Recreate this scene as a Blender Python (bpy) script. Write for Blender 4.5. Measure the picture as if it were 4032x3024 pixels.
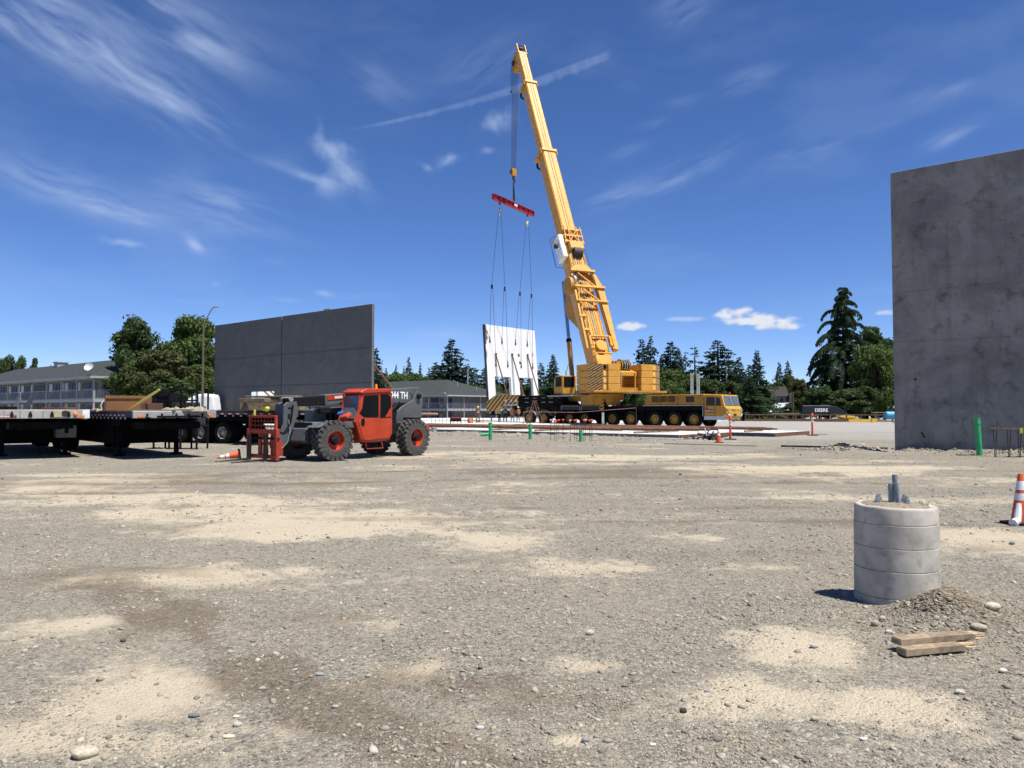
import bpy, bmesh, math, random
import numpy as np
from mathutils import Vector, Matrix, Euler, Quaternion

for o in list(bpy.data.objects):
    bpy.data.objects.remove(o)
SC = bpy.context.scene
COL = SC.collection
R = math.radians
random.seed(7)

# ------------------------------------------------------------------ camera
FPX, EYE, PITCH = 2989.0, 1.6, math.atan(102 / 2989.0)
cam_d = bpy.data.cameras.new("camera")
cam_d.sensor_width = 36
cam_d.lens = 36 * FPX / 4032
cam_d.clip_start = 0.05
cam_d.clip_end = 6000
cam = bpy.data.objects.new("camera", cam_d)
COL.objects.link(cam)
cam.location = (0, 0, EYE)
cam.rotation_euler = (math.pi / 2 + PITCH, 0, 0)
SC.camera = cam
SC.render.resolution_x, SC.render.resolution_y = 1024, 768

# ------------------------------------------------------------------ light
SUN_EL = R(67)
SUN_AZ = math.atan2(0.80, -0.60)          # compass style: x = sin, y = cos
sun_vec = Vector((math.sin(SUN_AZ) * math.cos(SUN_EL), math.cos(SUN_AZ) * math.cos(SUN_EL), math.sin(SUN_EL)))
sl = bpy.data.lights.new("sun", 'SUN')
sl.energy = 5.0
sl.angle = R(0.5)
sl.color = (1.0, 0.955, 0.88)
sun = bpy.data.objects.new("sun", sl)
COL.objects.link(sun)
sun.location = (30, -20, 60)
sun.rotation_euler = sun_vec.to_track_quat('Z', 'Y').to_euler()
SC.view_settings.view_transform = 'Standard'
SC.view_settings.look = 'None'
SC.view_settings.exposure = 0.65
SC.view_settings.gamma = 1.0
SC.view_settings.use_curve_mapping = False


def ray(u, v):
    xc, yc = (u - 2016) / FPX, (1512 - v) / FPX
    return Vector((xc, math.cos(PITCH) - yc * math.sin(PITCH), math.sin(PITCH) + yc * math.cos(PITCH)))


def azel(u, v):
    d = ray(u, v).normalized()
    return math.atan2(d.x, d.y), math.asin(d.z)


# node helper
class NT:
    def __init__(s, tree):
        s.t = tree
        s.t.nodes.clear()

    def n(s, typ, **kw):
        nd = s.t.nodes.new(typ)
        for k, val in kw.items():
            if k == 'i':
                for kk, vv in val.items():
                    sock = nd.inputs[kk]
                    if isinstance(vv, bpy.types.NodeSocket):
                        s.t.links.new(vv, sock)
                    else:
                        sock.default_value = vv
            else:
                setattr(nd, k, val)
        return nd

    def m(s, op, a, b=None, c=None, clamp=False):
        nd = s.t.nodes.new('ShaderNodeMath')
        nd.operation = op
        nd.use_clamp = clamp
        for i, x in enumerate((a, b, c)):
            if x is None:
                continue
            if isinstance(x, bpy.types.NodeSocket):
                s.t.links.new(x, nd.inputs[i])
            else:
                nd.inputs[i].default_value = x
        return nd.outputs[0]

    def mix(s, fac, a, b, blend='MIX'):
        nd = s.t.nodes.new('ShaderNodeMix')
        nd.data_type = 'RGBA'
        nd.blend_type = blend
        nd.clamp_factor = True
        for sock, x in ((nd.inputs[0], fac), (nd.inputs[6], a), (nd.inputs[7], b)):
            if isinstance(x, bpy.types.NodeSocket):
                s.t.links.new(x, sock)
            elif sock.type == 'RGBA':
                sock.default_value = (*x[:3], 1)
            else:
                sock.default_value = x
        return nd.outputs[2]

    def noise(s, vec, scale, detail=4, rough=0.55, dist=0.0, typ=None):
        nd = s.t.nodes.new('ShaderNodeTexNoise')
        nd.inputs['Scale'].default_value = scale
        nd.inputs['Detail'].default_value = detail
        nd.inputs['Roughness'].default_value = rough
        nd.inputs['Distortion'].default_value = dist
        if vec is not None:
            s.t.links.new(vec, nd.inputs['Vector'])
        return nd.outputs['Fac']

    def ramp(s, x, lo, hi, clamp=True, smooth=True):
        nd = s.t.nodes.new('ShaderNodeMapRange')
        nd.clamp = clamp
        nd.interpolation_type = 'SMOOTHSTEP' if smooth else 'LINEAR'
        s.t.links.new(x, nd.inputs[0])
        nd.inputs[1].default_value = lo
        nd.inputs[2].default_value = hi
        return nd.outputs[0]

    def comb(s, x, y, z=0.0):
        nd = s.t.nodes.new('ShaderNodeCombineXYZ')
        for i, q in enumerate((x, y, z)):
            if isinstance(q, bpy.types.NodeSocket):
                s.t.links.new(q, nd.inputs[i])
            else:
                nd.inputs[i].default_value = q
        return nd.outputs[0]

    def link(s, a, b):
        s.t.links.new(a, b)


# ------------------------------------------------------------------ sky
world = bpy.data.worlds.new("World")
SC.world = world
world.use_nodes = True
n = NT(world.node_tree)
sky = n.n('ShaderNodeTexSky', sky_type='NISHITA', sun_disc=False)
sky.sun_elevation = SUN_EL
sky.sun_rotation = SUN_AZ
sky.altitude = 2000
sky.air_density = 0.8
sky.dust_density = 0.0
sky.ozone_density = 3.0
hs = n.n('ShaderNodeHueSaturation', i={'Saturation': 1.15, 'Value': 1.0, 'Color': sky.outputs[0]})
tint = n.mix(1.0, hs.outputs[0], (0.88, 0.87, 1.04), 'MULTIPLY')
bg = n.n('ShaderNodeBackground', i={'Color': tint, 'Strength': 0.090})
wo = n.n('ShaderNodeOutputWorld')
n.link(bg.outputs[0], wo.inputs[0])

# ------------------------------------------------------------------ helpers
def W(u, v, d):
    r = ray(u, v)
    t = d / r.y
    return Vector((r.x * t, d, EYE + r.z * t))


def G(u, v, z=0.0):
    r = ray(u, v)
    t = (z - EYE) / r.z
    return Vector((r.x * t, r.y * t, z))


def ZH(v, d):
    return W(2016, v, d).z


def XH(u, d):
    return W(u, 1614, d).x


E1 = Vector((0.766, -0.643, 0))      # building grid, towards the right and the viewer
E2 = Vector((0.643, 0.766, 0))       # building grid, away to the right
GRID = math.atan2(-0.643, 0.766)

MATS = {}


def mat(name, color, rough=0.6, metal=0.0, var=0.12, scale=6.0, bump=0.0, bscale=40.0, dirt=0.0, dirtcol=(0.16, 0.13, 0.10), spec=0.4, streaks=False, trans=0.0):
    if name in MATS:
        return MATS[name]
    m = bpy.data.materials.new(name)
    m.use_nodes = True
    k = NT(m.node_tree)
    t = k.n('ShaderNodeTexCoord')
    vec = t.outputs['Object']
    c1 = tuple(min(1, c * (1 - var)) for c in color)
    c2 = tuple(min(1, c * (1 + var)) for c in color)
    base = k.mix(k.ramp(k.noise(vec, scale, 6, 0.6), 0.3, 0.7), c1, c2)
    rg = rough
    if dirt > 0:
        dv = vec
        if streaks:
            dv = k.n('ShaderNodeMapping', i={'Vector': vec, 'Scale': (1, 1, 0.12)}).outputs[0]
        d1 = k.ramp(k.noise(dv, scale * 1.7, 8, 0.68, 0.4), 0.62 - 0.22 * dirt, 0.80 - 0.1 * dirt)
        base = k.mix(k.m('MULTIPLY', d1, min(1, 0.35 + dirt * 0.6)), base, dirtcol)
        rg = k.m('ADD', rough, k.m('MULTIPLY', d1, 0.9 - rough if rough < 0.9 else 0.0))
    b = k.n('ShaderNodeBsdfPrincipled', i={'Base Color': base, 'Roughness': rg, 'Metallic': metal})
    b.inputs['Specular IOR Level'].default_value = spec
    if bump > 0:
        bn = k.n('ShaderNodeBump', i={'Height': k.noise(vec, bscale, 5, 0.6), 'Strength': min(1, bump), 'Distance': 0.02})
        k.link(bn.outputs[0], b.inputs['Normal'])
    o = k.n('ShaderNodeOutputMaterial')
    k.link(b.outputs[0], o.inputs[0])
    MATS[name] = m
    return m


def stripe_mat(name, direction, period, ca, cb, duty=0.5, dirt=0.3, origin=0.0):
    """hazard stripes printed on a plate, in the plate's own coordinates"""
    m = bpy.data.materials.new(name)
    m.use_nodes = True
    k = NT(m.node_tree)
    t = k.n('ShaderNodeTexCoord')
    dot = k.n('ShaderNodeVectorMath', operation='DOT_PRODUCT', i={0: t.outputs['Object'], 1: direction})
    fr = k.m('FRACT', k.m('ADD', k.m('DIVIDE', dot.outputs['Value'], period), 50.0 + origin))
    base = k.mix(k.m('GREATER_THAN', fr, duty), ca, cb)
    nz = k.ramp(k.noise(t.outputs['Object'], 5.0, 8, 0.7), 0.5, 0.75)
    base = k.mix(k.m('MULTIPLY', nz, dirt), base, (0.12, 0.085, 0.05))
    b = k.n('ShaderNodeBsdfPrincipled', i={'Base Color': base, 'Roughness': 0.55})
    o = k.n('ShaderNodeOutputMaterial')
    k.link(b.outputs[0], o.inputs[0])
    MATS[name] = m
    return m


class MB:
    def __init__(s):
        s.v, s.f = [], []

    def add(s, vs, fs):
        o = len(s.v)
        s.v += [tuple(p) for p in vs]
        s.f += [tuple(i + o for i in f) for f in fs]
        return s

    def bx(s, x0, x1, y0, y1, z0, z1):
        return s.add([(x0, y0, z0), (x1, y0, z0), (x1, y1, z0), (x0, y1, z0), (x0, y0, z1), (x1, y0, z1), (x1, y1, z1), (x0, y1, z1)],
                     [(0, 3, 2, 1), (4, 5, 6, 7), (0, 1, 5, 4), (1, 2, 6, 5), (2, 3, 7, 6), (3, 0, 4, 7)])

    def box(s, c, size, rot=(0, 0, 0)):
        q = Euler(rot).to_matrix()
        c = Vector(c)
        vs = [c + q @ Vector((sx * size[0] / 2, sy * size[1] / 2, sz * size[2] / 2)) for sz in (-1, 1) for sx, sy in ((-1, -1), (1, -1), (1, 1), (-1, 1))]
        return s.add(vs, [(0, 3, 2, 1), (4, 5, 6, 7), (0, 1, 5, 4), (1, 2, 6, 5), (2, 3, 7, 6), (3, 0, 4, 7)])

    def prism(s, poly, a, b, axis='y'):
        n_ = len(poly)
        f = {'y': lambda p, h: (p[0], h, p[1]), 'z': lambda p, h: (p[0], p[1], h), 'x': lambda p, h: (h, p[0], p[1])}[axis]
        vs = [f(p, a) for p in poly] + [f(p, b) for p in poly]
        fs = [tuple(range(n_))[::-1], tuple(range(n_, 2 * n_))] + [(i, (i + 1) % n_, n_ + (i + 1) % n_, n_ + i) for i in range(n_)]
        return s.add(vs, fs)

    def beam(s, p0, p1, w, h, up=(0, 0, 1)):
        p0, p1 = Vector(p0), Vector(p1)
        d = (p1 - p0).normalized()
        up = Vector(up)
        if abs(d.dot(up)) > 0.98:
            up = Vector((1, 0, 0))
        x = d.cross(up).normalized() * w / 2
        y = x.cross(d).normalized() * h / 2
        vs = [p + sx * x + sy * y for p in (p0, p1) for sx, sy in ((-1, -1), (1, -1), (1, 1), (-1, 1))]
        return s.add(vs, [(0, 3, 2, 1), (4, 5, 6, 7), (0, 1, 5, 4), (1, 2, 6, 5), (2, 3, 7, 6), (3, 0, 4, 7)])

    def tube(s, pts, r, n=8, cap=True):
        pts = [Vector(p) for p in pts]
        rr = r if isinstance(r, (list, tuple)) else [r] * len(pts)
        vs, fs = [], []
        px = None
        for i, p in enumerate(pts):
            d = (pts[min(i + 1, len(pts) - 1)] - pts[max(i - 1, 0)]).normalized()
            if px is None:
                px = d.orthogonal().normalized()
            else:
                px = (px - d * px.dot(d))
                px = px.normalized() if px.length > 1e-6 else d.orthogonal().normalized()
            py = d.cross(px)
            for k in range(n):
                a = 2 * math.pi * k / n
                vs.append(p + (px * math.cos(a) + py * math.sin(a)) * rr[i])
        for i in range(len(pts) - 1):
            for k in range(n):
                fs.append((i * n + k, i * n + (k + 1) % n, (i + 1) * n + (k + 1) % n, (i + 1) * n + k))
        if cap:
            fs.append(tuple(range(n))[::-1])
            fs.append(tuple(range((len(pts) - 1) * n, len(pts) * n)))
        return s.add(vs, fs)

    def cyl(s, p0, p1, r0, r1=None, n=16):
        return s.tube([p0, p1], [r0, r0 if r1 is None else r1], n)

    def lathe(s, prof, c=(0, 0, 0), axis='z', n=24, a0=0, a1=2 * math.pi, cap=True):
        """prof: (radius, height) pairs along the axis"""
        full = abs(a1 - a0 - 2 * math.pi) < 1e-6
        m_ = n if full else n + 1
        vs, fs = [], []
        for r, h in prof:
            for k in range(m_):
                a = a0 + (a1 - a0) * k / n
                p = {'z': (r * math.cos(a), r * math.sin(a), h), 'y': (r * math.cos(a), h, r * math.sin(a)), 'x': (h, r * math.cos(a), r * math.sin(a))}[axis]
                vs.append((p[0] + c[0], p[1] + c[1], p[2] + c[2]))
        for i in range(len(prof) - 1):
            for k in range(n if full else n):
                k2 = (k + 1) % m_
                fs.append((i * m_ + k, i * m_ + k2, (i + 1) * m_ + k2, (i + 1) * m_ + k))
        if cap and prof[0][0] > 1e-5 and full and prof[0] != prof[-1]:
            fs.append(tuple(range(m_))[::-1])
            fs.append(tuple(range((len(prof) - 1) * m_, len(prof) * m_)))
        return s.add(vs, fs)

    def mesh(s, name, recalc=True):
        me = bpy.data.meshes.new(name)
        me.from_pydata([tuple(p) for p in s.v], [], s.f)
        if recalc:
            bm = bmesh.new()
            bm.from_mesh(me)
            bmesh.ops.recalc_face_normals(bm, faces=bm.faces)
            bm.to_mesh(me)
            bm.free()
        return me

    def build(s, name, m, parent=None, bevel=0.0, smooth=True, loc=None, rot=None, ang=35):
        me = s.mesh(name)
        return put(name, me, m, parent, bevel, smooth, loc, rot, ang)


def put(name, me, m=None, parent=None, bevel=0.0, smooth=True, loc=None, rot=None, ang=35):
    if m is not None and not me.materials:
        me.materials.append(m)
    if smooth and len(me.polygons):
        me.polygons.foreach_set('use_smooth', [True] * len(me.polygons))
        me.set_sharp_from_angle(angle=R(ang))
    o = bpy.data.objects.new(name, me)
    COL.objects.link(o)
    if parent is not None:
        o.parent = parent
    if loc is not None:
        o.location = loc
    if rot is not None:
        o.rotation_euler = rot
    if bevel > 0:
        b = o.modifiers.new('bevel', 'BEVEL')
        b.width = bevel
        b.segments = 2
        b.limit_method = 'ANGLE'
        b.angle_limit = R(40)
    return o


def thing(name, label, cat, loc=(0, 0, 0), rotz=0.0, group=None):
    o = bpy.data.objects.new(name, None)
    o.empty_display_size = 0.3
    COL.objects.link(o)
    o.location = loc
    o.rotation_euler = (0, 0, rotz)
    return tag(o, label, cat, group)


def tag(o, label, cat, group=None):
    o['label'] = label
    o['category'] = cat
    if group:
        o['group'] = group
    return o


def struct(o, kind='structure', label=None):
    o['kind'] = kind
    if label:
        o['label'] = label
    return o


def dup(o, parent=None):
    c = o.copy()
    COL.objects.link(c)
    c.parent = parent
    for ch in list(o.children):
        dup(ch, c)
    return c


def text_mesh(name, body, size, m, parent, loc, rot, extrude=0.004, align='CENTER', sx=1.0, bold=0.0):
    cu = bpy.data.curves.new('t', 'FONT')
    cu.body = body
    cu.size = size
    cu.extrude = extrude
    cu.offset = bold
    cu.align_x = align
    cu.align_y = 'CENTER'
    cu.resolution_u = 3
    tmp = bpy.data.objects.new('t', cu)
    COL.objects.link(tmp)
    bpy.context.view_layer.update()
    me = bpy.data.meshes.new_from_object(tmp.evaluated_get(bpy.context.evaluated_depsgraph_get()))
    bpy.data.objects.remove(tmp)
    bpy.data.curves.remove(cu)
    for q in me.vertices:
        q.co.x *= sx
    me.materials.clear()
    return put(name, me, m, parent, 0, False, loc, rot)


def vnoise(x, y, seed=0):
    xi, yi = np.floor(x).astype(np.int64), np.floor(y).astype(np.int64)
    xf, yf = x - xi, y - yi
    xf, yf = xf * xf * (3 - 2 * xf), yf * yf * (3 - 2 * yf)

    def h(a, b):
        q = (a * 374761393 + b * 668265263 + seed * 1442695041) & 0x7fffffff
        q = ((q ^ (q >> 13)) * 1274126177) & 0x7fffffff
        return ((q ^ (q >> 16)) & 0xffff) / 65535.0
    a, b, c, d = h(xi, yi), h(xi + 1, yi), h(xi, yi + 1), h(xi + 1, yi + 1)
    return (a * (1 - xf) + b * xf) * (1 - yf) + (c * (1 - xf) + d * xf) * yf


def fbm(x, y, seed=0, octv=4):
    s, a, t = 0.0, 0.5, 0.0
    for i in range(octv):
        s = s + a * vnoise(x * 2 ** i, y * 2 ** i, seed + i * 17)
        t += a
        a *= 0.55
    return s / t
# ------------------------------------------------------------------ clouds: one dome of ice cloud, contrail and small cumulus
def np_mesh(name, verts, faces, smooth=True):
    me = bpy.data.meshes.new(name)
    k = faces.shape[1]
    me.vertices.add(len(verts))
    me.vertices.foreach_set('co', np.ascontiguousarray(verts, dtype=np.float32).ravel())
    me.loops.add(faces.size)
    me.loops.foreach_set('vertex_index', np.ascontiguousarray(faces, dtype=np.int32).ravel())
    me.polygons.add(len(faces))
    me.polygons.foreach_set('loop_start', np.arange(0, faces.size, k, dtype=np.int32))
    me.update(calc_edges=True)
    if smooth:
        me.polygons.foreach_set('use_smooth', np.ones(len(faces), dtype=bool))
    return me


def fattr(me, name, data):
    a = me.attributes.new(name, 'FLOAT', 'POINT')
    a.data.foreach_set('value', np.ascontiguousarray(data, dtype=np.float32))


def axis_pts(spec):
    out = []
    for a, b, k in spec:
        out += list(np.linspace(a, b, k, endpoint=False))
    out.append(spec[-1][1])
    return np.array(out)


def sstep(x, lo, hi):
    t = np.clip((x - lo) / (hi - lo), 0, 1)
    return t * t * (3 - 2 * t)


azs = axis_pts([(-180, -40, 60), (-40, 40, 720), (40, 180, 60)]) * math.pi / 180
els = axis_pts([(-3, 0, 4), (0, 34, 330), (34, 89.5, 45)]) * math.pi / 180
A_, E_ = np.meshgrid(azs, els)
A_, E_ = A_.ravel(), E_.ravel()
wa = A_ + 0.012 * (fbm(A_ * 9, E_ * 9, 201, 4) - .5) * 2
we = E_ + 0.012 * (fbm(A_ * 9, E_ * 9, 211, 4) - .5) * 2


def rot_field(cx, cy, ang, a=None, e=None):
    a = A_ if a is None else a
    e = E_ if e is None else e
    dx, dy = (a - cx) * math.cos(cy), e - cy
    return dx * math.cos(ang) + dy * math.sin(ang), dy * math.cos(ang) - dx * math.sin(ang)


# u, v, half length px, half height px, fall of the streaks to the right (deg), strength, fibrous?
cirrus = [
    (150, 90, 330, 110, 25, 1.0, 1), (430, 230, 400, 95, 30, .85, 1), (640, 60, 330, 100, 24, .75, 1), (700, 400, 170, 60, 28, .6, 1), (820, 220, 110, 60, 28, .35, 1),
    (300, 760, 360, 75, 14, .62, 1), (430, 820, 180, 40, 14, .85, 1), (870, 810, 190, 95, 14, .62, 1), (490, 960, 75, 18, 8, .75, 0),
    (770, 965, 45, 26, 35, .8, 0), (900, 1020, 80, 15, 5, .55, 1), (1100, 1025, 75, 16, -8, .4, 1),
    (1310, 570, 80, 75, 60, .8, 0), (1370, 680, 95, 80, 50, .7, 0), (1200, 690, 160, 18, 18, .6, 1), (1280, 720, 60, 60, 60, .5, 0), (1955, 470, 45, 62, 60, .75, 0), (1790, 625, 60, 30, -28, .85, 0), (1690, 660, 40, 16, 20, .5, 0), (1920, 592, 30, 16, -10, .5, 0),
    (1280, 1155, 42, 13, 10, .6, 0), (1440, 1170, 100, 12, -6, .4, 1), (700, 1180, 140, 12, 3, .35, 1), (850, 1120, 40, 22, 20, .35, 0), (1120, 1180, 60, 10, 5, .35, 1),
    (2400, 775, 150, 42, -20, .42, 1), (2680, 690, 190, 45, -26, .45, 1), (3160, 610, 130, 42, -12, .48, 1), (3400, 510, 150, 40, -12, .25, 1), (2950, 310, 100, 35, -14, .40, 1),
    (2690, 30, 100, 70, -25, .40, 1), (3740, 545, 85, 28, -16, .48, 1), (3640, 380, 70, 25, -15, .3, 1), (2560, 510, 75, 26, -15, .32, 1), (1900, 250, 200, 90, -30, .22, 1), (1500, 330, 130, 80, 32, .30, 1), (2700, 405, 70, 25, -5, .22, 1),
    (1750, 1310, 130, 24, 3, .35, 1), (2470, 600, 70, 25, -20, .25, 1), (3760, 350, 60, 22, -20, .25, 1),
]
DEN = np.zeros_like(A_)
for kk, (u, v, hw, hh, sl_, st, fib) in enumerate(cirrus):
    cx, cy = azel(u, v)
    sc_ = math.cos(cx) ** 2
    a_, b_ = rot_field(cx, cy, R(-sl_) * .9)
    ra, rb = hw / FPX * math.sqrt(sc_), hh / FPX * math.sqrt(sc_)
    mk = np.exp(-((a_ / ra) ** 2 + (b_ / rb) ** 2) * 1.1)
    sel = mk > .01
    if not sel.any():
        continue
    aw, bw = rot_field(cx, cy, R(-sl_) * .9, wa[sel], we[sel])
    if fib:
        tx = fbm(aw * 8 + kk * 3.1, bw * 44 + kk * 7.7, 300 + kk, 6) * .62 + fbm(aw * 26 + kk, bw * 150, 330 + kk, 5) * .38
        q = sstep(tx, .30, .74)
    else:
        tx = fbm(aw * 24 + kk * 3.1, bw * 42 + kk * 7.7, 300 + kk, 6)
        q = sstep(tx + mk[sel] * .22, .45, .85)
    DEN[sel] += mk[sel] * q * st * .62
DEN += 0.07 * sstep(fbm(wa * 5 + 3, we * 16, 401, 5), .48, .8)
# contrail with ragged lower edge
(a0, e0), (a1, e1_) = azel(1395, 508), azel(2412, 214)
LC = math.hypot((a1 - a0) * math.cos(e0), e1_ - e0)
ca_, cb_ = rot_field(a0, e0, math.atan2(e1_ - e0, (a1 - a0) * math.cos(e0)))
cb_ = cb_ + ca_ * (LC - ca_) * .10
wid = .0020 + .0078 * np.clip(ca_ / LC, 0, 1) * (1 - .35 * sstep(ca_, LC * .8, LC))
tooth = vnoise(ca_ * 190, ca_ * 0 + .5, 9) * .6 + fbm(ca_ * 120, cb_ * 160, 19, 3) * .6
up = 1 - sstep(cb_, wid * .55, wid * .95)
dn = sstep(cb_, -wid * (.55 + .9 * (tooth - .35)), -wid * (.05 + .5 * (tooth - .35)))
DEN += up * dn * sstep(ca_, -.01, .05) * (1 - sstep(ca_, LC * .97, LC)) * (.05 + .14 * tooth)
DEN = np.clip(DEN, 0, .8)
# cumulus near the horizon
CUM = np.zeros_like(A_)
SHD = np.zeros_like(A_)
bil = fbm(A_ * 70, E_ * 110, 501, 5)
for u, v, hw, hh, st in ((2905, 1238, 95, 30, 1), (2985, 1262, 165, 30, 1), (3060, 1288, 110, 22, 1), (2490, 1287, 70, 22, .95), (2700, 1258, 80, 14, .5), (2660, 1262, 30, 8, .4), (3500, 1232, 45, 14, .7), (3125, 1478, 28, 26, .7), (1255, 1158, 20, 7, .3)):
    cx, cy = azel(u, v)
    a_, b_ = (A_ - cx) * FPX / math.cos(cx) ** 2 / hw * math.cos(cx), (E_ - cy) * FPX / hh
    b2 = np.where(b_ < 0, b_ * 1.5, b_)
    e_ = 1 - (np.abs(a_) ** 2.2 + np.abs(b2) ** 2)
    q = sstep(e_ * .9 + (bil - .5) * 1.7, .0, .9) * st
    CUM = np.maximum(CUM, q * (e_ > -1.2))
    SHD = np.maximum(SHD, np.where(q > .02, sstep(b_ + (bil - .5) * 2.4, -1.1, .35), 0))
rad = 2600.0
dv = np.stack([np.sin(A_) * np.cos(E_) * rad, np.cos(A_) * np.cos(E_) * rad, np.sin(E_) * rad + EYE], -1)
na, ne = len(azs), len(els)
vi = np.arange(na * ne).reshape(ne, na)
dq = np.stack([vi[:-1, :-1], vi[:-1, 1:], vi[1:, 1:], vi[1:, :-1]], -1).reshape(-1, 4)
dq = dq[((DEN + CUM)[dq].max(1) > .004)]          # keep only where there is cloud
dme = np_mesh('sky', dv, dq)
fattr(dme, 'ice', DEN)
fattr(dme, 'cumulus', CUM)
fattr(dme, 'top', SHD)
cm = bpy.data.materials.new('cloud')
cm.use_nodes = True
k = NT(cm.node_tree)
ice = k.n('ShaderNodeAttribute', attribute_name='ice').outputs['Fac']
cu_ = k.n('ShaderNodeAttribute', attribute_name='cumulus').outputs['Fac']
tp = k.n('ShaderNodeAttribute', attribute_name='top').outputs['Fac']
ccol = k.mix(cu_, (.50, .62, .86), k.mix(tp, (.50, .54, .62), (.80, .81, .84)))
em = k.n('ShaderNodeEmission', i={'Color': ccol, 'Strength': 0.68})
tr = k.n('ShaderNodeBsdfTransparent')
mxs = k.n('ShaderNodeMixShader', i={0: k.m('MAXIMUM', ice, k.m('MULTIPLY', cu_, .9)), 1: tr.outputs[0], 2: em.outputs[0]})
k.link(mxs.outputs[0], k.n('ShaderNodeOutputMaterial').inputs[0])
skyo = put('sky', dme, cm, smooth=False)
struct(skyo, label='thin cirrus streaks, a contrail and small white clouds')
# ------------------------------------------------------------------ ground
PIER = Vector((3.165, 6.3, 0))


def patch_field(x, y, plist):
    s = np.zeros_like(x)
    wx = (fbm(x * 1.1, y * 1.1, 5, 4) - 0.5) * 0.9
    wy = (fbm(x * 1.1, y * 1.1, 25, 4) - 0.5) * 0.9
    for u, v, ru, rv, a in plist:
        c = G(u, v)
        rx, ry = ru / FPX * c.y, rv * c.y * c.y / (FPX * EYE)
        s = s + a * np.exp(-(((x + wx * rx - c.x) / rx) ** 2 + ((y + wy * ry - c.y) / ry) ** 2))
    return s


SAND = [(529, 2716, 330, 120, 1.0), (292, 2452, 210, 34, .8), (600, 1965, 420, 40, .6), (900, 2005, 330, 40, .6), (1300, 2060, 300, 42, .7), (1900, 2130, 260, 42, .7),
        (2350, 2215, 230, 42, .7), (1604, 2643, 170, 80, .7), (2279, 2607, 160, 45, .7), (2826, 2734, 330, 100, .9), (3100, 2552, 300, 90, .9), (3555, 2790, 300, 80, .7),
        (3830, 2115, 280, 55, .7), (3010, 2224, 230, 26, .6), (2735, 2124, 220, 22, .5), (1460, 2460, 200, 70, .55), (875, 2250, 330, 55, .55), (2260, 2910, 90, 18, .9),
        (250, 1900, 500, 40, .55), (1500, 1790, 600, 20, .3), (2500, 1800, 700, 24, .5), (3300, 1850, 600, 34, .55), (3000, 1940, 500, 24, .35), (3700, 1990, 350, 20, .4), (400, 2930, 400, 60, .4), (1000, 2100, 260, 40, .4)]
BROWN = [(3600, 2440, 230, 60, 1.0), (3850, 2520, 200, 60, .8), (693, 2425, 130, 55, .9), (966, 2625, 150, 60, .9), (1250, 2780, 190, 70, .8), (1604, 2917, 260, 80, .8), (150, 2780, 200, 110, .5), (1200, 1880, 700, 22, .5), (2300, 1860, 500, 18, .5),
         (3500, 2060, 420, 24, .4), (600, 2080, 500, 26, .35), (1500, 3000, 300, 60, .5), (2000, 3000, 300, 60, .5)]


def sand_at(x, y):
    s = patch_field(x, y, SAND)
    s = s * (0.45 + 1.1 * fbm(x * 0.9, y * 0.9, 3, 5)) + (fbm(x * 0.35, y * 0.8, 11, 5) - 0.50) * 1.3
    return np.clip(s, 0, 1)


def brown_at(x, y):
    s = patch_field(x, y, BROWN)
    pts_ = [G(u_, v_) for u_, v_ in ((380, 2290), (640, 2390), (800, 2500), (966, 2625), (1250, 2780), (1604, 2917), (2100, 3040))]
    best = np.full(x.shape, 9.0)
    wob = (fbm(x * 2.2, y * 2.2, 131, 5) - .5) * .9
    for a_, b_ in zip(pts_[:-1], pts_[1:]):
        ex_, ey_ = b_.x - a_.x, b_.y - a_.y
        t_ = np.clip(((x - a_.x) * ex_ + (y - a_.y) * ey_) / (ex_ * ex_ + ey_ * ey_), 0, 1)
        best = np.minimum(best, np.hypot(x - a_.x - ex_ * t_, y - a_.y - ey_ * t_))
    s = s + .8 * np.exp(-((best + wob) / .22) ** 2) + .35 * np.exp(-((best - .75 + wob) / .2) ** 2)
    for k_, (c0, sl_, q_) in enumerate(((15.8, .10, .6), (17.6, .10, .6), (11.0, -.05, .45), (12.3, -.05, .45), (20.5, .16, .5), (22.3, .16, .5), (8.2, .12, .3))):
        dd = y - c0 - sl_ * x - (fbm(x * .2, x * 0 + k_ // 2, 71, 3) - .5) * 1.6
        s = s + q_ * np.exp(-(dd / .22) ** 2) * (0.4 + 1.2 * vnoise(x * 7, y * 2, 77))
    return np.clip(s * (0.3 + 1.4 * fbm(x * 1.3, y * 1.3, 31, 4)) + (fbm(x * 0.25, y * 0.6, 41, 5) - 0.53) * 1.5, 0, 1)


def mound_at(x, y):
    px, py = PIER.x, PIER.y
    m = 0.19 * np.exp(-(((x - px - 0.10) / 0.30) ** 2 + ((y - py + 0.46) / 0.33) ** 2))
    m = m + 0.07 * np.exp(-(((x - px - 0.45) / 0.45) ** 2 + ((y - py + 0.55) / 0.4) ** 2))
    m = m + 0.05 * np.exp(-(((x - px + 0.5) / 0.4) ** 2 + ((y - py) / 0.35) ** 2))
    m = m + 0.09 * np.exp(-(((x - 7.4) / 0.7) ** 2 + ((y - 9.6) / 0.45) ** 2)) * 0.7
    return m


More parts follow.
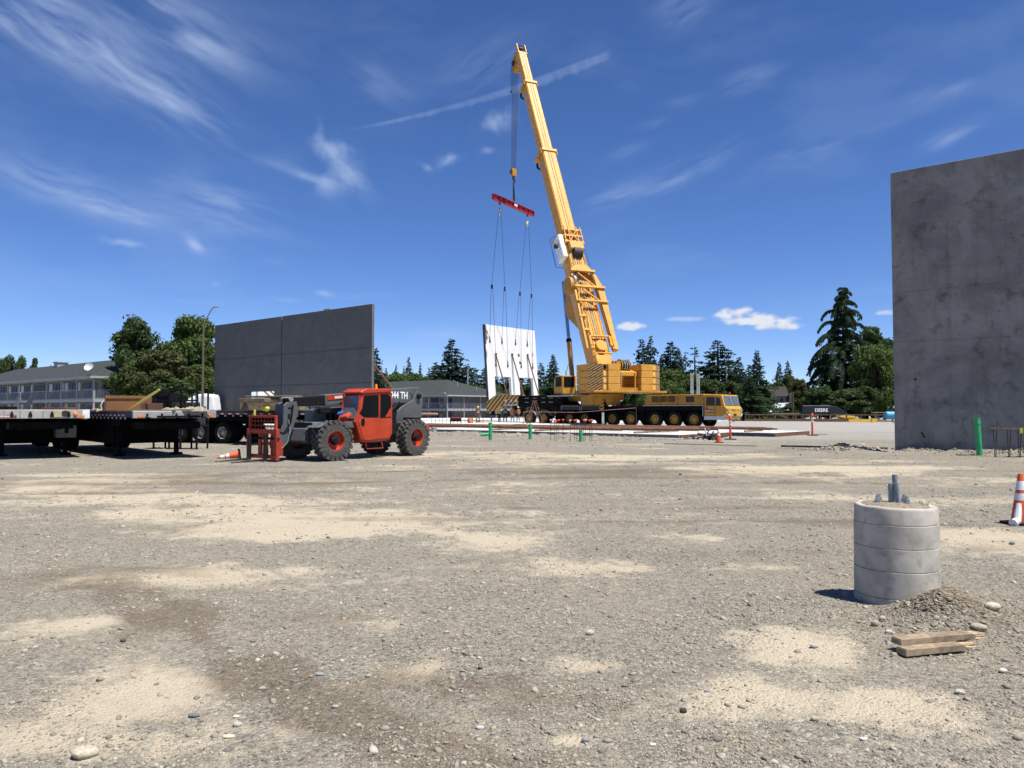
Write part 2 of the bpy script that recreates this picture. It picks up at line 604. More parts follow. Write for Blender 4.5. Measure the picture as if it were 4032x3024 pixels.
def gz(x, y):
    x, y = np.asarray(x, float), np.asarray(y, float)
    near = np.clip((60 - np.hypot(x, y)) / 40, 0, 1)
    z = (fbm(x * 0.5, y * 0.5, 51, 3) - 0.5) * 0.07 * near
    z = z + (fbm(x * 3.1, y * 3.1, 61, 4) - 0.5) * 0.035 * np.clip((22 - np.hypot(x, y)) / 12, 0, 1)
    # wheel ruts running past the machines
    for k, (c0, sl) in enumerate(((15.8, 0.10), (17.6, 0.10), (11.0, -0.05))):
        dd = y - c0 - sl * x - (fbm(x * 0.2, x * 0 + k, 71, 3) - 0.5) * 1.2
        z = z - 0.03 * np.exp(-(dd / 0.35) ** 2) + 0.015 * np.exp(-((dd - 0.7) / 0.3) ** 2)
    hold = np.clip((np.hypot(x - PIER.x, y - PIER.y) - 0.5) / 0.8, 0.25, 1)
    z = z * hold * np.clip((30 - y) / 8, 0.0, 1)
    # berms of loose soil: beside the slab edge, at the foot of the wall panel, beside the sewer pipes
    m = mound_at(x, y)
    fr = 0.6 + 0.8 * fbm(x * 2.2, y * 2.2, 81, 4)
    t = (x - 9.2) * E1.x + (y - 41.8) * E1.y
    q = (x - 9.2) * E2.x + (y - 41.8) * E2.y
    m = m + 0.16 * np.exp(-((q + 3.2) / 1.1) ** 2) * np.clip((-t + 2) / 4, 0, 1) * np.clip((t + 30) / 5, 0, 1) * fr * fr
    wx, wy = x - 14.67, y - 29.0
    t2, q2 = wx * E1.x + wy * E1.y, wx * E2.x + wy * E2.y
    m = m + 0.17 * np.exp(-((q2 + 0.35) / 0.5) ** 2) * np.clip((t2 + .3) / 0.7, 0, 1) * fr * fr
    m = m + 0.22 * np.exp(-(((x - 13.4) / 0.9) ** 2 + ((y - 30.3) / 0.7) ** 2)) * fr * fr
    return z + m * fr


xs = axis_pts([(-3000, -200, 8), (-200, -60, 14), (-60, -20, 40), (-20, -8, 60), (-8, 8, 250), (8, 20, 60), (20, 60, 40), (60, 200, 14), (200, 3000, 8)])
ys = axis_pts([(-400, -20, 6), (-20, 2, 12), (2, 5, 70), (5, 9, 75), (9, 16, 70), (16, 34, 90), (34, 60, 70), (60, 120, 30), (120, 300, 12), (300, 4000, 10)])
XX, YY = np.meshgrid(xs, ys)
fx, fy = XX.ravel(), YY.ravel()
fz = gz(fx, fy)
nx, ny = len(xs), len(ys)
vid = np.arange(nx * ny).reshape(ny, nx)
quads = np.stack([vid[:-1, :-1], vid[:-1, 1:], vid[1:, 1:], vid[1:, :-1]], -1).reshape(-1, 4)


gme = np_mesh('ground', np.stack([fx, fy, fz], -1), quads)
fattr(gme, 'sand', sand_at(fx, fy))
fattr(gme, 'brown', brown_at(fx, fy))
tq = (fx - 9.2) * E1.x + (fy - 41.8) * E1.y
qq = (fx - 9.2) * E2.x + (fy - 41.8) * E2.y
pale = np.exp(-((qq + 1.4) / 1.0) ** 2) * np.clip((4 - tq) / 3, 0, 1) * 1.1 + np.clip((fy - 36 - 0.02 * fx) / 6, 0, 1) * np.clip((fx - 6) / 5, 0, 1) * .55 + np.clip((fy - 55) / 10, 0, 1) * .8
fattr(gme, 'pale', np.clip(pale, 0, 1))

gm = bpy.data.materials.new('site_ground')
gm.use_nodes = True
k = NT(gm.node_tree)
geo = k.n('ShaderNodeNewGeometry')
pos = geo.outputs['Position']


def att(name):
    return k.n('ShaderNodeAttribute', attribute_name=name).outputs['Fac']


n_med = k.noise(pos, 5.0, 7, 0.66)
n_fine = k.noise(pos, 38.0, 6, 0.7)
n_gran = k.noise(pos, 140.0, 4, 0.7)
n_big = k.noise(pos, 0.45, 5, 0.6)
vor = k.n('ShaderNodeTexVoronoi', feature='F1', i={'Vector': pos, 'Scale': 42.0, 'Randomness': 1.0})
vor2 = k.n('ShaderNodeTexVoronoi', feature='F1', i={'Vector': pos, 'Scale': 95.0, 'Randomness': 1.0})
n_low = k.noise(pos, 1.7, 8, 0.7)
sand_f = k.ramp(k.m('ADD', k.m('ADD', att('sand'), k.m('MULTIPLY', k.m('SUBTRACT', n_low, 0.5), 1.3)), k.m('MULTIPLY', k.m('SUBTRACT', n_med, 0.5), 1.3)), 0.10, 0.62)
brown_f = k.ramp(k.m('ADD', att('brown'), k.m('MULTIPLY', k.m('SUBTRACT', n_med, 0.5), 0.9)), 0.15, 0.85)
pale_f = k.ramp(k.m('ADD', att('pale'), k.m('MULTIPLY', k.m('SUBTRACT', n_med, 0.5), 0.7)), 0.2, 0.8)
grit_v = k.n('ShaderNodeSeparateColor', i={0: vor.outputs['Color']})
grit = k.mix(grit_v.outputs[0], (0.132, 0.122, 0.096), (0.345, 0.322, 0.258))
grit = k.mix(k.ramp(grit_v.outputs[1], 0.9, 0.97), grit, (0.46, 0.44, 0.39))
grit = k.mix(k.ramp(grit_v.outputs[2], 0.86, 0.95), grit, (0.075, 0.075, 0.075))
tan = k.mix(n_fine, (0.235, 0.199, 0.147), (0.43, 0.372, 0.285))
base = k.mix(k.ramp(n_fine, 0.32, 0.54), tan, grit)
gv2 = k.n('ShaderNodeSeparateColor', i={0: vor2.outputs['Color']})
base = k.mix(k.m('MULTIPLY', k.ramp(gv2.outputs[0], 0.72, 0.9), 0.55), base, (0.085, 0.08, 0.068))
base = k.mix(k.m('MULTIPLY', k.ramp(gv2.outputs[1], 0.84, 0.96), 0.5), base, (0.45, 0.43, 0.38))
base = k.mix(k.m('MULTIPLY', k.ramp(n_big, 0.35, 0.65), 0.28), base, tan)
sandc = k.mix(n_fine, (0.46, 0.39, 0.28), (0.63, 0.545, 0.41))
speck = k.ramp(k.m('MULTIPLY', grit_v.outputs[0], n_fine), 0.50, 0.60)
sandc = k.mix(k.m('MULTIPLY', speck, 0.6), sandc, (0.22, 0.20, 0.165))
base = k.mix(k.m('MULTIPLY', sand_f, 0.84), base, sandc)
brc = k.mix(n_fine, (0.11, 0.087, 0.063), (0.25, 0.21, 0.163))
base = k.mix(k.m('MULTIPLY', brown_f, 0.25), base, brc)
base = k.mix(k.m('MULTIPLY', brown_f, 0.62), base, (0.60, 0.525, 0.45), 'MULTIPLY')
pc = k.mix(grit_v.outputs[1], (0.27, 0.265, 0.25), (0.44, 0.43, 0.40))
base = k.mix(k.m('MULTIPLY', pale_f, 0.8), base, pc)
base = k.mix(k.m('MULTIPLY', k.ramp(n_gran, 0.3, 0.7), 0.25), base, k.mix(0.0, (0.1, 0.09, 0.075), (0, 0, 0)))
gb = k.n('ShaderNodeBsdfPrincipled', i={'Base Color': base, 'Roughness': 0.95})
gb.inputs['Specular IOR Level'].default_value = 0.12
peb = k.m('SUBTRACT', 1.0, k.m('MULTIPLY', vor.outputs['Distance'], 30.0), clamp=True)
hgt = k.m('ADD', k.m('MULTIPLY', n_med, 0.9), k.m('ADD', k.m('MULTIPLY', n_fine, 0.9), k.m('MULTIPLY', k.m('SUBTRACT', 1.0, vor.outputs['Distance']), 0.8)))
hgt = k.m('ADD', hgt, k.m('MULTIPLY', k.m('SUBTRACT', 1.0, vor2.outputs['Distance']), 0.4))
bmp = k.n('ShaderNodeBump', i={'Height': hgt, 'Strength': 0.7, 'Distance': 0.03})
k.link(bmp.outputs[0], gb.inputs['Normal'])
ko = k.n('ShaderNodeOutputMaterial')
k.link(gb.outputs[0], ko.inputs[0])
ground = put('ground', gme, gm, smooth=False)
gme.polygons.foreach_set('use_smooth', np.ones(len(gme.polygons), dtype=bool))
struct(ground)

# loose gravel: real stones, coloured one by one
rng = np.random.default_rng(11)
t = (1 + 5 ** .5) / 2
ico = np.array([(-1, t, 0), (1, t, 0), (-1, -t, 0), (1, -t, 0), (0, -1, t), (0, 1, t), (0, -1, -t), (0, 1, -t), (t, 0, -1), (t, 0, 1), (-t, 0, -1), (-t, 0, 1)]) / math.sqrt(1 + t * t)
icf = np.array([(0, 11, 5), (0, 5, 1), (0, 1, 7), (0, 7, 10), (0, 10, 11), (1, 5, 9), (5, 11, 4), (11, 10, 2), (10, 7, 6), (7, 1, 8), (3, 9, 4), (3, 4, 2), (3, 2, 6), (3, 6, 8), (3, 8, 9), (4, 9, 5), (2, 4, 11), (6, 2, 10), (8, 6, 7), (9, 8, 1)])
PAL = np.array([(.30, .29, .27), (.24, .235, .22), (.36, .345, .31), (.19, .19, .185), (.27, .23, .18), (.38, .36, .32), (.13, .13, .135), (.34, .29, .22), (.22, .235, .23), (.44, .42, .38), (.30, .285, .24), (.26, .24, .21), (.20, .185, .16), (.28, .25, .2)])


def stones(name, x, y, r, label, sink=0.42, zadd=0.0, mul=(1, 1, 1)):
    N = len(x)
    sc = np.stack([r * rng.uniform(.75, 1.5, N), r * rng.uniform(.7, 1.2, N), r * rng.uniform(.4, .8, N)], -1)
    a = rng.uniform(0, 2 * np.pi, N)
    v = ico[None] * sc[:, None, :] * (1 + rng.uniform(-.22, .22, (N, 12, 1)))
    tl = rng.normal(0, .25, N)
    v[..., 2] += v[..., 0] * tl[:, None]
    ca, sa = np.cos(a)[:, None], np.sin(a)[:, None]
    vx = v[..., 0] * ca - v[..., 1] * sa
    vy = v[..., 0] * sa + v[..., 1] * ca
    z = gz(x, y) + zadd
    P = np.stack([vx + x[:, None], vy + y[:, None], v[..., 2] + (z + sc[:, 2] * (1 - 2 * sink))[:, None]], -1).reshape(-1, 3)
    F = (icf[None] + (np.arange(N) * 12)[:, None, None]).reshape(-1, 3)
    me = np_mesh(name, P, F, smooth=False)
    c = PAL[rng.integers(0, len(PAL), N)] * rng.uniform(.8, 1.2, (N, 1)) * np.array(mul) * np.array((.88, .845, .785))
    c = np.repeat(np.concatenate([c, np.ones((N, 1))], 1), 12, 0)
    at = me.color_attributes.new('tint', 'FLOAT_COLOR', 'POINT')
    at.data.foreach_set('color', c.astype(np.float32).ravel())
    o = put(name, me, MATS['stone'], smooth=False)
    o['label'] = label
    return struct(o, 'stuff')


sm = bpy.data.materials.new('stone')
sm.use_nodes = True
k = NT(sm.node_tree)
ac = k.n('ShaderNodeAttribute', attribute_name='tint')
tcx = k.n('ShaderNodeTexCoord')
cc = k.mix(k.m('MULTIPLY', k.noise(tcx.outputs['Object'], 60, 4, .6), 0.5), ac.outputs['Color'], (0.33, 0.285, 0.21))
sb = k.n('ShaderNodeBsdfPrincipled', i={'Base Color': cc, 'Roughness': 0.85})
sb.inputs['Specular IOR Level'].default_value = 0.25
ko = k.n('ShaderNodeOutputMaterial')
k.link(sb.outputs[0], ko.inputs[0])
MATS['stone'] = sm

# near field: density follows the bare gravel, sparse on the sand
def scatter(nn, d0, d1, rmin, rmax, pw, keep=0.12):
    d = d0 * (d1 / d0) ** rng.uniform(0, 1, nn)
    x = rng.uniform(-.86, .86, nn) * d
    p = 1 - (1 - keep) * sand_at(x, d) ** 0.7
    p = p * (0.10 + 3.2 * np.clip(fbm(x * 1.9, d * 1.9, 91, 5) - 0.36, 0, 1)) * (1 - 0.25 * brown_at(x, d))
    ok = (rng.uniform(0, 1, nn) < p) & (np.hypot(x - PIER.x, d - PIER.y) > 0.34)
    x, d = x[ok], d[ok]
    r = rmin * (1 - rng.uniform(0, 1, len(x)) * (1 - (rmin / rmax) ** pw)) ** (-1 / pw)
    r = r * (0.75 + 0.04 * d)
    return x, d, r


xa, ya, ra = scatter(260000, 2.9, 15, 0.0036, 0.028, 2.6)
stones('gravel', xa, ya, ra, 'loose grey and brown gravel scattered over the foreground dirt')
xa, ya, ra = scatter(9000, 11, 40, 0.010, 0.035, 2.8)
stones('gravel', xa, ya, ra, 'sparse pebbles on the dirt further out by the machines')
# stones in the soil heap around the pier
N = 2600
aa, rr = rng.uniform(0, 2 * np.pi, N), np.abs(rng.normal(0, 1, N))
xa, ya = PIER.x + 0.12 + 0.55 * rr * np.cos(aa), PIER.y - 0.55 + 0.36 * rr * np.sin(aa)
ok = np.hypot(xa - PIER.x, ya - PIER.y) > 0.36
xa, ya = xa[ok], ya[ok]
stones('soil_stones', xa, ya, 0.005 * (1 - rng.uniform(0, .985, len(xa))) ** (-0.36), 'stones and clods heaped at the foot of the concrete pier', mul=(.66, .57, .45))
# crushed rock beside the slab and heaps of rubble
N = 5000
t_ = rng.uniform(-34, 1, N)
q_ = -rng.gamma(2.0, 0.8, N) - 0.15
xa, ya = 9.2 + E1.x * t_ + E2.x * q_, 41.8 + E1.y * t_ + E2.y * q_
stones('crushed_rock', xa, ya, rng.uniform(.015, .058, N), 'crushed pale rock and clods strewn along the slab edge', .3)
N = 420
xa, ya = 13.3 + rng.normal(0, .75, N), 30.3 + rng.normal(0, .35, N)
stones('rubble', xa, ya, rng.uniform(.02, .09, N), 'small heap of broken grey rubble beside the tall wall panel')
N = 700
t_ = rng.uniform(0, 8, N)
q_ = -np.abs(rng.normal(0, .45, N)) - .05
xa, ya = 14.67 + E1.x * t_ + E2.x * q_, 29 + E1.y * t_ + E2.y * q_
stones('wall_foot_stones', xa, ya, rng.uniform(.012, .05, N), 'clods and stones along the foot of the tall wall panel')

# individual cobbles
_bm = bmesh.new()
bmesh.ops.create_icosphere(_bm, subdivisions=3, radius=1)
cob_v = np.array([q.co[:] for q in _bm.verts])
cob_f = np.array([[q.index for q in f.verts] for f in _bm.faces])
_bm.free()


def cobble(u, v, w, colr, label, seed, flat=0.6, z=None, yaw=0.3, grp=None, xyz=None):
    p = Vector(xyz) if xyz else G(u, v)
    r = w / FPX * p.y / 2 if not xyz else w / 2
    rg = np.random.default_rng(seed)
    vv = cob_v.copy()
    o1 = rg.uniform(0, 50, 3)
    d = 1 + 0.35 * (fbm(vv[:, 0] * .9 + o1[0], vv[:, 1] * .9 + vv[:, 2] * .7 + o1[1], seed, 3) - .5) + 0.1 * (fbm(vv[:, 0] * 4 + o1[2], vv[:, 2] * 4 + vv[:, 1] * 3, seed + 3, 3) - .5)
    vv = vv * d[:, None] * np.array([r, r * rg.uniform(.6, .8), r * flat])
    me = np_mesh('cobble', vv, cob_f)
    m = mat('cobble%02d' % seed, colr, 0.8, var=.22, scale=3 / r, bump=.3, bscale=9 / r, dirt=.35, dirtcol=(.34, .29, .21))
    zz = float(gz(p.x, p.y)) if z is None else z
    o = put('cobble', me, m, None, loc=(p.x, p.y, zz + r * flat * .62), rot=(0.05, 0.1, yaw))
    return tag(o, label, 'rock', grp)


cobble(335, 2962, 95, (.42, .37, .28), 'pale tan cobble with a shadowed underside in the left dirt', 1, .5, yaw=.5)
cobble(762, 2806, 42, (.13, .14, .16), 'blue grey flat cobble at the rim of the sandy patch', 2, .45)
cobble(935, 2842, 36, (.38, .36, .31), 'rounded pale grey cobble beside a chalky stone', 3, .6)
cobble(900, 2886, 46, (.48, .43, .33), 'flat chalky stone lying beside a rounded grey cobble', 4, .25)
cobble(930, 2806, 26, (.5, .47, .38), 'small cream stone next to the dark soil streak', 5, .5)
cobble(485, 2522, 22, (.07, .07, .07), 'black clod on bare dirt near the sand tongue', 6, .7)
cobble(2322, 2504, 36, (.42, .38, .31), 'white cobble alone in dark gravel', 7, .7)
cobble(2306, 2912, 36, (.22, .22, .21), 'grey round cobble sitting on a yellow sand spot', 8, .7)
cobble(2690, 2800, 30, (.03, .03, .03), 'black rock at the lower tip of the pale patch', 9, .7)
cobble(3210, 2826, 38, (.34, .30, .23), 'tan round cobble in gravel below the sandy area', 10, .6)
cobble(2570, 2934, 30, (.48, .45, .38), 'cream flat pebble near the bottom gravel', 11, .5)
cobble(2785, 2715, 26, (.25, .25, .24), 'grey oblong stone on the pale patch', 12, .5)
cobble(3205, 2545, 34, (.36, .35, .33), 'light grey stone wedge on sand left of the lumber', 13, .6)
cobble(3910, 2465, 62, (.44, .39, .30), 'large cream cobble on the soil to the right of the pier', 14, .55, yaw=.2)
cobble(3855, 2508, 58, (.36, .31, .24), 'brown rounded cobble behind the splintered lumber', 15, .5, yaw=-.4)
cobble(3447, 2465, 34, (.32, .28, .22), 'tan cobble on the left flank of the soil heap', 16, .8)
cobble(3475, 2452, 28, (.36, .33, .27), 'pale cobble perched at the heap beside a tan cobble', 17, .8)
cobble(3500, 2492, 34, (.40, .36, .29), 'pale oval cobble at the bottom of the soil heap', 18, .6)
cobble(3985, 2142, 26, (.2, .21, .23), 'blue grey cobble on dirt below the traffic cone', 19, .7)
cobble(3742, 2364, 34, (.22, .19, .15), 'dark brown cobble to the right of the pier', 20, .6)
cobble(3400, 2900, 34, (.5, .48, .44), 'white flat stone in the lower right gravel', 21, .4)
cobble(3780, 2720, 44, (.40, .37, .31), 'pale stone below the lumber pieces', 22, .5)
cobble(3950, 2640, 40, (.46, .44, .38), 'whitish stone at the right margin of the soil', 23, .5)
cobble(1320, 2780, 30, (.28, .27, .25), 'grey stone in dark soil at the middle foreground', 24, .5)
cobble(1260, 2645, 34, (.24, .25, .26), 'slate grey flat stone beside pebbles in the dark soil', 25, .45)
cobble(1890, 2856, 34, (.40, .39, .35), 'light grey stone in the bottom gravel', 26, .5)

# ------------------------------------------------------------------ concrete pier
M_conc = mat('concrete_pier', (.42, .392, .335), .85, var=.2, scale=4.5, bump=.07, bscale=45, dirt=.6, dirtcol=(.24, .22, .185))
M_steel = mat('galvanised', (.33, .36, .39), .45, .6, var=.15, scale=20)
pier = thing('concrete_pier', 'round grey concrete light pole base with anchor bolts and conduits', 'concrete pier', PIER)
prof = [(0.0, -.3), (.322, -.3)]
zz = -.3
for zr in (.105, .32, .50, .685):
    prof += [(.315 + .006 * (1 - zr), zr - .006), (.311, zr - .002), (.311, zr + .001), (.3135 + .006 * (1 - zr), zr + .004)]
prof += [(.313, .80), (.310, .815), (.300, .822), (.268, .818), (.255, .812), (0.0, .812)]
b = MB().lathe(prof, n=72)
for i, q in enumerate(b.v):
    a = math.atan2(q[1], q[0])
    rad = math.hypot(q[0], q[1])
    if rad > .2:
        wob = .002 * math.sin(a * 3 + q[2] * 5)
        if .79 <= q[2]:
            wob -= max(0, .03 * math.sin(a * 9.0 + 1) * math.sin(a * 23) * math.sin(4 * a))
        tilt = .018 * (q[0]) if q[2] > .7 else 0
        b.v[i] = (q[0] * (1 + wob), q[1] * (1 + wob), q[2] - tilt + .002 * math.sin(a * 7) * (q[2] > .7))
b.build('concrete_column', M_conc, pier, ang=50)
tb = MB()
nn_ = 40
rings = [(.27, .806), (.245, .826), (.2, .834), (.1, .838), (.0, .84)]
tb.lathe(rings, n=nn_)
for i, q in enumerate(tb.v):
    tb.v[i] = (q[0], q[1], q[2] + .012 * (fbm(np.array([q[0] * 14]), np.array([q[1] * 14]), 4)[0] - .5) * 2 - .018 * q[0])
tb.build('soil_cap', mat('soil', (.225, .19, .14), .95, var=.3, scale=30, bump=.6, bscale=60), pier)
for bxx, byy in ((-.135, .02), (-.085, .10), (.065, -.06), (.105, .06)):
    b = MB().cyl((bxx, byy, .83), (bxx, byy, .842), .033, n=20).cyl((bxx, byy, .843), (bxx, byy, .868), .024, n=6).cyl((bxx, byy, .868), (bxx, byy, .895), .0135, n=12)
    b.build('anchor_bolt', M_steel, pier, ang=30)
M_pvc = mat('grey_pvc', (.20, .235, .265), .5, var=.1, scale=15, dirt=.25, dirtcol=(.3, .27, .22))
for (x0, y0, x1, y1, h) in ((-.035, .0, -.035, 0, .99), (.012, -.03, -.008, -.035, 1.0), (.025, .06, .03, .075, 1.06)):
    MB().lathe([(.019, 0), (.019, h - .82 - .05), (.0215, h - .82 - .05), (.0215, h - .82), (.017, h - .82), (.017, h - .86)], n=16).build('conduit', M_pvc, pier, loc=(x0, y0, .82), rot=(0, (x1 - x0) / .2, 0))
cobble(0, 0, .085, (.33, .29, .22), 'tan cobble resting on top of the concrete pier', 31, .62, xyz=(PIER.x + .225, PIER.y - .02, 0), z=.812)
cobble(0, 0, .035, (.36, .33, .27), 'pebble beside the cobble on the pier top', 32, .7, xyz=(PIER.x + .19, PIER.y - .10, 0), z=.822)
cb = MB().tube([(3.52, 6.35, .02), (3.62, 6.28, .06), (3.70, 6.2, .05), (3.74, 6.14, -.03)], .022, 10)
tag(cb.build('conduit_stub', M_pvc), 'short bent grey conduit stub in the soil behind the pier', 'pipe')

# splintered lumber
M_wood = mat('weathered_lumber', (.25, .19, .125), .8, var=.35, scale=14, bump=.12, bscale=60, dirt=.3, dirtcol=(.17, .12, .08))
M_split = mat('fresh_split_wood', (.55, .41, .22), .8, var=.2, scale=30)
for kk, (u0, v0, u1, v1, zz, hh, lab) in enumerate(((3528, 2562, 3846, 2533, .052, .042, 'upper piece of weathered lumber lying on another with its end split'), (3548, 2578, 3852, 2550, .010, .046, 'lower piece of weathered lumber on the soil with a splintered end'))):
    p0, p1 = G(u0, v0), G(u1, v1)
    d = (p1 - p0)
    lum = thing('lumber', lab, 'lumber', (p0.x, p0.y, float(gz(p0.x, p0.y)) + zz), math.atan2(d.y, d.x))
    Ln = d.length * (0.93 if kk == 0 else .78)
    b = MB()
    m_ = 14
    for i in range(m_ + 1):
        pass
    b.prism([(0, -.0), (Ln * .97, .004), (Ln, .010), (Ln * .98, .022), (Ln, .03), (Ln * .95, hh), (0.01, hh), (0, hh * .55)], -.045, .045, 'y')
    b.build('board', M_wood, lum, bevel=.003)
    rs = random.Random(3 + kk)
    for q in range(9):
        y_, z_ = rs.uniform(-.035, .035), rs.uniform(.006, hh - .006)
        l_ = rs.uniform(.03, .12) * (1 if kk == 0 else 1.4)
        MB().add([(Ln * .93, y_ - .006, z_ - .005), (Ln * .93, y_ + .006, z_ - .004), (Ln * .93, y_, z_ + .007), (Ln + l_, y_ + rs.uniform(-.012, .012), z_ + rs.uniform(-.008, .01))], [(0, 1, 3), (1, 2, 3), (2, 0, 3), (0, 2, 1)]).build('splinter', M_split, lum, smooth=False)

# ------------------------------------------------------------------ tilt-up wall panels
def wall_mat(name, ca, cb, stain):
    m = bpy.data.materials.new(name)
    m.use_nodes = True
    k = NT(m.node_tree)
    t = k.n('ShaderNodeTexCoord').outputs['Object']
    n1, n2, n3 = k.noise(t, .55, 8, .66, .6), k.noise(t, 1.5, 9, .72, .3), k.noise(t, 14, 6, .65)
    base = k.mix(k.ramp(n1, .3, .7), ca, cb)
    base = k.mix(k.m('MULTIPLY', k.ramp(n2, .50, .70), .75), base, stain)
    base = k.mix(k.m('MULTIPLY', k.ramp(n3, .5, .8), .3), base, tuple(q * .6 for q in stain))
    vs = k.n('ShaderNodeMapping', i={'Vector': t, 'Scale': (2.2, 2.2, .12)})
    base = k.mix(k.m('MULTIPLY', k.ramp(k.noise(vs.outputs[0], 2.0, 6, .6), .5, .75), .28), base, tuple(q * .8 for q in stain))
    b = k.n('ShaderNodeBsdfPrincipled', i={'Base Color': base, 'Roughness': .8})
    bp = k.n('ShaderNodeBump', i={'Height': k.m('ADD', n3, n2), 'Strength': .15, 'Distance': .02})
    k.link(bp.outputs[0], b.inputs['Normal'])
    o = k.n('ShaderNodeOutputMaterial')
    k.link(b.outputs[0], o.inputs[0])
    MATS[name] = m
    return m


M_wallA = wall_mat('tilt_up_concrete', (.155, .153, .145), (.285, .276, .252), (.062, .063, .064))
M_wallB = wall_mat('tilt_up_concrete_blue', (.092, .093, .097), (.116, .117, .118), (.066, .068, .073))
# right panel: local x along E1, y along E2 (back), face at y = 0
rw = thing('wall_panel', 'tall bare concrete wall panel with mottled grey face, rising behind the pier', 'wall panel', (14.62, 29.05, 0), GRID)
HW = 10.75
for z0, z1 in ((-.3, 4.18), (4.195, 6.10), (6.115, HW)):
    MB().bx(0, 9.5, 0, .24, z0, z1).build('concrete_face', M_wallA, rw, bevel=.012)
MB().bx(.02, 9.48, .012, .22, -.2, HW - .05).build('joint_backing', M_wallA, rw)
for (x_, z_) in ((.75, 2.75), (.95, .72), (1.0, .62), (3.45, .95)):
    MB().box((x_, -.004, z_), (.10, .02, .07), (0, .5, 0)).build('form_pocket', mat('pocket_dark', (.03, .03, .03), .9), rw)
# left pair of panels
lw0 = Vector((-12.1, 65.4, 0))
panels = [('smooth dark grey wall panel with reveal joints, its bright end edge beside the telehandler boom', 0, 13.6), ('smooth dark grey wall panel with a low opening behind the timber stack', 13.74, 26.4)]
ZB = [(-.2, 3.96), (4.10, 6.98), (7.13, 10.78)]
for kk, (lab, ta, tb_) in enumerate(panels):
    w = thing('wall_panel', lab, 'wall panel', lw0 - E1 * ta, GRID)
    Lw = tb_ - ta
    M_ = M_wallB
    for zi, (z0, z1) in enumerate(ZB):
        if zi == 0 and kk == 1:
            o0, o1 = 14.9 - ta, 19.4 - ta
            MB().bx(-o0, 0, 0, .26, z0, z1).build('concrete_face', M_, w, bevel=.015)
            MB().bx(-Lw, -o1, 0, .26, z0, z1).build('concrete_face', M_, w, bevel=.015)
            MB().bx(-o1 + .002, -o0 - .002, 0.003, .258, 3.45, z1).build('opening_lintel', M_, w)
        else:
            MB().bx(-Lw, 0, 0, .26, z0, z1).build('concrete_face', M_, w, bevel=.015)
    for z0, z1 in ((ZB[0][1], ZB[1][0]), (ZB[1][1], ZB[2][0])):
        MB().bx(-Lw, 0, .03, .258, z0 - .02, z1 + .02).build('reveal_joint', mat('reveal_dark', (.10, .10, .11), .9), w)
    if kk == 0:
        for q in (-6.5, -6.8, -6.2):
            MB().box((q, .13, 10.83), (.35, .2, .12)).build('top_clod', M_wallA, w)
# bright panel seen through the opening, with its props
bp = thing('wall_panel', 'sunlit white wall panel seen through the opening in the dark panel', 'wall panel', lw0 - E1 * 24.5 + E2 * 8.0, GRID + R(90))
MB().bx(-4, 5, -.13, .13, 0, 5.2).build('concrete_face', mat('white_panel', (.80, .80, .78), .8, var=.05, scale=.8, dirt=.12, dirtcol=(.55, .53, .5)), bp)
M_rust = mat('rusty_steel', (.155, .075, .045), .85, .2, var=.3, scale=5, bump=.2, bscale=30, dirt=.4, dirtcol=(.07, .04, .03))
for kk, tt in enumerate((15.6, 17.0, 18.1)):
    a = lw0 - E1 * tt + E2 * .4 + Vector((0, 0, 3.9))
    c = lw0 - E1 * (tt - 1.4) + E2 * 4.6
    tag(MB().cyl(a, c, .08, n=10).build('panel_brace', M_rust), 'brown steel brace slanting behind the wall opening', 'brace', 'braces behind the wall opening')
a = lw0 - E1 * .9 + E2 * .3 + Vector((0, 0, 6.2))
tag(MB().cyl(a, lw0 + E1 * 1.2 + E2 * 4.9 + Vector((0, 0, 0)), .1, n=12).build('panel_brace', M_rust), 'brown steel brace leaning on the back of the panel end beside the telehandler beacon', 'brace')

# ------------------------------------------------------------------ slabs
M_slab = mat('slab_concrete', (.52, .51, .485), .85, var=.1, scale=.8, bump=.1, bscale=20, dirt=.2, dirtcol=(.38, .37, .34))
M_slabside = mat('slab_edge', (.085, .088, .09), .85, var=.2, scale=2, bump=.2, bscale=20)  # slab concrete darkened for the side, shade held in the colour
P0 = Vector((9.2, 41.8, 0))
sA = MB().bx(-46, 0, 0, 6.55, -.3, .23).build('concrete_slab', M_slab, loc=P0, rot=(0, 0, GRID))
struct(sA, label='long pale concrete slab along the dirt, strewn with rusty pipes')
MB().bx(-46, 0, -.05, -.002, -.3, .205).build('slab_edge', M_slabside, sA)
MB().bx(-46, .3, -.45, -.052, -.3, .045).build('footing_ledge', M_slab, sA)
for i in range(3):
    MB().bx(.002, .06, i * 2.15 + .02, i * 2.15 + 2.12, -.2, .22).build('edge_form', M_rust, sA)
sB = MB().bx(-40, 2.75, 6.56, 12.5, -.3, .232).build('concrete_slab', M_slab, loc=P0, rot=(0, 0, GRID))
struct(sB, label='concrete slab strip with rusty edge form ending near the orange posts')
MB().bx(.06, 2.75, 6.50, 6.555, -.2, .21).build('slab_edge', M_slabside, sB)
for i in range(3):
    MB().bx(2.752, 2.81, 6.56 + i * 2.0, 6.56 + i * 2.0 + 1.97, -.2, .222).build('edge_form', M_rust, sB)
sC = MB().bx(-75, -24, 14, 60, -.3, .2).build('concrete_slab', M_slab, loc=P0, rot=(0, 0, GRID))
struct(sC, label='wide building floor slab behind the crane tail where the workers stand')
far = MB().bx(-4, 60, 62, 66, -.3, .12).build('concrete_slab', M_slab, loc=P0, rot=(0, 0, GRID))
struct(far, label='low concrete strip in front of the far wooden railing')
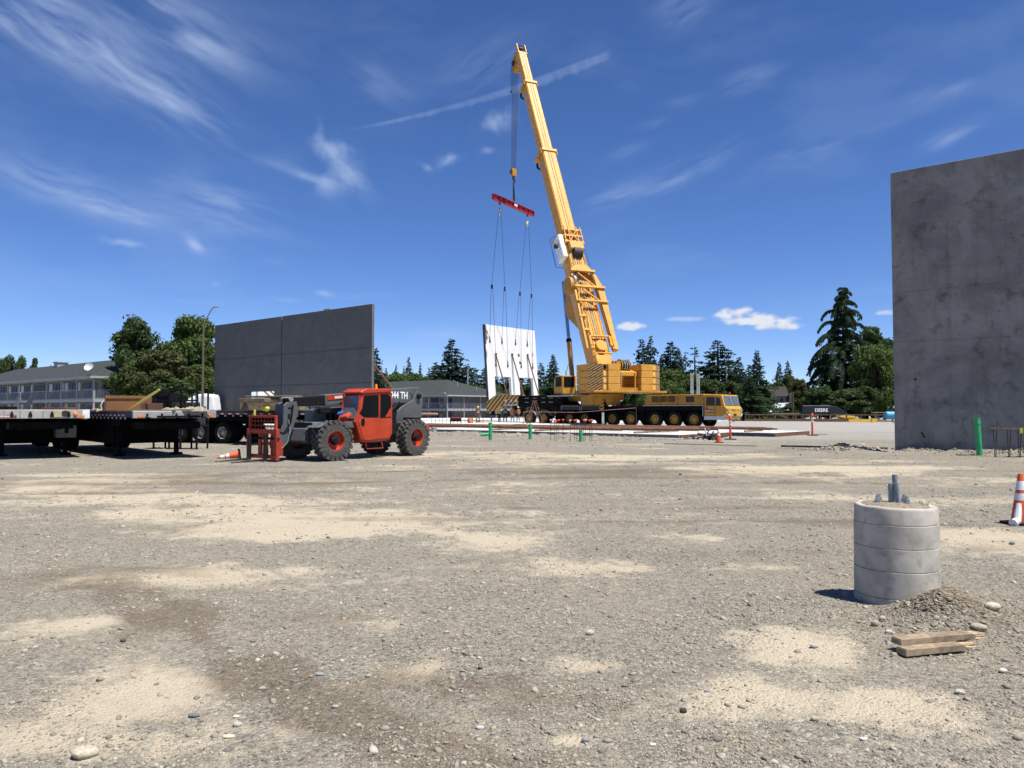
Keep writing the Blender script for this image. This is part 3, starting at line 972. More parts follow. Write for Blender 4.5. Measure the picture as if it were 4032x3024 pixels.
# ------------------------------------------------------------------ mobile crane
M_yel = mat('crane_yellow', (.56, .275, .03), .45, var=.12, scale=.9, dirt=.30, dirtcol=(.36, .22, .07), streaks=True)
M_yel2 = mat('crane_yellow_worn', (.42, .205, .024), .55, var=.16, scale=1.6, dirt=.55, dirtcol=(.22, .13, .05))
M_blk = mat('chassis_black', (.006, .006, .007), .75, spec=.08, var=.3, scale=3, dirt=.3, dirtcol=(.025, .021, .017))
M_tyre = mat('tyre_rubber', (.013, .013, .013), .9, spec=.1, var=.3, scale=5, dirt=.35, dirtcol=(.06, .052, .042))
M_glass = mat('dark_glass', (.008, .010, .011), .08, var=.1, scale=2, spec=.3)
M_chrome = mat('chrome', (.75, .77, .8), .15, 1.0, var=.05, scale=4)
M_grey = mat('grey_steel', (.30, .31, .32), .5, .4, var=.15, scale=4)
M_rope = mat('wire_rope', (.045, .045, .05), .6, .5, var=.2, scale=30)
M_white = mat('white_paint', (.62, .62, .60), .5, var=.05, scale=2, dirt=.15, dirtcol=(.45, .43, .40))
M_dark = mat('dark_steel', (.05, .045, .04), .6, .5, var=.3, scale=6)
YB, YY_ = (.010, .009, .009), (.52, .32, .10)
CR0 = Vector((16.93, 70.3, 0))
crane = thing('mobile_crane', 'yellow telescopic mobile crane on a long black multi-axle carrier, boom raised', 'crane', CR0, GRID)
CMI = (Matrix.Translation(CR0) @ Matrix.Rotation(GRID, 4, 'Z')).inverted()


def CL_(p):
    return CMI @ Vector(p)


def wheel_meshes(r, w, rimr, name, n_=40, bolts=10):
    t = MB().lathe([(rimr, -w * .5), (r * .80, -w * .5), (r * .93, -w * .47), (r * .985, -w * .36), (r, -w * .2), (r, w * .2), (r * .985, w * .36), (r * .93, w * .47), (r * .80, w * .5), (rimr, w * .5), (rimr * .96, 0), (rimr, -w * .5)], axis='y', n=n_)
    lug = 30
    for i in range(lug):
        for sd in (-1, 1):
            a = 2 * math.pi * (i + (.5 if sd > 0 else 0)) / lug
            c = (r * 1.004 * math.cos(a), sd * w * .22, r * 1.004 * math.sin(a))
            t.box(c, (.05, w * .40, r * .075), (0, -a, 0))
    tm = t.mesh(name + '_tyre')
    q = MB().lathe([(rimr, -w * .48), (rimr * .93, -w * .44), (rimr * .90, -w * .2), (rimr * .55, -w * .16), (rimr * .5, -w * .34), (rimr * .30, -w * .36), (rimr * .27, -w * .46), (0, -w * .47)], axis='y', n=32, cap=False)
    for i in range(bolts):
        a = 2 * math.pi * i / bolts
        q.cyl((rimr * .42 * math.cos(a), -w * .36, rimr * .42 * math.sin(a)), (rimr * .42 * math.cos(a), -w * .41, rimr * .42 * math.sin(a)), rimr * .035, n=6)
    rm = q.mesh(name + '_rim')
    hm = MB()
    for i in range(bolts):
        a = 2 * math.pi * (i + .5) / bolts
        hm.cyl((rimr * .74 * math.cos(a), -w * .20, rimr * .74 * math.sin(a)), (rimr * .74 * math.cos(a), -w * .185, rimr * .74 * math.sin(a)), rimr * .095, n=10)
    for me in (tm, rm):
        me.polygons.foreach_set('use_smooth', [True] * len(me.polygons))
        me.set_sharp_from_angle(angle=R(35))
    return tm, rm, hm.mesh(name + '_holes')


def add_wheel(parent, meshes, x, y, z, mt, mr, flip=False, steer=0.0):
    tm, rm, hm = meshes
    rz = (math.pi if flip else 0) + steer
    o = put('wheel', tm, mt, parent, smooth=False, loc=(x, y, z), rot=(0, 0, rz))
    put('rim', rm, mr, o, smooth=False)
    if hm:
        put('rim_holes', hm, M_blk, o, smooth=False)['kind'] = 'stuff'
    return o


cw = wheel_meshes(.72, .42, .44, 'crane')
M_rimy = mat('rim_yellow', (.36, .20, .03), .55, var=.2, scale=4, dirt=.4, dirtcol=(.25, .16, .05))
for x_ in (0, -2.02, -4.07, -6.75, -8.86, -12.2, -14.13, -17.5, -19.5):
    add_wheel(crane, cw, x_, .0, .71, M_tyre, M_rimy, steer=R(random.uniform(-1, 1)))
    add_wheel(crane, cw, x_, 3.0, .71, M_tyre, M_rimy, flip=True)
# carrier frame
MB().bx(-16.2, .8, .30, 2.9, .55, 1.75).build('carrier_frame', M_blk, crane, bevel=.04)
MB().bx(-16.6, .85, -.12, 3.15, 1.56, 1.98).build('carrier_deck', M_blk, crane, bevel=.03)
MB().bx(-15.2, -9.6, -.14, -.122, 1.6, 1.95).build('side_locker', mat('locker_black', (.02, .02, .022), .4), crane, bevel=.01)
M_alu = mat('aluminium_trim', (.45, .47, .5), .35, .8, var=.1)
for x0, x1 in ((-15.2, -12.8), (-12.6, -9.5)):
    MB().bx(x0, x1, -.19, -.16, 1.99, 2.03).bx(x0, x0 + .04, -.19, -.16, 1.55, 1.99).bx(x1 - .04, x1, -.19, -.16, 1.55, 1.99).build('locker_rail', M_alu, crane)
MB().bx(-5.4, .9, -.2, -.125, 1.985, 2.03).bx(.86, .9, -.2, -.125, 1.0, 1.985).build('side_trim', M_alu, crane)
for x_ in (-1.0, -3.05, -5.4, -7.8, -10.5, -13.2):
    MB().bx(x_ - .03, x_ + .03, -.1, .25, .85, 1.5).build('mud_flap', M_blk, crane)
# engine housing, front half
hood = MB().prism([(-5.3, 2.0), (-5.3, 2.55), (-4.7, 3.03), (.9, 3.06), (.9, 2.0)], 0.0, 3.0, 'y').build('engine_housing', M_yel2, crane, bevel=.04)
for x0, x1 in ((-4.5, -3.75), (-3.65, -2.9), (-2.8, -2.0)):
    for zz in np.arange(2.36, 2.9, .09):
        MB().box(((x0 + x1) / 2, -.012, zz), (x1 - x0, .05, .035), (R(-30), 0, 0)).build('louvre', M_dark, hood)
MB().bx(-.9, -.05, -.03, -.002, 2.3, 2.85).build('mesh_grille', M_dark, hood)
MB().bx(-1.75, -1.70, -.02, -.002, 2.05, 2.98).build('panel_seam', M_dark, hood)
rl = MB()
for x_ in np.arange(-5.0, .8, .38):
    rl.cyl((x_, .06, 3.05), (x_, .06, 3.14), .02, n=6)
rl.build('deck_studs', M_dark, hood)
for x_, y_ in ((-.55, .35), (-.37, .35), (-.05, .60), (.13, .60)):
    st = MB().tube([(x_, y_, 3.0), (x_, y_, 4.8), (x_ + .02, y_ - .02, 4.98)], .06, 12)
    st.build('exhaust_stack', M_chrome, crane)
# black rear block of the carrier (dolly drawn up behind) with its fenders
MB().prism([(-21.3, 1.95), (-21.3, 3.17), (-16.4, 3.17), (-14.6, 2.0), (-14.6, 1.7)], .1, 3.0, 'y').build('rear_housing', M_blk, crane, bevel=.03)
for x_ in (-20.3, -19.2, -18.0, -17.0):
    MB().bx(x_, x_ + .5, .05, .098, 2.4, 2.46).bx(x_, x_ + .5, .05, .098, 2.85, 2.9).build('grab_step', M_grey, crane)
for x_ in (-17.5, -19.5):
    MB().lathe([(.86, -.1), (.86, .45), (.90, .45), (.90, -.1), (.86, -.1)], (x_, -.05, .71), 'y', 16, R(20), R(160)).build('fender', M_grey, crane)
# striped tail outrigger beam
SM_beam = stripe_mat('beam_stripes', (-.72, 0, .72), .42, (.50, .28, .07), YB, .58, .35)
bm_ = MB()
bm_.prism([(-26.3, 1.45), (-26.3, 2.55), (-25.0, 3.28), (-21.0, 3.28), (-21.0, 2.2), (-23.6, 2.2), (-24.3, 2.0), (-24.9, 1.45)], .45, 1.05, 'y')
beam = bm_.build('outrigger_beam', SM_beam, crane, bevel=.02)
for x_ in (-23.4, -22.6, -21.9):
    MB().cyl((x_, .445, 2.62), (x_, .42, 2.62), .15, n=20).build('round_port', M_white, beam)
MB().bx(-24.6, -20.9, .5, 1.0, 2.10, 2.18).build('beam_rail', M_white, beam)
MB().cyl((-25.6, .75, 1.45), (-25.6, .75, 1.0), .22, n=16).bx(-26.2, -25.0, .35, 1.15, 1.0, 1.12).build('beam_foot', M_blk, beam)
# jacks with chevron plates
def jack(x_, y_):
    j = MB().bx(x_ - .27, x_ + .27, y_ - .28, y_ + .28, 1.35, 3.3).build('outrigger_jack', M_blk, crane, bevel=.02)
    MB().cyl((x_, y_, .2), (x_, y_, 1.4), .16, n=16).build('jack_ram', M_chrome, j)
    MB().lathe([(.0, .14), (.22, .14), (.5, .06), (.52, .0), (0, 0)], (x_, y_, .02), 'z', 20).build('jack_float', M_grey, j)
    for q in range(4):
        zz = 1.55 + q * .33
        for sd in (-1, 1):
            MB().prism([(x_ + sd * .27, zz + .2), (x_ + sd * .27, zz + .36), (x_, zz + .16), (x_, zz)], y_ - .30, y_ - .284, 'y').build('chevron', mat('chevron_yellow', (.66, .40, .07), .5), j)


jack(-9.7, -.55)
MB().bx(-10.2, -9.2, -.25, 3.2, 1.5, 1.95).build('outrigger_box', M_blk, crane)
# front cab of the carrier
cabp = [(.95, .72), (.95, 3.04), (2.72, 2.98), (2.98, 1.95), (3.18, 1.75), (3.18, 1.0), (2.85, .72)]
cab = MB().prism(cabp, -.12, 3.25, 'y').build('carrier_cab', M_yel, crane, bevel=.06)
MB().prism([(.97, .70), (.97, 1.03), (2.75, 1.03), (3.0, 1.2), (3.16, 1.2), (3.1, .98), (2.83, .70)], -.135, -.121, 'y').build('lower_skirt', M_alu, cab)
MB().prism([(1.18, 1.98), (1.18, 2.78), (2.02, 2.78), (2.02, 1.98)], -.135, -.121, 'y').build('door_window', M_glass, cab, bevel=.01)
MB().prism([(2.14, 1.98), (2.14, 2.76), (2.52, 2.72), (2.62, 1.98)], -.135, -.121, 'y').build('side_window', M_glass, cab, bevel=.01)
dr = MB()
for (xa_, za_, xb_, zb_) in ((1.06, 1.03, 1.06, 2.9), (2.08, 1.03, 2.08, 2.9), (1.06, 2.9, 2.08, 2.9), (1.06, 1.06, 2.08, 1.06)):
    dr.beam((xa_, -.126, za_), (xb_, -.126, zb_), .02, .02)
dr.build('door_seam', M_dark, cab)
MB().bx(1.15, 1.35, -.15, -.122, 1.72, 1.80).build('door_handle', M_blk, cab)
pl = MB().bx(1.14, 1.98, -.14, -.122, 1.36, 1.62).build('name_plate', M_blk, cab)
text_mesh('lettering', 'BARNHART', .20, mat('letter_white', (.8, .8, .8), .6, var=.02), pl, (1.56, -.145, 1.485), (R(90), 0, 0), .003, sx=.82, bold=.004)
# windscreens: sloped plane from (2.72,2.98) to (2.98,1.95)
def front(y0, y1, t0, t1, m, name, off=.02):
    a, b = Vector((2.735, 0, 2.90)), Vector((2.985, 0, 1.98))
    nrm = Vector((b - a)).cross(Vector((0, 1, 0))).normalized()
    if nrm.x < 0:
        nrm = -nrm
    A, B = a.lerp(b, t0) + nrm * off, a.lerp(b, t1) + nrm * off
    A2, B2 = A - nrm * .03, B - nrm * .03
    vs = [(A.x, y0, A.z), (A.x, y1, A.z), (B.x, y1, B.z), (B.x, y0, B.z), (A2.x, y0, A2.z), (A2.x, y1, A2.z), (B2.x, y1, B2.z), (B2.x, y0, B2.z)]
    return MB().add(vs, [(0, 1, 2, 3), (4, 7, 6, 5), (0, 4, 5, 1), (1, 5, 6, 2), (2, 6, 7, 3), (3, 7, 4, 0)]).build(name, m, cab)


M_wind = mat('windscreen', (.10, .12, .13), .06, var=.05, spec=.7)
front(.02, 1.50, .02, .98, M_wind, 'windscreen')
front(1.63, 3.11, .02, .98, M_wind, 'windscreen')
for y_, z_ in ((1.2, 2.2), (1.9, 2.2)):
    MB().cyl((3.0, y_ + .25, 1.96), (2.83, y_ - .1, 2.68), .014, n=6).build('wiper', M_blk, cab)
SM_nose = stripe_mat('nose_stripes', (0, .72, .72), .30, (.62, .40, .13), YB, .5, .2)
MB().bx(3.182, 3.20, -.10, .42, 1.02, 1.72).build('nose_stripes', SM_nose, cab)
SM_nose2 = stripe_mat('nose_stripes_right', (0, -.72, .72), .30, (.62, .40, .13), YB, .5, .2)
MB().bx(3.182, 3.20, 2.72, 3.23, 1.02, 1.72).build('nose_stripes', SM_nose2, cab)
MB().bx(3.182, 3.20, .43, 2.71, 1.36, 1.74).build('sign_board', mat('sign_yellow', (.72, .46, .06), .5, var=.05), cab)
text_mesh('lettering', 'OVERSIZE LOAD', .33, mat('letter_black', (.01, .01, .01), .6), cab, (3.203, 1.57, 1.55), (R(90), 0, R(90)), .003, sx=.82, bold=.006)
for y_ in (.35, 2.8):
    MB().lathe([(0, .05), (.10, .05), (.13, .0), (.13, -.05), (0, -.05)], (3.22, y_, 1.12), 'x', 18).build('headlight', M_chrome, cab)
    MB().bx(3.19, 3.23, y_ + .17, y_ + .30, 1.06, 1.18).build('indicator', mat('amber', (.7, .22, .02), .3), cab)
MB().bx(3.185, 3.24, 1.3, 1.8, 1.02, 1.25).build('tow_hitch', M_dark, cab)
MB().tube([(3.15, .3, .72), (3.3, .3, .55), (3.3, 1.2, .55), (3.15, 1.2, .72)], .03, 6).build('step_bar', M_dark, cab)
for x_, y_ in ((2.0, .25), (2.1, 2.9)):
    MB().cyl((x_, y_, 3.0), (x_, y_, 3.12), .05, n=8).cyl((x_, y_, 3.12), (x_, y_, 3.3), .11, .08, n=12).build('beacon', mat('beacon_dark', (.16, .05, .02), .4), cab)

# ------------------------------------------------------------------ superstructure
SUPER = dict(loc=(-12.3, 1.8, 0), rot=(0, 0, R(153.5)))
MB().cyl((0, 0, 1.9), (0, 0, 2.55), 1.45, n=32).build('turntable', M_dark, crane, **SUPER)
MB().prism([(-3.4, 2.6), (-3.4, 3.3), (4.6, 3.3), (5.4, 2.95), (5.4, 2.55), (2, 2.5)], -1.5, 1.5, 'y').build('slew_deck', M_yel2, crane, bevel=.04, **SUPER)
for y_ in (-1.35, 1.15):
    MB().prism([(-2.9, 3.3), (-2.0, 6.25), (-.3, 6.25), (1.5, 3.3)], y_, y_ + .2, 'y').build('boom_bracket', M_yel, crane, bevel=.03, **SUPER)
# operator cab on its walkway
oc = MB().prism([(-.2, 3.25), (-.2, 5.15), (1.4, 5.15), (1.75, 4.6), (1.75, 3.25)], 2.3, 3.9, 'y').build('operator_cab', M_yel2, crane, bevel=.05, **SUPER)
MB().bx(-.23, -.205, 2.5, 3.72, 3.95, 5.0).build('rear_window', M_glass, oc)
MB().bx(.0, 1.3, 3.905, 3.93, 4.0, 5.0).build('side_window', M_glass, oc)
MB().bx(-3.0, 2.4, 1.45, 4.4, 2.98, 3.10).build('walkway', M_grey, crane, **SUPER)
hr = MB()
for x_ in np.arange(-2.9, -.2, .9):
    hr.cyl((x_, 2.35, 3.1), (x_, 2.35, 3.95), .025, n=6)
hr.cyl((-2.9, 2.35, 3.95), (-.3, 2.35, 3.95), .025, n=6).cyl((-2.9, 2.35, 3.55), (-.3, 2.35, 3.55), .025, n=6)
hr.build('handrail', M_yel, crane, **SUPER)
MB().bx(-2.6, -.4, 1.6, 2.25, 3.1, 3.7).build('tool_chest', M_yel2, crane, bevel=.03, **SUPER)
# under-deck bracket
MB().prism([(-3.5, 2.1), (-3.9, 3.2), (-1.4, 3.2), (-1.6, 2.1)], -.9, 2.4, 'y').build('slew_bracket', M_yel2, crane, **SUPER)
# counterweight
CWY = -.70
M_cw = mat('counterweight_yellow', (.54, .27, .042), .6, var=.10, scale=1.2, dirt=.42, dirtcol=(.40, .25, .08), bump=.1, bscale=15)
SML = stripe_mat('cw_stripes_left', (.33, .375, .866), .23, YY_, YB, .55, .2)
SMR = stripe_mat('cw_stripes_right', (.33, -.375, .866), .23, YY_, YB, .55, .2)
MB().bx(-6.0, -2.2, CWY - 4.2, CWY + 4.2, 3.28, 3.48).build('counterweight_tray', M_yel2, crane, bevel=.03, **SUPER)
lay = [3.49, 4.15, 4.81, 5.47, 6.13]
for sd in (1, -1):
    for i in range(4):
        z0, z1 = lay[i], lay[i + 1] - .035
        pts = [(-5.95, 1.2), (-5.95, 2.55), (-5.72, 2.62), (-5.72, 3.05), (-4.75, 4.15), (-2.4, 4.15), (-2.4, 1.2)]
        blk = MB().prism([(p[0], CWY + sd * p[1]) for p in pts], z0, z1, 'z').build('counterweight_block', M_cw, crane, bevel=.025, **SUPER)
        # painted stripe plate on the chamfer
        a, b_ = Vector((-5.72, CWY + sd * 3.05, 0)), Vector((-4.75, CWY + sd * 4.15, 0))
        nr = Vector((-(b_ - a).y, (b_ - a).x, 0)).normalized()
        if nr.x > 0:
            nr = -nr
        q = [a + nr * .004, b_ + nr * .004, b_ + nr * .016, a + nr * .016]
        MB().add([(p.x, p.y, zz) for zz in (z0 + .01, z1 - .01) for p in q], [(0, 1, 2, 3), (7, 6, 5, 4), (0, 4, 5, 1), (1, 5, 6, 2), (2, 6, 7, 3), (3, 7, 4, 0)]).build('stripe_plate', SML if sd > 0 else SMR, blk)
        zc = (z0 + z1) / 2
        yc = CWY + sd * 2.84
        # lifting port: oblong boss
        po = MB()
        pp = [(yc + .16 * math.cos(t_), zc + .12 * (1 if math.sin(t_) > 0 else -1) + .12 * math.sin(t_)) for t_ in np.linspace(0, 2 * math.pi, 20, endpoint=False)]
        po.prism(pp, -5.76, -5.725, 'x').build('lifting_port', mat('port_pale', (.70, .43, .11), .5) if i < 3 or sd < 0 else M_blk, blk)
for sd in (1, -1):
    MB().bx(-5.6, -2.5, min(CWY + sd * 1.3, CWY + sd * 2.5), max(CWY + sd * 1.3, CWY + sd * 2.5), 3.5, 6.0).build('counterweight_core', M_blk, crane, **SUPER)
# winch between the stacks
MB().bx(-5.6, -3.0, CWY - 1.15, CWY + 1.15, 3.49, 3.8).build('winch_base', M_yel2, crane, **SUPER)
MB().prism([(-5.4, 4.95), (-5.4, 5.35), (-3.2, 5.9), (-3.2, 4.95)], CWY - 1.05, CWY + 1.05, 'y').build('winch_frame', M_yel, crane, bevel=.03, **SUPER)
for y_ in (CWY - .85, CWY + .75):
    MB().bx(-5.5, -5.3, y_, y_ + .12, 3.8, 5.3).build('winch_strut', M_yel2, crane, **SUPER)
    MB().cyl((-5.4, y_ + .06, 3.5), (-5.4, y_ + .06, 4.05), .06, n=10).build('pin', M_yel, crane, **SUPER)
wd = MB().cyl((-4.4, CWY - .55, 6.0), (-4.4, CWY + .35, 6.0), .55, n=28).build('winch_drum', M_dark, crane, **SUPER)
for y_ in (CWY - .62, CWY + .36):
    MB().cyl((-4.4, y_, 6.0), (-4.4, y_ + .07, 6.0), .68, n=28).build('drum_flange', M_yel2, wd)
for i in range(6):
    MB().lathe([(.60, -.03), (.63, 0), (.60, .03), (.55, .03), (.55, -.03), (.60, -.03)], (-4.4, CWY - .48 + i * .13, 6.0), 'y', 28).build('rope_coil', mat('rope_pale', (.62, .62, .6), .5, .2) if i % 2 == 0 else M_rope, wd)
MB().bx(-4.9, -4.0, CWY + .55, CWY + 1.0, 5.6, 6.45).cyl((-4.3, CWY + .5, 6.2), (-4.3, CWY + 1.1, 6.2), .3, n=16).build('winch_motor', M_yel2, crane, **SUPER)
# ------------------------------------------------------------------ boom
EL_B = R(64.4)
Rz = Matrix.Rotation(R(153.5), 4, 'Z')
piv = Vector((-12.3, 1.8, 0)) + Rz @ Vector((-1.0, 0, 5.8))
BOOM = dict(loc=piv, rot=(0, -EL_B, R(153.5)))
BM_ = Matrix.Translation(piv) @ Euler((0, -EL_B, R(153.5))).to_matrix().to_4x4()


def boom_section(x0, x1, w, h, name, m):
    c = min(w, h) * .16
    pr = [(-w / 2, h / 2 - c * .5), (-w / 2 + c * .5, h / 2), (w / 2 - c * .5, h / 2), (w / 2, h / 2 - c * .5), (w / 2, -h / 2 + h * .32), (w / 2 - c, -h / 2 + c * .9), (w / 4, -h / 2), (-w / 4, -h / 2), (-w / 2 + c, -h / 2 + c * .9), (-w / 2, -h / 2 + h * .32)]
    return MB().prism(pr, x0, x1, 'x').build(name, m, crane, bevel=.03, **BOOM)


M_boom = mat('boom_yellow', (.58, .285, .042), .42, var=.07, scale=.5, dirt=.22, dirtcol=(.44, .27, .08), streaks=False)
base = boom_section(.3, 17.1, 2.1, 2.45, 'boom_base_section', M_boom)
s2 = boom_section(16.9, 29.2, 1.78, 2.05, 'boom_section', M_boom)
s3 = boom_section(29.0, 40.7, 1.46, 1.7, 'boom_section', M_boom)
s4 = boom_section(40.5, 46.5, 1.16, 1.36, 'boom_section', M_boom)
for par, x_, w, h in ((s3, 29.15, 1.9, 2.2), (s4, 40.65, 1.58, 1.84)):
    MB().bx(x_ - .22, x_ + .2, -w / 2 - .06, w / 2 + .06, -h / 2 - .05, h / 2 + .06).build('collar', M_boom, par, bevel=.05)
    for sd in (-1, 1):
        MB().cyl((x_ - .5, sd * (w / 2 + .1), h / 2 - .2), (x_ + .15, sd * (w / 2 + .1), h / 2 - .2), .09, n=10).bx(x_ - .45, x_ - .3, sd * (w / 2 + .05) - .06, sd * (w / 2 + .05) + .06, -.4, .4).build('collar_lug', M_yel2, par)
    MB().tube([(x_ - 1.1, .5, -h / 2 - .1), (x_ - .6, .6, -h / 2 - .35), (x_ + .1, .5, -h / 2 - .3)], .14, 8).build('hose_guide', M_dark, par)
# seams and rails running up the boom
for par, x0, x1, w, h in ((base, .6, 16.6, 2.1, 2.45), (s2, 17.4, 28.8, 1.78, 2.05), (s3, 29.5, 40.3, 1.46, 1.7), (s4, 41, 46.2, 1.16, 1.36)):
    for y_ in (-.12, .2):
        MB().cyl((x0, y_, h / 2 + .03), (x1, y_, h / 2 + .03), .018, n=6).build('guy_rope', M_rope, par)
for y_ in (.75, .38, -.38, -.75):
    MB().bx(1.5, 15.5, y_ - .05, y_ + .05, 1.225, 1.30).build('top_rail', M_boom, base)
MB().bx(2.2, 14.8, -.16, .16, 1.226, 1.236).build('worn_strip', mat('boom_wear', (.36, .22, .09), .7, var=.35, scale=3, dirt=.6, dirtcol=(.16, .10, .05)), base)
# head of base section: frame and sheave box
for x_ in (15.3, 16.1, 16.95):
    MB().bx(x_ - .08, x_ + .08, -1.2, 1.2, 1.3, 1.52).build('head_crossbar', M_boom, base)
for y_ in (-1.1, -.55, .55, 1.1):
    MB().beam((15.1, y_, 1.42), (17.3, y_ * .9, 1.55), .1, .14).build('head_rail', M_boom, base)
MB().beam((15.4, -.5, 1.5), (16.9, .5, 1.5), .09, .09).beam((15.4, .5, 1.5), (16.9, -.5, 1.5), .09, .09).build('head_brace', M_boom, base)
MB().prism([(14.2, 1.25), (14.2, 1.75), (15.2, 1.75), (15.2, 1.25)], -.85, .85, 'y').build('sheave_box', M_boom, base, bevel=.05)
MB().lathe([(.65, -.5), (.65, .5)], (13.9, 0, 1.25), 'y', 20).build('sheave', M_dark, base)
MB().bx(16.85, 17.25, -1.15, 1.15, -1.35, 1.36).build('collar', M_boom, base, bevel=.04)
# white hydraulic tank on the flank with its guard
wt = MB().bx(13.3, 16.4, 1.12, 1.72, -.2, 1.25).build('white_tank', mat('tank_white', (.82, .82, .8), .4, var=.03), crane, bevel=.15, **BOOM)
MB().tube([(16.9, 1.5, 0.2), (16.6, 2.05, -.2), (12.9, 2.05, -.3), (12.6, 1.4, 0.1)], .035, 6).build('tank_guard', M_dark, wt)
MB().cyl((15.2, 1.8, .5), (15.2, 2.05, .5), .28, n=14).build('tank_valve', M_dark, wt)
# folded guying frame lying on the boom
gf = []
def fr(name, p0, p1, w, h, m=M_yel):
    return MB().beam(p0, p1, w, h).build(name, m, crane, bevel=.02, **BOOM)


fr('guying_rail', (11.2, 1.50, 1.55), (1.4, 1.95, 1.7), .22, .34)
fr('guying_rail', (11.2, 1.12, 1.45), (3.2, 1.35, 1.5), .12, .2)
MB().prism([(11.3, -1.12), (9.0, -1.95), (1.4, -1.75), (1.4, -1.3), (8.6, -1.12), (11.0, -.85)], 1.2, 1.8, 'z').build('guying_plate', M_yel, crane, bevel=.03, **BOOM)
fr('guying_beam', (11.1, -1.25, 1.85), (11.1, 1.7, 1.85), .26, .3)
MB().prism([(11.2, 1.7), (11.9, .9), (12.0, -.5), (11.2, -1.25)], 1.62, 1.78, 'z').build('guying_head', M_yel, crane, bevel=.02, **BOOM)
fr('guying_beam', (9.0, -2.0, 1.9), (9.0, 1.7, 1.9), .24, .26)
fr('guying_beam', (7.2, -1.9, 1.9), (7.2, 1.75, 1.9), .20, .24)
for x_ in (5.4, 3.7):
    fr('guying_stub', (x_, 1.15, 1.75), (x_, 1.95, 1.75), .26, .22)
fr('guying_diagonal', (10.9, .9, 1.75), (9.15, -.9, 1.8), .13, .15)
fr('guying_diagonal', (8.8, .8, 1.75), (7.35, -1.0, 1.8), .13, .15)
dw = MB().cyl((9.6, 1.62, 1.0), (9.6, 2.05, 1.0), .95, n=28).build('guying_winch', M_yel2, crane, bevel=.03, **BOOM)
MB().cyl((9.9, 1.35, 1.5), (9.9, 1.6, 1.5), .62, n=24).build('winch_coil', mat('rope_grey', (.3, .31, .33), .5, .3), dw)
for sd in (-1, 1):
    MB().beam((1.9, sd * 1.2 + .1, 1.55), (3.0, sd * 1.2 + .1, 1.6), .28, .4).cyl((1.6, sd * 1.5, 1.6), (1.6, sd * 1.1, 1.6), .22, n=14).build('guying_hinge', M_yel, crane, bevel=.02, **BOOM)
fr('lower_beam', (3.1, -1.35, 1.55), (3.1, 1.3, 1.55), .18, .2)
fr('lower_beam', (1.15, -1.1, 1.45), (1.15, 1.1, 1.45), .12, .14)
MB().cyl((2.0, 0.05, 1.2), (2.0, .05, 1.62), .62, n=28).build('round_hatch', M_boom, crane, bevel=.03, **BOOM)
MB().bx(-.6, 1.0, -.95, .95, -.9, 1.4).build('boom_foot', M_boom, crane, bevel=.18, **BOOM)
MB().cyl((0, -1.45, 0), (0, 1.45, 0), .32, n=18).build('pivot_pin', M_dark, crane, **BOOM)
for y_, z0 in ((.95, 1.62), (1.05, 1.66), (-1.0, 1.7), (-.92, 1.68)):
    MB().tube([(2.4, y_ * 1.25, z0), (6, y_ * 1.05, z0 + .22), (11.4, y_, z0 + .1), (15, y_ * .85, z0)], .022, 6).build('hydraulic_hose', M_rope, crane, **BOOM)
# luffing cylinder under the boom
pb = Vector((-12.3, 1.8, 0)) + Rz @ Vector((4.55, 0, 3.0))
pt = Vector((-12.3, 1.8, 0)) + Rz @ Vector((7.05, 0, 16.2))
pm = pb.lerp(pt, .47)
MB().cyl(pb, pm, .27, n=20).build('luffing_cylinder', mat('cylinder_brown', (.36, .19, .06), .5, var=.2, dirt=.4, dirtcol=(.15, .09, .04)), crane)
MB().cyl(pm, pm + (pt - pb).normalized() * .35, .31, n=20).build('cylinder_gland', M_blk, crane)
MB().cyl(pm, pt, .21, n=20).build('cylinder_rod', mat('blue_chrome', (.30, .40, .58), .2, .85, var=.05), crane)
lg = MB()
off = Rz @ Vector((-.38, -.05, 0))
lg.tube([pb + off * .8, pm + off * 1.2], .035, 6)
lg.build('cylinder_hose', M_blk, crane)
MB().prism([(5.5, -1.2), (8.3, -3.0), (9.2, -3.0), (12, -1.2)], -.5, .5, 'y').build('cylinder_lug', M_yel2, crane, **BOOM)
# boom head
MB().prism([(45.3, -.6), (45.2, -1.9), (46.0, -2.1), (47.0, -1.3), (47.2, -.2), (46.6, .3)], -.48, .48, 'y').build('boom_head', M_yel2, crane, bevel=.04, **BOOM)
for y_ in (-.32, -.11, .11, .32):
    MB().lathe([(.42, -.06), (.36, 0), (.42, .06), (0, .07), (0, -.07), (.42, -.06)], (45.9, y_, -1.75), 'y', 20).build('head_sheave', M_dark, crane, **BOOM)
for y_ in (-.62, .50):
    MB().bx(45.9, 47.6, y_, y_ + .14, .35, .75).build('head_cheek', M_boom, crane, bevel=.02, **BOOM)
MB().cyl((47.45, -.75, .6), (47.45, .75, .6), .05, n=8).cyl((46.4, -.75, .7), (46.4, .75, .7), .06, n=8).lathe([(.26, -.25), (.26, .25)], (46.9, 0, .5), 'y', 16).build('top_sheave', M_dark, crane, **BOOM)
MB().box((46.1, .62, -1.2), (.5, .2, .5)).build('limit_switch', M_dark, crane, **BOOM)
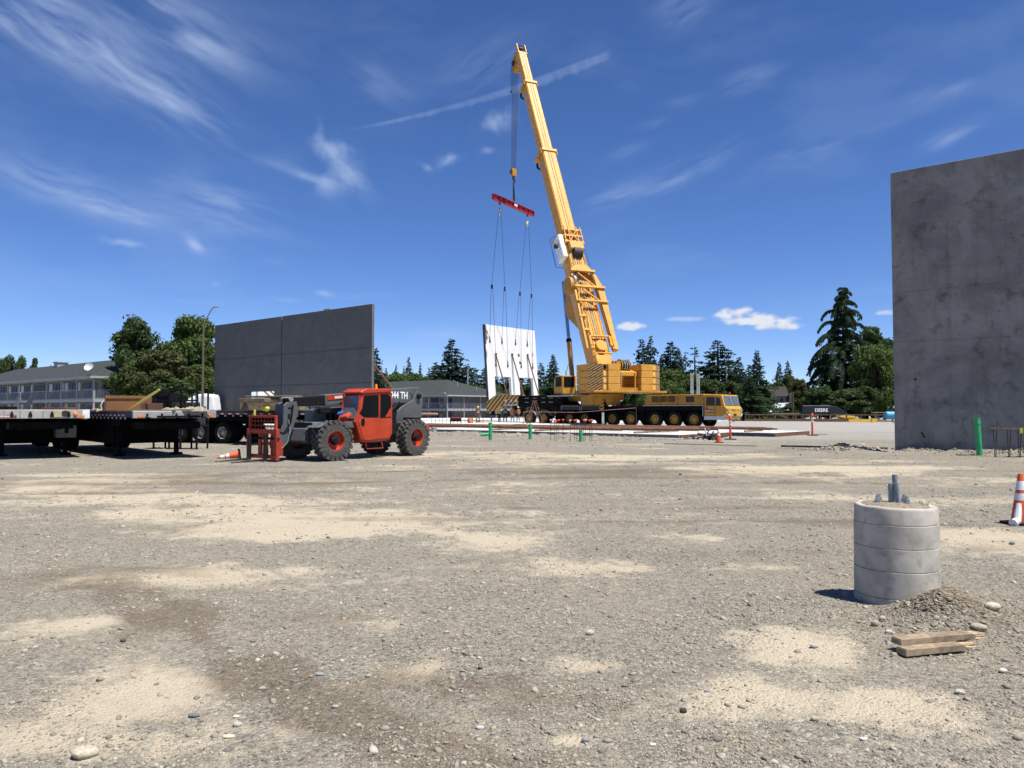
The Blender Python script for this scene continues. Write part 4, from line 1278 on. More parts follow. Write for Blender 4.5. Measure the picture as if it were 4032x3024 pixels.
# hoist ropes and hook block
HOOK = W(2022, 690, 98.0)
headw = (Matrix.Translation(CR0) @ Matrix.Rotation(GRID, 4, 'Z')) @ BM_ @ Vector((45.9, 0, -1.95))
hdir = Vector((-.92, -.4, 0))
for i in range(6):
    a = headw + hdir * (.42 - i * .165) + Vector((0, 0, .1))
    b_ = HOOK + hdir * (.30 - i * .12) + Vector((0, 0, .55))
    MB().cyl(CL_(a), CL_(b_), .024, n=6).build('hoist_rope', M_rope, crane)
a = headw + hdir * .62 + Vector((0, 0, .3))
b_ = a + Vector((0, 0, -3.2))
MB().cyl(CL_(a), CL_(b_), .03, n=6).cyl(CL_(b_), CL_(b_ - Vector((0, 0, .3))), .09, n=8).build('limit_weight', M_dark, crane)
hk = MB().box((0, 0, .35), (.42, .85, 1.0)).build('hook_block', M_yel2, crane, bevel=.06, loc=CL_(HOOK))
MB().lathe([(.40, -.08), (.40, .08), (0, .08), (0, -.08), (.40, -.08)], (0, -.25, .35), 'x', 20).lathe([(.40, -.08), (.40, .08), (0, .08), (0, -.08), (.40, -.08)], (0, .25, .35), 'x', 20).build('hook_sheave', M_dark, hk)
MB().cyl((0, 0, -.15), (0, 0, -.55), .16, n=12).tube([(0, 0, -.5), (0, .2, -.75), (0, .2, -1.0), (0, 0, -1.15), (0, -.18, -1.0)], [.13, .12, .11, .1, .06], 10).build('hook', M_dark, hk)

# ------------------------------------------------------------------ lifted load: spreader beam, pulley blocks, panel
M_red = mat('beam_red', (.34, .018, .03), .5, var=.15, scale=3, dirt=.2, dirtcol=(.2, .03, .03))
BL, BR = W(1941, 773, 94.6), W(2100, 838, 103.2)
BR.z = BL.z
bd = (BR - BL)
spb = thing('spreader_beam', 'dark red steel spreader beam hanging from the crane hook', 'spreader beam', (BL + BR) / 2, math.atan2(bd.y, bd.x))
hl = bd.length / 2
MB().bx(-hl, hl, -.20, .20, .30, .36).bx(-hl, hl, -.20, .20, -.36, -.30).bx(-hl, hl, -.02, .02, -.30, .30).build('i_beam', M_red, spb)
for x_ in np.linspace(-hl + .02, hl - .02, 9):
    MB().bx(x_ - .02, x_ + .02, -.19, .19, -.30, .30).build('stiffener', M_red, spb)
MB().bx(-.25, .55, -.215, -.205, -.12, .2).build('rating_plate', mat('plate_pale', (.7, .55, .5), .5), spb)
MB().bx(-.12, .12, -.06, .06, .36, .62).build('lifting_lug', M_red, spb)
for x_ in (-hl + 1.6, hl - 1.6):
    MB().bx(x_ - .12, x_ + .12, -.06, .06, -.62, -.36).build('lifting_lug', M_red, spb)
    MB().tube([(x_ - .14, 0, -.75), (x_ - .14, 0, -.55), (x_, 0, -.45), (x_ + .14, 0, -.55), (x_ + .14, 0, -.75)], .05, 8).build('shackle', M_dark, spb)
mid = (BL + BR) / 2 + Vector((0, 0, .62))
for sd in (-1, 1):
    o = MB().cyl(HOOK + Vector((0, 0, -1.1)), mid + Vector((sd * .1, sd * .15, 0)), .07, n=8).build('sling', M_dark)
    tag(o, 'short dark sling leg between the crane hook and the red spreader beam', 'sling', 'slings under the hook')
# pulley blocks: upper pair yellow, lower four dark, ropes belong to the block above them
M_pul = mat('pulley_yellow', (.66, .56, .28), .5, var=.1)
PW = W(1905, 1277, 97.5)          # upper left corner of the panel
ph = Vector((.643, .766, 0))
PWID, PHT = 10.4, 10.2
lean = Vector((.766, -.643, 0))
pbase = Vector((PW.x, PW.y, PW.z)) + lean * .80
pup = (PW - Vector((pbase.x, pbase.y, PW.z - PHT))).normalized()
porg = PW - pup * PHT
pn_ = ph.cross(pup).normalized()
if pn_.dot(lean) < 0:
    pn_ = -pn_


def on_panel(s, h, off=.05):
    return porg + ph * s + pup * h + pn_ * (.13 + off)


def pulley(name, top, bot, r, m, label, group, ropes):
    t = thing(name, label, 'pulley block', bot, math.atan2(bd.y, bd.x) + R(15), group)
    L_ = (top - bot).length
    MB().lathe([(.0, -.09), (r * .8, -.09), (r, -.05), (r, .05), (r * .8, .09), (0, .09)], (0, 0, 0), 'y', 24).build('sheave_case', m, t)
    MB().bx(-r * .35, r * .35, -.11, .11, r * .2, r * 1.7).build('cheek_plate', m, t)
    MB().cyl((0, -.12, 0), (0, .12, 0), r * .3, n=12).build('axle_pin', M_dark, t)
    MB().tube([(-.07, 0, r * 1.55), (-.09, 0, r * 1.9), (0, 0, r * 2.3), (.09, 0, r * 1.9), (.07, 0, r * 1.55)], .04, 6).build('swivel_hook', M_dark, t)
    inv = Matrix.Rotation(-(math.atan2(bd.y, bd.x) + R(15)), 3, 'Z')
    for q0, q1 in ropes:
        MB().cyl(inv @ (q0 - bot), inv @ (q1 - bot), .022, n=6).build('wire_rope', M_rope, t)
    return t


up = []
for kk, xx in enumerate((-hl + 1.6, hl - 1.6)):
    p = (BL + BR) / 2 + bd.normalized() * xx
    pc_ = p + Vector((0, 0, -1.75))
    ll = []
    lows = [p + ph * dx + (Vector((-.2, 1.2, 0))) + Vector((0, 0, -11.0 - .2 * abs(dx))) for dx in (-1.25, 1.25)]
    for lo_, sg in zip(lows, (-1, 1)):
        ll.append((pc_ + ph * (sg * .26), lo_ + Vector((0, 0, .6))))
    pulley('pulley_block', p + Vector((0, 0, -.8)), pc_, .30, M_pul, 'pale yellow pulley block hanging under the red spreader beam', 'yellow pulley blocks under the spreader beam', ll)
    for j, lo_ in enumerate(lows):
        s_ = (1.15, 3.55, 6.35, 8.85)[kk * 2 + j]
        a1_ = on_panel(s_ - .35, PHT * .80)
        a2_ = on_panel(s_ + .55, PHT * .50)
        pulley('pulley_block', lo_, lo_, .20, M_dark, 'small dark pulley block midway on the ropes above the white panel', 'dark pulley blocks above the panel',
               [(lo_ + ph * -.16, a1_ + Vector((0, 0, .5))), (lo_ + ph * .16, a2_ + Vector((0, 0, .5)))])
        for q in (a1_, a2_):
            an = thing('lifting_hook', 'dark lifting hook clipped to an anchor on the face of the white panel', 'hook', q, GRID + R(90), 'lifting hooks on the white panel')
            MB().tube([(0, 0, .5), (0, 0, .2), (.09, 0, .05), (0, 0, -.1), (-.08, 0, 0)], .05, 8).build('hook_body', M_dark, an)
            MB().bx(-.12, .12, -.05, .05, -.28, -.05).build('anchor_plate', M_dark, an)
# the white tilt-up panel with two openings
M_wp = mat('white_tilt_panel', (.62, .62, .61), .8, var=.04, scale=.7, dirt=.10, dirtcol=(.52, .51, .49))
pan = thing('tilt_up_panel', 'white concrete tilt-up panel with two openings, hanging from the crane ropes', 'wall panel', porg)
pan.rotation_euler = Matrix((ph, -pn_, pup)).transposed().to_euler()
S1, S2, S3, S4, OT = 1.4, 4.6, 6.4, 9.3, 3.5
for (a, b_, c, d_) in ((0, PWID, OT, PHT), (0, S1, 0, OT), (S2, S3, 0, OT), (S4, PWID, 0, OT)):
    MB().bx(a, b_, -.13, .25, c, d_ - (.002 if d_ == OT else 0)).build('concrete_face', M_wp, pan, bevel=.01)
MB().bx(-.012, -.001, -.128, .249, .0, PHT).build('panel_edge', mat('shaded_edge', (.07, .072, .075), .9, var=.3, scale=2), pan)  # dark plate puts the shade of the end face into its colour
pts = [(-.005, PHT)]
for q in np.linspace(0, 1, 12):
    pts.append((.05 + .55 * math.sin(q * math.pi) ** .7 * (.7 + .3 * math.sin(q * 21)), PHT - q * 2.6))
pts.append((-.005, PHT - 2.6))
MB().prism([(p[0], p[1]) for p in pts], -.139, -.1315, 'y').build('grey_stain', mat('stain_grey', (.12, .12, .125), .9, var=.3, scale=2), pan)
for s_, h_ in ((3.3, 7.25), (5.6, 7.3), (7.9, 7.35)):
    MB().bx(s_ - .13, s_ + .13, -.137, -.1315, h_ - .25, h_ + .2).build('patched_anchor', mat('patch_grey', (.55, .55, .53), .9), pan)
for s_, h_, w_ in ((6.55, 6.6, .17), (6.7, 5.6, .14), (9.6, 6.9, .1)):
    MB().bx(s_ - w_, s_ + w_, -.138, -.1315, h_ - .28, h_ + .1).build('rust_anchor', M_dark, pan)
for kk, (s_, h_) in enumerate(((1.75, 6.35), (5.05, 6.5), (8.35, 6.6))):
    a = on_panel(s_, h_, .1)
    c = on_panel(s_ + .1, .1, .1) + pn_ * 1.9 + Vector((0, 0, -.55))
    t = thing('panel_brace', 'brown steel brace hanging from the white panel face', 'brace', a, GRID, 'braces on the lifted panel')
    iv = Matrix.Rotation(-GRID, 3, 'Z')
    MB().cyl((0, 0, 0), iv @ (c - a), .085, n=12).build('brace_pipe', M_rust, t)
    MB().box((0, 0, 0), (.3, .1, .35)).build('brace_shoe', M_dark, t)
    MB().cyl((0, 0, 0), iv @ (on_panel(s_ + .15, 1.2, .1) - a), .02, n=6).build('tie_rope', M_rope, t)
# ------------------------------------------------------------------ telehandler
M_org = mat('machine_orange', (.39, .040, .012), .42, var=.14, scale=2.5, dirt=.4, dirtcol=(.26, .10, .055))
M_gry = mat('machine_grey', (.085, .093, .10), .5, var=.12, scale=2, dirt=.25, dirtcol=(.16, .14, .12))
M_gtyre = mat('grey_tyre', (.066, .064, .06), .85, var=.25, scale=6, dirt=.45, dirtcol=(.17, .15, .125))
M_blk2 = mat('matt_black', (.010, .010, .011), .7, var=.2, spec=.15)
M_let = MATS['letter_white']
th_az = math.atan2(-.79, -.61)
th = thing('telehandler', 'orange and grey telehandler with a low boom and fork carriage', 'telehandler', (-4.23, 27.28, 0), th_az)
THR = .635
t = MB().lathe([(.31, -.20), (.45, -.215), (.545, -.20), (.565, -.17), (.57, 0), (.565, .17), (.545, .20), (.45, .215), (.31, .20), (.30, 0), (.31, -.20)], axis='y', n=44)
NL = 22
for i in range(NL):
    for sd in (-1, 1):
        a = 2 * math.pi * (i + (.5 if sd > 0 else 0)) / NL
        # each lug: an outer block over the shoulder and a slanted inner bar
        for (y_, wy, da, wa_) in ((sd * .175, .10, 0.0, .105), (sd * .075, .13, .10 * 1, .085)):
            aa_ = a + da * sd * (1 if sd > 0 else -1)
            t.box((.595 * math.cos(aa_), y_, .595 * math.sin(aa_)), (.085, wy, wa_), (0, -aa_, 0))
tt_m = t.mesh('telehandler_tyre')
q = MB().lathe([(.315, -.19), (.30, -.20), (.285, -.17), (.28, -.06), (.20, -.03), (.13, -.02), (.0, -.02)], axis='y', n=36, cap=False)
tr_m = q.mesh('telehandler_rim')
hb_m = MB().lathe([(.135, -.02), (.135, -.12), (.10, -.15), (.09, -.21), (0, -.215)], axis='y', n=24, cap=False).mesh('telehandler_hub')
bo_m = MB()
for i in range(10):
    a = 2 * math.pi * i / 10
    bo_m.cyl((.165 * math.cos(a), -.02, .165 * math.sin(a)), (.165 * math.cos(a), -.06, .165 * math.sin(a)), .012, n=6)
bo_m = bo_m.mesh('telehandler_studs')
ho_m = MB()
for i in range(22):
    for rr_ in (.40, .48):
        a = 2 * math.pi * (i + (.5 if rr_ > .45 else 0)) / 22
        yy = -.209 if rr_ < .45 else -.2145
        ho_m.cyl((rr_ * math.cos(a), yy, rr_ * math.sin(a)), (rr_ * math.cos(a), yy - .004, rr_ * math.sin(a)), .016, n=8)
ho_m = ho_m.mesh('telehandler_holes')
for me in (tt_m, tr_m, hb_m):
    me.polygons.foreach_set('use_smooth', [True] * len(me.polygons))
    me.set_sharp_from_angle(angle=R(32))
for x_, y_, st in ((0, .95, R(2)), (3.53, .95, R(-7)), (0, -.95, R(2)), (3.53, -.95, R(-7))):
    o = put('wheel', tt_m, M_gtyre, th, smooth=False, loc=(x_, y_, THR), rot=(0, random.uniform(0, 1), (math.pi if y_ > 0 else 0) + st))
    put('rim', tr_m, M_org, o, smooth=False)
    put('hub', hb_m, M_blk2, o, smooth=False)
    put('wheel_studs', bo_m, M_grey, o, smooth=False)['kind'] = 'stuff'
    put('sidewall_holes', ho_m, M_blk2, o, smooth=False)['kind'] = 'stuff'
# chassis and axles
MB().prism([(-.75, .55), (-.75, 1.05), (-.2, 1.15), (3.3, 1.12), (4.15, 1.02), (4.25, .62), (3.9, .5), (-.4, .48)], -.42, .42, 'y').build('chassis', M_gry, th, bevel=.03)
for x_ in (0, 3.53):
    MB().cyl((x_, -.8, THR), (x_, .8, THR), .12, n=14).bx(x_ - .18, x_ + .18, -.25, .25, .45, .85).build('axle', M_blk2, th)
MB().bx(3.35, 4.05, .1, .62, .60, 1.22).build('front_block', M_gry, th, bevel=.04)
MB().bx(4.051, 4.07, -.4, .6, .55, 1.2).build('front_plate', mat('shaded_front', (.02, .024, .04), .5), th)  # blue-black plate paints the shade on the front of the grey chassis
MB().bx(3.3, 4.0, -.62, -.1, .6, 1.15).build('front_block', M_gry, th, bevel=.04)
MB().prism([(2.7, 1.02), (2.8, 1.22), (3.9, 1.20), (4.2, 1.05)], .45, 1.02, 'y').build('front_fender', M_gry, th, bevel=.02)
MB().bx(3.75, 3.85, 1.025, 1.03, 1.0, 1.14).build('decal', M_white, th)
MB().cyl((3.85, .55, 1.2), (3.85, .55, 1.62), .022, n=8).cyl((3.85, .55, 1.62), (3.7, .55, 1.66), .022, n=8).build('lamp_post', M_blk2, th)
MB().bx(3.35, 3.75, .42, .62, 1.48, 1.70).build('work_light', M_blk2, th, bevel=.04)
# cab
cp = [(1.08, .80), (1.22, .58), (2.30, .53), (2.50, .60), (2.72, 1.22), (2.52, 1.62), (2.48, 2.08), (2.36, 2.22), (1.25, 2.26), (1.10, 2.16)]
cabt = MB().prism(cp, .22, 1.08, 'y').build('cab', M_org, th, bevel=.05)
MB().prism([(1.18, .80), (1.28, .66), (2.28, .60), (2.42, .66), (2.60, 1.22), (2.46, 1.34), (1.75, 1.30), (1.16, 1.28)], 1.082, 1.10, 'y').build('door', M_org, cabt, bevel=.012)
MB().prism([(1.74, 1.36), (2.36, 1.36), (2.56, 1.50), (2.44, 1.66), (2.38, 2.06), (1.74, 2.10)], 1.082, 1.093, 'y').build('door_window', M_glass, cabt)
MB().prism([(1.17, 1.36), (1.66, 1.34), (1.66, 2.12), (1.32, 2.13), (1.19, 2.04)], 1.082, 1.093, 'y').build('rear_window', M_glass, cabt)
MB().prism([(1.17, 1.38), (1.17, 1.72), (1.45, 1.36)], 1.0935, 1.10, 'y').build('window_gusset', M_org, cabt)
MB().tube([(2.50, 1.10, 1.28), (2.42, 1.13, 1.28), (2.40, 1.13, 1.14), (2.49, 1.10, 1.12)], .014, 6).bx(2.36, 2.50, 1.10, 1.115, 1.10, 1.32).build('door_handle', M_blk2, cabt)
# windscreen side: front of the cab is glass above, panel below
def sl(z):
    return 2.72 - (z - 1.22) * (.20 / .40) if z < 1.62 else 2.52 - (z - 1.62) * .087
MB().add([(sl(1.32) + .03, .28, 1.32), (sl(1.32) + .03, 1.02, 1.32), (2.555, 1.02, 1.62), (2.555, .28, 1.62), (2.515, 1.02, 2.05), (2.515, .28, 2.05)], [(0, 1, 2, 3), (3, 2, 4, 5)]).build('windscreen', mat('cab_glass', (.10, .13, .15), .05, spec=.8, var=.2), cabt)
for y_ in (.25, 1.05):
    MB().tube([(2.75, y_, 1.22), (2.57, y_, 1.62), (2.52, y_, 2.1)], .028, 6).build('pillar', M_org, cabt)
MB().prism([(1.12, 2.24), (1.22, 2.32), (2.3, 2.30), (2.56, 2.18), (2.52, 2.12), (1.2, 2.2)], .18, 1.12, 'y').build('cab_roof', M_org, cabt, bevel=.03)
MB().cyl((1.55, .75, 2.32), (1.55, .75, 2.37), .05, n=12).cyl((1.55, .75, 2.37), (1.55, .75, 2.47), .045, .038, n=14).build('beacon', mat('beacon_amber', (.75, .28, .02), .25), cabt)
MB().cyl((1.3, .6, 2.3), (1.3, .6, 2.42), .012, n=6).box((1.3, .6, 2.45), (.08, .1, .07)).build('rear_lamp', M_blk2, cabt)
MB().bx(1.5, 2.1, .35, .9, 1.0, 1.2).bx(1.4, 1.55, .38, .85, 1.2, 1.75).build('driver_seat', M_blk2, cabt)
# things lying at the windscreen: red jacket, paper, blue cap like clutter
MB().box((2.85, .75, 1.38), (.28, .34, .16), (.3, .5, .2)).build('dash_bundle', mat('red_cloth', (.42, .05, .03), .9, bump=.4), cabt, bevel=.05)
MB().box((2.82, .45, 1.50), (.14, .22, .05), (.2, .6, .3)).build('dash_bundle', mat('blue_cloth', (.03, .10, .38), .8), cabt, bevel=.015)
# step
MB().tube([(2.25, 1.02, .56), (2.25, 1.10, .33), (1.55, 1.10, .33), (1.55, 1.02, .56)], .017, 6).build('step', M_org, th)
# hydraulic tank side / engine cowl on the far side
MB().prism([(.55, .85), (.6, 1.62), (1.4, 1.72), (3.1, 1.62), (3.15, .85)], -1.05, -.45, 'y').build('engine_cowl', M_gry, th, bevel=.05)
for x_ in np.arange(1.0, 2.6, .22):
    MB().bx(x_, x_ + .14, -.447, -.440, 1.15, 1.5).build('cowl_vent', M_blk2, th)
for x_, z_ in ((3.0, 1.98), (2.75, 2.0)):
    MB().cyl((x_, -.9, 1.6), (x_, -.9, z_), .018, n=6).build('mirror_arm', M_blk2, th)
    MB().box((x_ + .02, -.88, z_ - .1), (.05, .2, .3)).build('mirror', M_grey, th, bevel=.01)
# boom tower at the rear
for y_ in (-.42, .12):
    MB().prism([(-.75, .95), (-1.2, 1.35), (-1.28, 2.2), (-.95, 2.3), (-.75, 1.95), (-.2, 1.72), (.45, 1.2), (.6, .95)], y_, y_ + .07, 'y').build('tower_plate', M_gry, th, bevel=.01)
MB().cyl((-1.02, -.5, 2.1), (-1.02, .28, 2.1), .09, n=14).build('tower_pin', M_blk2, th)
# boom, slightly nose down
bx0, bz0, bx1, bz1 = -1.25, 2.42, 4.45, 1.98
boomo = MB().prism([(bx0, bz0 - .58), (bx0 - .02, bz0 - .12), (bx0 + .02, bz0 + .03), (1.2, 2.27), (1.2, 1.83)], -.40, .06, 'y').build('boom_rear', M_gry, th, bevel=.025)
MB().prism([(1.15, 1.86), (1.15, 2.24), (3.1, 2.10), (3.1, 1.74)], -.37, .03, 'y').build('boom_middle', M_gry, th, bevel=.02)
MB().prism([(3.05, 1.77), (3.05, 2.07), (4.5, 1.97), (4.5, 1.68)], -.34, .0, 'y').build('boom_inner', M_blk2, th, bevel=.02)
MB().bx(1.3, 3.0, .032, .045, 2.0, 2.15).build('red_label_strip', M_org, th, rot=(0, R(4.1), 0), loc=(-.11, 0, .14))
MB().bx(1.9, 2.7, .046, .05, 2.03, 2.11).build('white_label', M_white, th, rot=(0, R(4.1), 0), loc=(-.11, 0, .14))
text_mesh('lettering', '1044 TH', .36, M_let, boomo, (-.10, .068, 2.12), (R(90), R(2.0), math.pi), .003, sx=.78, bold=.006)
MB().prism([(-1.12, 1.98), (-1.02, 2.24), (-.72, 2.27), (-.86, 2.0)], .061, .085, 'y').build('boom_boss', M_gry, boomo, bevel=.015)
MB().cyl((-.1, .1, 1.5), (1.5, -.1, 1.85), .07, n=14).cyl((-.9, .1, 1.42), (-.1, .1, 1.5), .045, n=12).build('lift_cylinder', M_blk2, th)
MB().cyl((.95, .32, 1.15), (.25, .32, 1.72), .065, n=14).cyl((.25, .32, 1.72), (.05, .32, 1.88), .04, n=12).build('level_cylinder', M_blk2, th)
for k_ in range(4):
    MB().tube([(.9, .2 + k_ * .03, 1.1), (.5, .3 + k_ * .02, 1.45), (.1, .2, 1.75), (-.3, .12, 1.8)], .016, 6).build('hose', M_blk2, th)
tri = MB().prism([(.05, 1.30), (.15, 1.30), (.10, 1.40)], .1901, .194, 'y').build('warning_decal', mat('decal_yellow', (.8, .6, .05), .5), th)
MB().cyl((.25, .192, 1.15), (.25, .197, 1.15), .05, n=16).build('round_decal', M_white, th)
MB().prism([(-.95, .62), (-1.0, .95), (-.82, 1.12), (-.5, 1.12), (-.5, .55)], -.75, .85, 'y').build('rear_hood', M_org, th, bevel=.06)
MB().bx(-.55, -.1, .35, .8, 1.15, 1.33).build('battery_box', M_blk2, th, bevel=.02)
MB().bx(.3, .95, .45, .78, .75, 1.15).cyl((.62, .6, 1.15), (.62, .6, 1.5), .12, n=14).build('air_cleaner', M_blk2, th, bevel=.02)
MB().cyl((-1.0, -.05, 1.45), (-2.3, -.05, 1.44), .05, n=12).build('tail_pipe', mat('bare_pipe', (.30, .20, .12), .6, .3), th)
# boom head and gooseneck
for y_ in (-.36, -.02):
    MB().prism([(4.22, 1.86), (4.58, 1.84), (4.70, 1.74), (4.70, 1.2), (4.92, .72), (4.92, .42), (4.70, .40), (4.38, .95), (4.15, 1.5)], y_, y_ + .06, 'y').build('gooseneck_plate', M_gry, th, bevel=.012)
MB().bx(4.712, 4.735, -.34, .03, 1.1, 1.78).build('gooseneck_cover', mat('navy_cover', (.028, .034, .055), .5), th)
MB().prism([(4.25, 1.82), (4.55, 1.81), (4.66, 1.25), (4.3, 1.25)], -.30, -.02, 'y').build('gooseneck_core', M_blk2, th)
MB().box((4.47, .045, 1.66), (.16, .012, .05)).box((4.52, .045, 1.28), (.07, .012, .40)).build('slot', M_blk2, th)
MB().cyl((4.42, -.42, 1.93), (4.42, .04, 1.93), .075, n=16).build('extend_roller', M_grey, th)
MB().tube([(4.55, .08, 1.3), (4.52, .12, .95), (4.62, .14, .6), (4.8, .1, .42), (4.95, .0, .48)], .014, 6).build('hose', M_grey, th)
for k_ in range(3):
    MB().tube([(4.4, .06 + .03 * k_, 1.75), (4.5, .09 + .03 * k_, 1.2), (4.7, .06, .9), (4.95, 0, .95 - .05 * k_)], .014, 6).build('hose', M_blk2, th)
# fork carriage
CX, CL0, CL1 = 5.02, -1.36, .22
M_org2 = mat('carriage_orange', (.34, .038, .016), .55, var=.15, scale=3, dirt=.35, dirtcol=(.2, .07, .04))
MB().bx(CX - .05, CX + .06, CL1 - .12, CL1, .05, 1.02).build('carriage_post', M_org2, th, bevel=.012)
MB().bx(CX - .05, CX + .06, CL0, CL0 + .12, .05, 1.02).build('carriage_post', M_org2, th, bevel=.012)
MB().bx(CX - .06, CX + .05, CL0 + .12, CL1 - .12, .86, 1.0).build('carriage_beam', M_org2, th, bevel=.012)
MB().bx(CX - .06, CX + .04, CL0 + .12, CL1 - .12, .10, .22).build('carriage_beam', M_org2, th, bevel=.012)
MB().bx(CX - .03, CX + .05, CL0 + .1, CL1 - .08, 1.36, 1.43).build('backrest_bar', M_org2, th, bevel=.01)
for y_ in (CL0 + .1, CL1 - .14):
    MB().bx(CX - .03, CX + .05, y_, y_ + .06, 1.0, 1.36).build('backrest_post', M_org2, th)
gl = MB()
for y_ in np.linspace(CL0 + .2, CL1 - .2, 8):
    gl.cyl((CX, y_, 1.0), (CX, y_, 1.37), .009, n=5)
for z_ in (1.12, 1.25):
    gl.cyl((CX, CL0 + .14, z_), (CX, CL1 - .1, z_), .009, n=5)
o = gl.build('backrest_mesh', M_org2, th)
o['kind'] = 'stuff'
for y_ in (-.85, -.55):
    MB().bx(CX - .08, CX - .02, y_, y_ + .16, .1, .9).build('carriage_plate', M_org2, th)
MB().prism([(4.75, .55), (5.0, .9), (5.0, .15), (4.75, .2)], -.2, .1, 'y').build('tilt_plate', M_org2, th, bevel=.01)
MB().cyl((CX, CL0 + .1, .72), (CX, CL1 + .03, .72), .035, n=12).build('fork_shaft', M_blk2, th)
for y_ in (CL0 + .16, -.36):
    MB().prism([(CX + .07, .85), (CX + .13, .85), (CX + .14, .10), (CX + 1.25, .045), (CX + 1.25, .03), (CX + .07, .04)], y_, y_ + .12, 'y').build('fork', mat('fork_black', (.02, .018, .017), .5, .4, dirt=.4, dirtcol=(.12, .08, .06)), th, bevel=.006)

# ------------------------------------------------------------------ flatbed trailers
M_tape_r = mat('tape_red', (.20, .015, .015), .5)
M_tape_w = mat('tape_white', (.55, .55, .55), .5)
M_deckw = mat('deck_planks', (.20, .165, .13), .85, var=.3, scale=3)
M_rimw = mat('rim_white', (.42, .42, .40), .5, .3, var=.15, scale=4, dirt=.3)
tw = wheel_meshes(.52, .56, .29, 'trailer', 32, 10)


def trailer(label, front, az, length, rail_m, front_m, z_top=1.56, depth=.22, axles=(-10.8, -12.1), legs=True, style=0, box=True, grp='flatbed trailers parked side by side'):
    """local x forward (front face at x = 0, deck runs to -length), y left"""
    t = thing('flatbed_trailer', label, 'trailer', (front.x, front.y, 0), az, grp)
    hw = 1.28
    d = MB().bx(-length, -.16, -hw + .06, hw - .06, z_top - .07, z_top).build('deck', M_deckw, t)
    for sd in (-1, 1):
        rr = MB().bx(-length, -.1, sd * hw - .05, sd * hw + .05, z_top - depth, z_top + .012).build('side_rail', rail_m, t, bevel=.01)
        y_ = sd * (hw + .053)
        x_ = -.6
        i = 0
        while x_ > -length + .5:
            MB().bx(x_ - .26, x_, y_ - .004, y_ + .004, z_top - depth + .03, z_top - depth + .085).build('reflective_tape', M_tape_r, rr)
            MB().bx(x_ - .44, x_ - .262, y_ - .004, y_ + .004, z_top - depth + .03, z_top - depth + .085).build('reflective_tape', M_tape_w, rr)
            MB().bx(x_ - .2, x_ - .12, y_ - .02, y_ + .02, z_top - depth - .07, z_top - depth).build('strap_hook', M_grey, rr)
            x_ -= .46 if i < 14 else .92
            i += 1
    fb = MB().bx(-.16, 0, -hw - .04, hw + .04, z_top - depth - .03, z_top + .02).build('front_bulkhead', front_m, t, bevel=.012)
    for sd in (-1, 1):
        MB().bx(.001, .02, sd * 1.08 - .10, sd * 1.08 + .10, z_top - depth + .0, z_top - depth + .07).build('marker_lamp', mat('lamp_amber', (.75, .20, .02), .35), fb)
    if style == 1:
        for y_ in (-.9, -.45, .0, .4, .85):
            MB().bx(.001, .03, y_ - .03, y_ + .03, z_top - .16, z_top - .06).cyl((.02, y_ - .07, z_top - .18), (.02, y_ + .1, z_top - .2), .02, n=6).build('glad_hand', M_blk2, fb)
        MB().bx(.001, .06, -.6, .75, z_top - depth - .02, z_top - depth + .05).build('hose_tray', M_blk2, fb)
    if style == 2:
        for y_ in (-1.05, -.62, .0, .55, .95):
            MB().bx(.001, .02, y_ - .015, y_ + .015, z_top - .23, z_top + .0).build('bulkhead_rib', M_grey, fb)
        for y_ in (-.85, -.35, .25, .72):
            MB().bx(.001, .035, y_ - .05, y_ + .05, z_top - .22, z_top - .10).cyl((.02, y_, z_top - .07), (.04, y_, z_top - .07), .035, n=10).build('tie_ring', M_blk2, fb)
        MB().cyl((.002, .62, z_top - .1), (.03, .62, z_top - .1), .10, n=20).build('round_socket', M_dark, fb)
        MB().bx(.002, .02, .3, .52, z_top - .22, z_top - .14).build('yellow_decal', mat('faded_yellow', (.5, .36, .1), .6), fb)
        MB().lathe([(.07, .0), (.06, .05), (0, .06)], (.0, .92, z_top - .1), 'x', 14).build('clearance_lamp', mat('lamp_orange', (.8, .3, .08), .3), fb)
        MB().bx(.022, .03, -1.3, -.72, z_top - .24, z_top - .15).build('name_plate', mat('plate_red', (.25, .02, .03), .5), fb)
        text_mesh('lettering', 'BARNHART', .085, M_let, fb, (.033, -1.0, z_top - .195), (R(90), 0, R(90)), .001, bold=.002)
        MB().bx(-.05, .012, hw - .16, hw + .05, z_top - depth - .025, z_top + .03).build('corner_post', mat('corner_white', (.72, .72, .7), .5), fb)
    for sd in (-1, 1):
        MB().bx(-length, -.4, sd * .5 - .07, sd * .5 + .07, .95, z_top - .07).build('main_beam', M_blk, t)
    for x_ in np.arange(-length + .4, -.3, 1.2):
        MB().bx(x_ - .04, x_ + .04, -hw + .05, hw - .05, z_top - .22, z_top - .071).build('cross_member', M_blk, t)
    MB().bx(-1.6, -.3, -.9, .9, .98, 1.2).build('kingpin_plate', M_blk, t)
    if legs:
        for sd in (-1, 1):
            MB().bx(-2.75, -2.61, sd * .95 - .07, sd * .95 + .07, .08, 1.3).bx(-2.85, -2.51, sd * .95 - .17, sd * .95 + .17, .0, .08).build('landing_leg', M_blk, t, bevel=.01)
    if box:
        MB().bx(-8.4, -3.1, -1.05, 1.05, .42, 1.05).build('underside_shade_box', M_blk, t)  # added black filler standing in for the deep shade under the deck
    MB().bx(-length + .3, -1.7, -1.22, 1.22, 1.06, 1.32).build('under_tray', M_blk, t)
    for x_ in axles:
        for sd in (-1, 1):
            add_wheel(t, tw, x_, sd * .98, .52, M_tyre, M_rimw, flip=sd > 0)
        MB().cyl((x_, -.9, .52), (x_, .9, .52), .09, n=10).build('axle', M_blk, t)
    return t


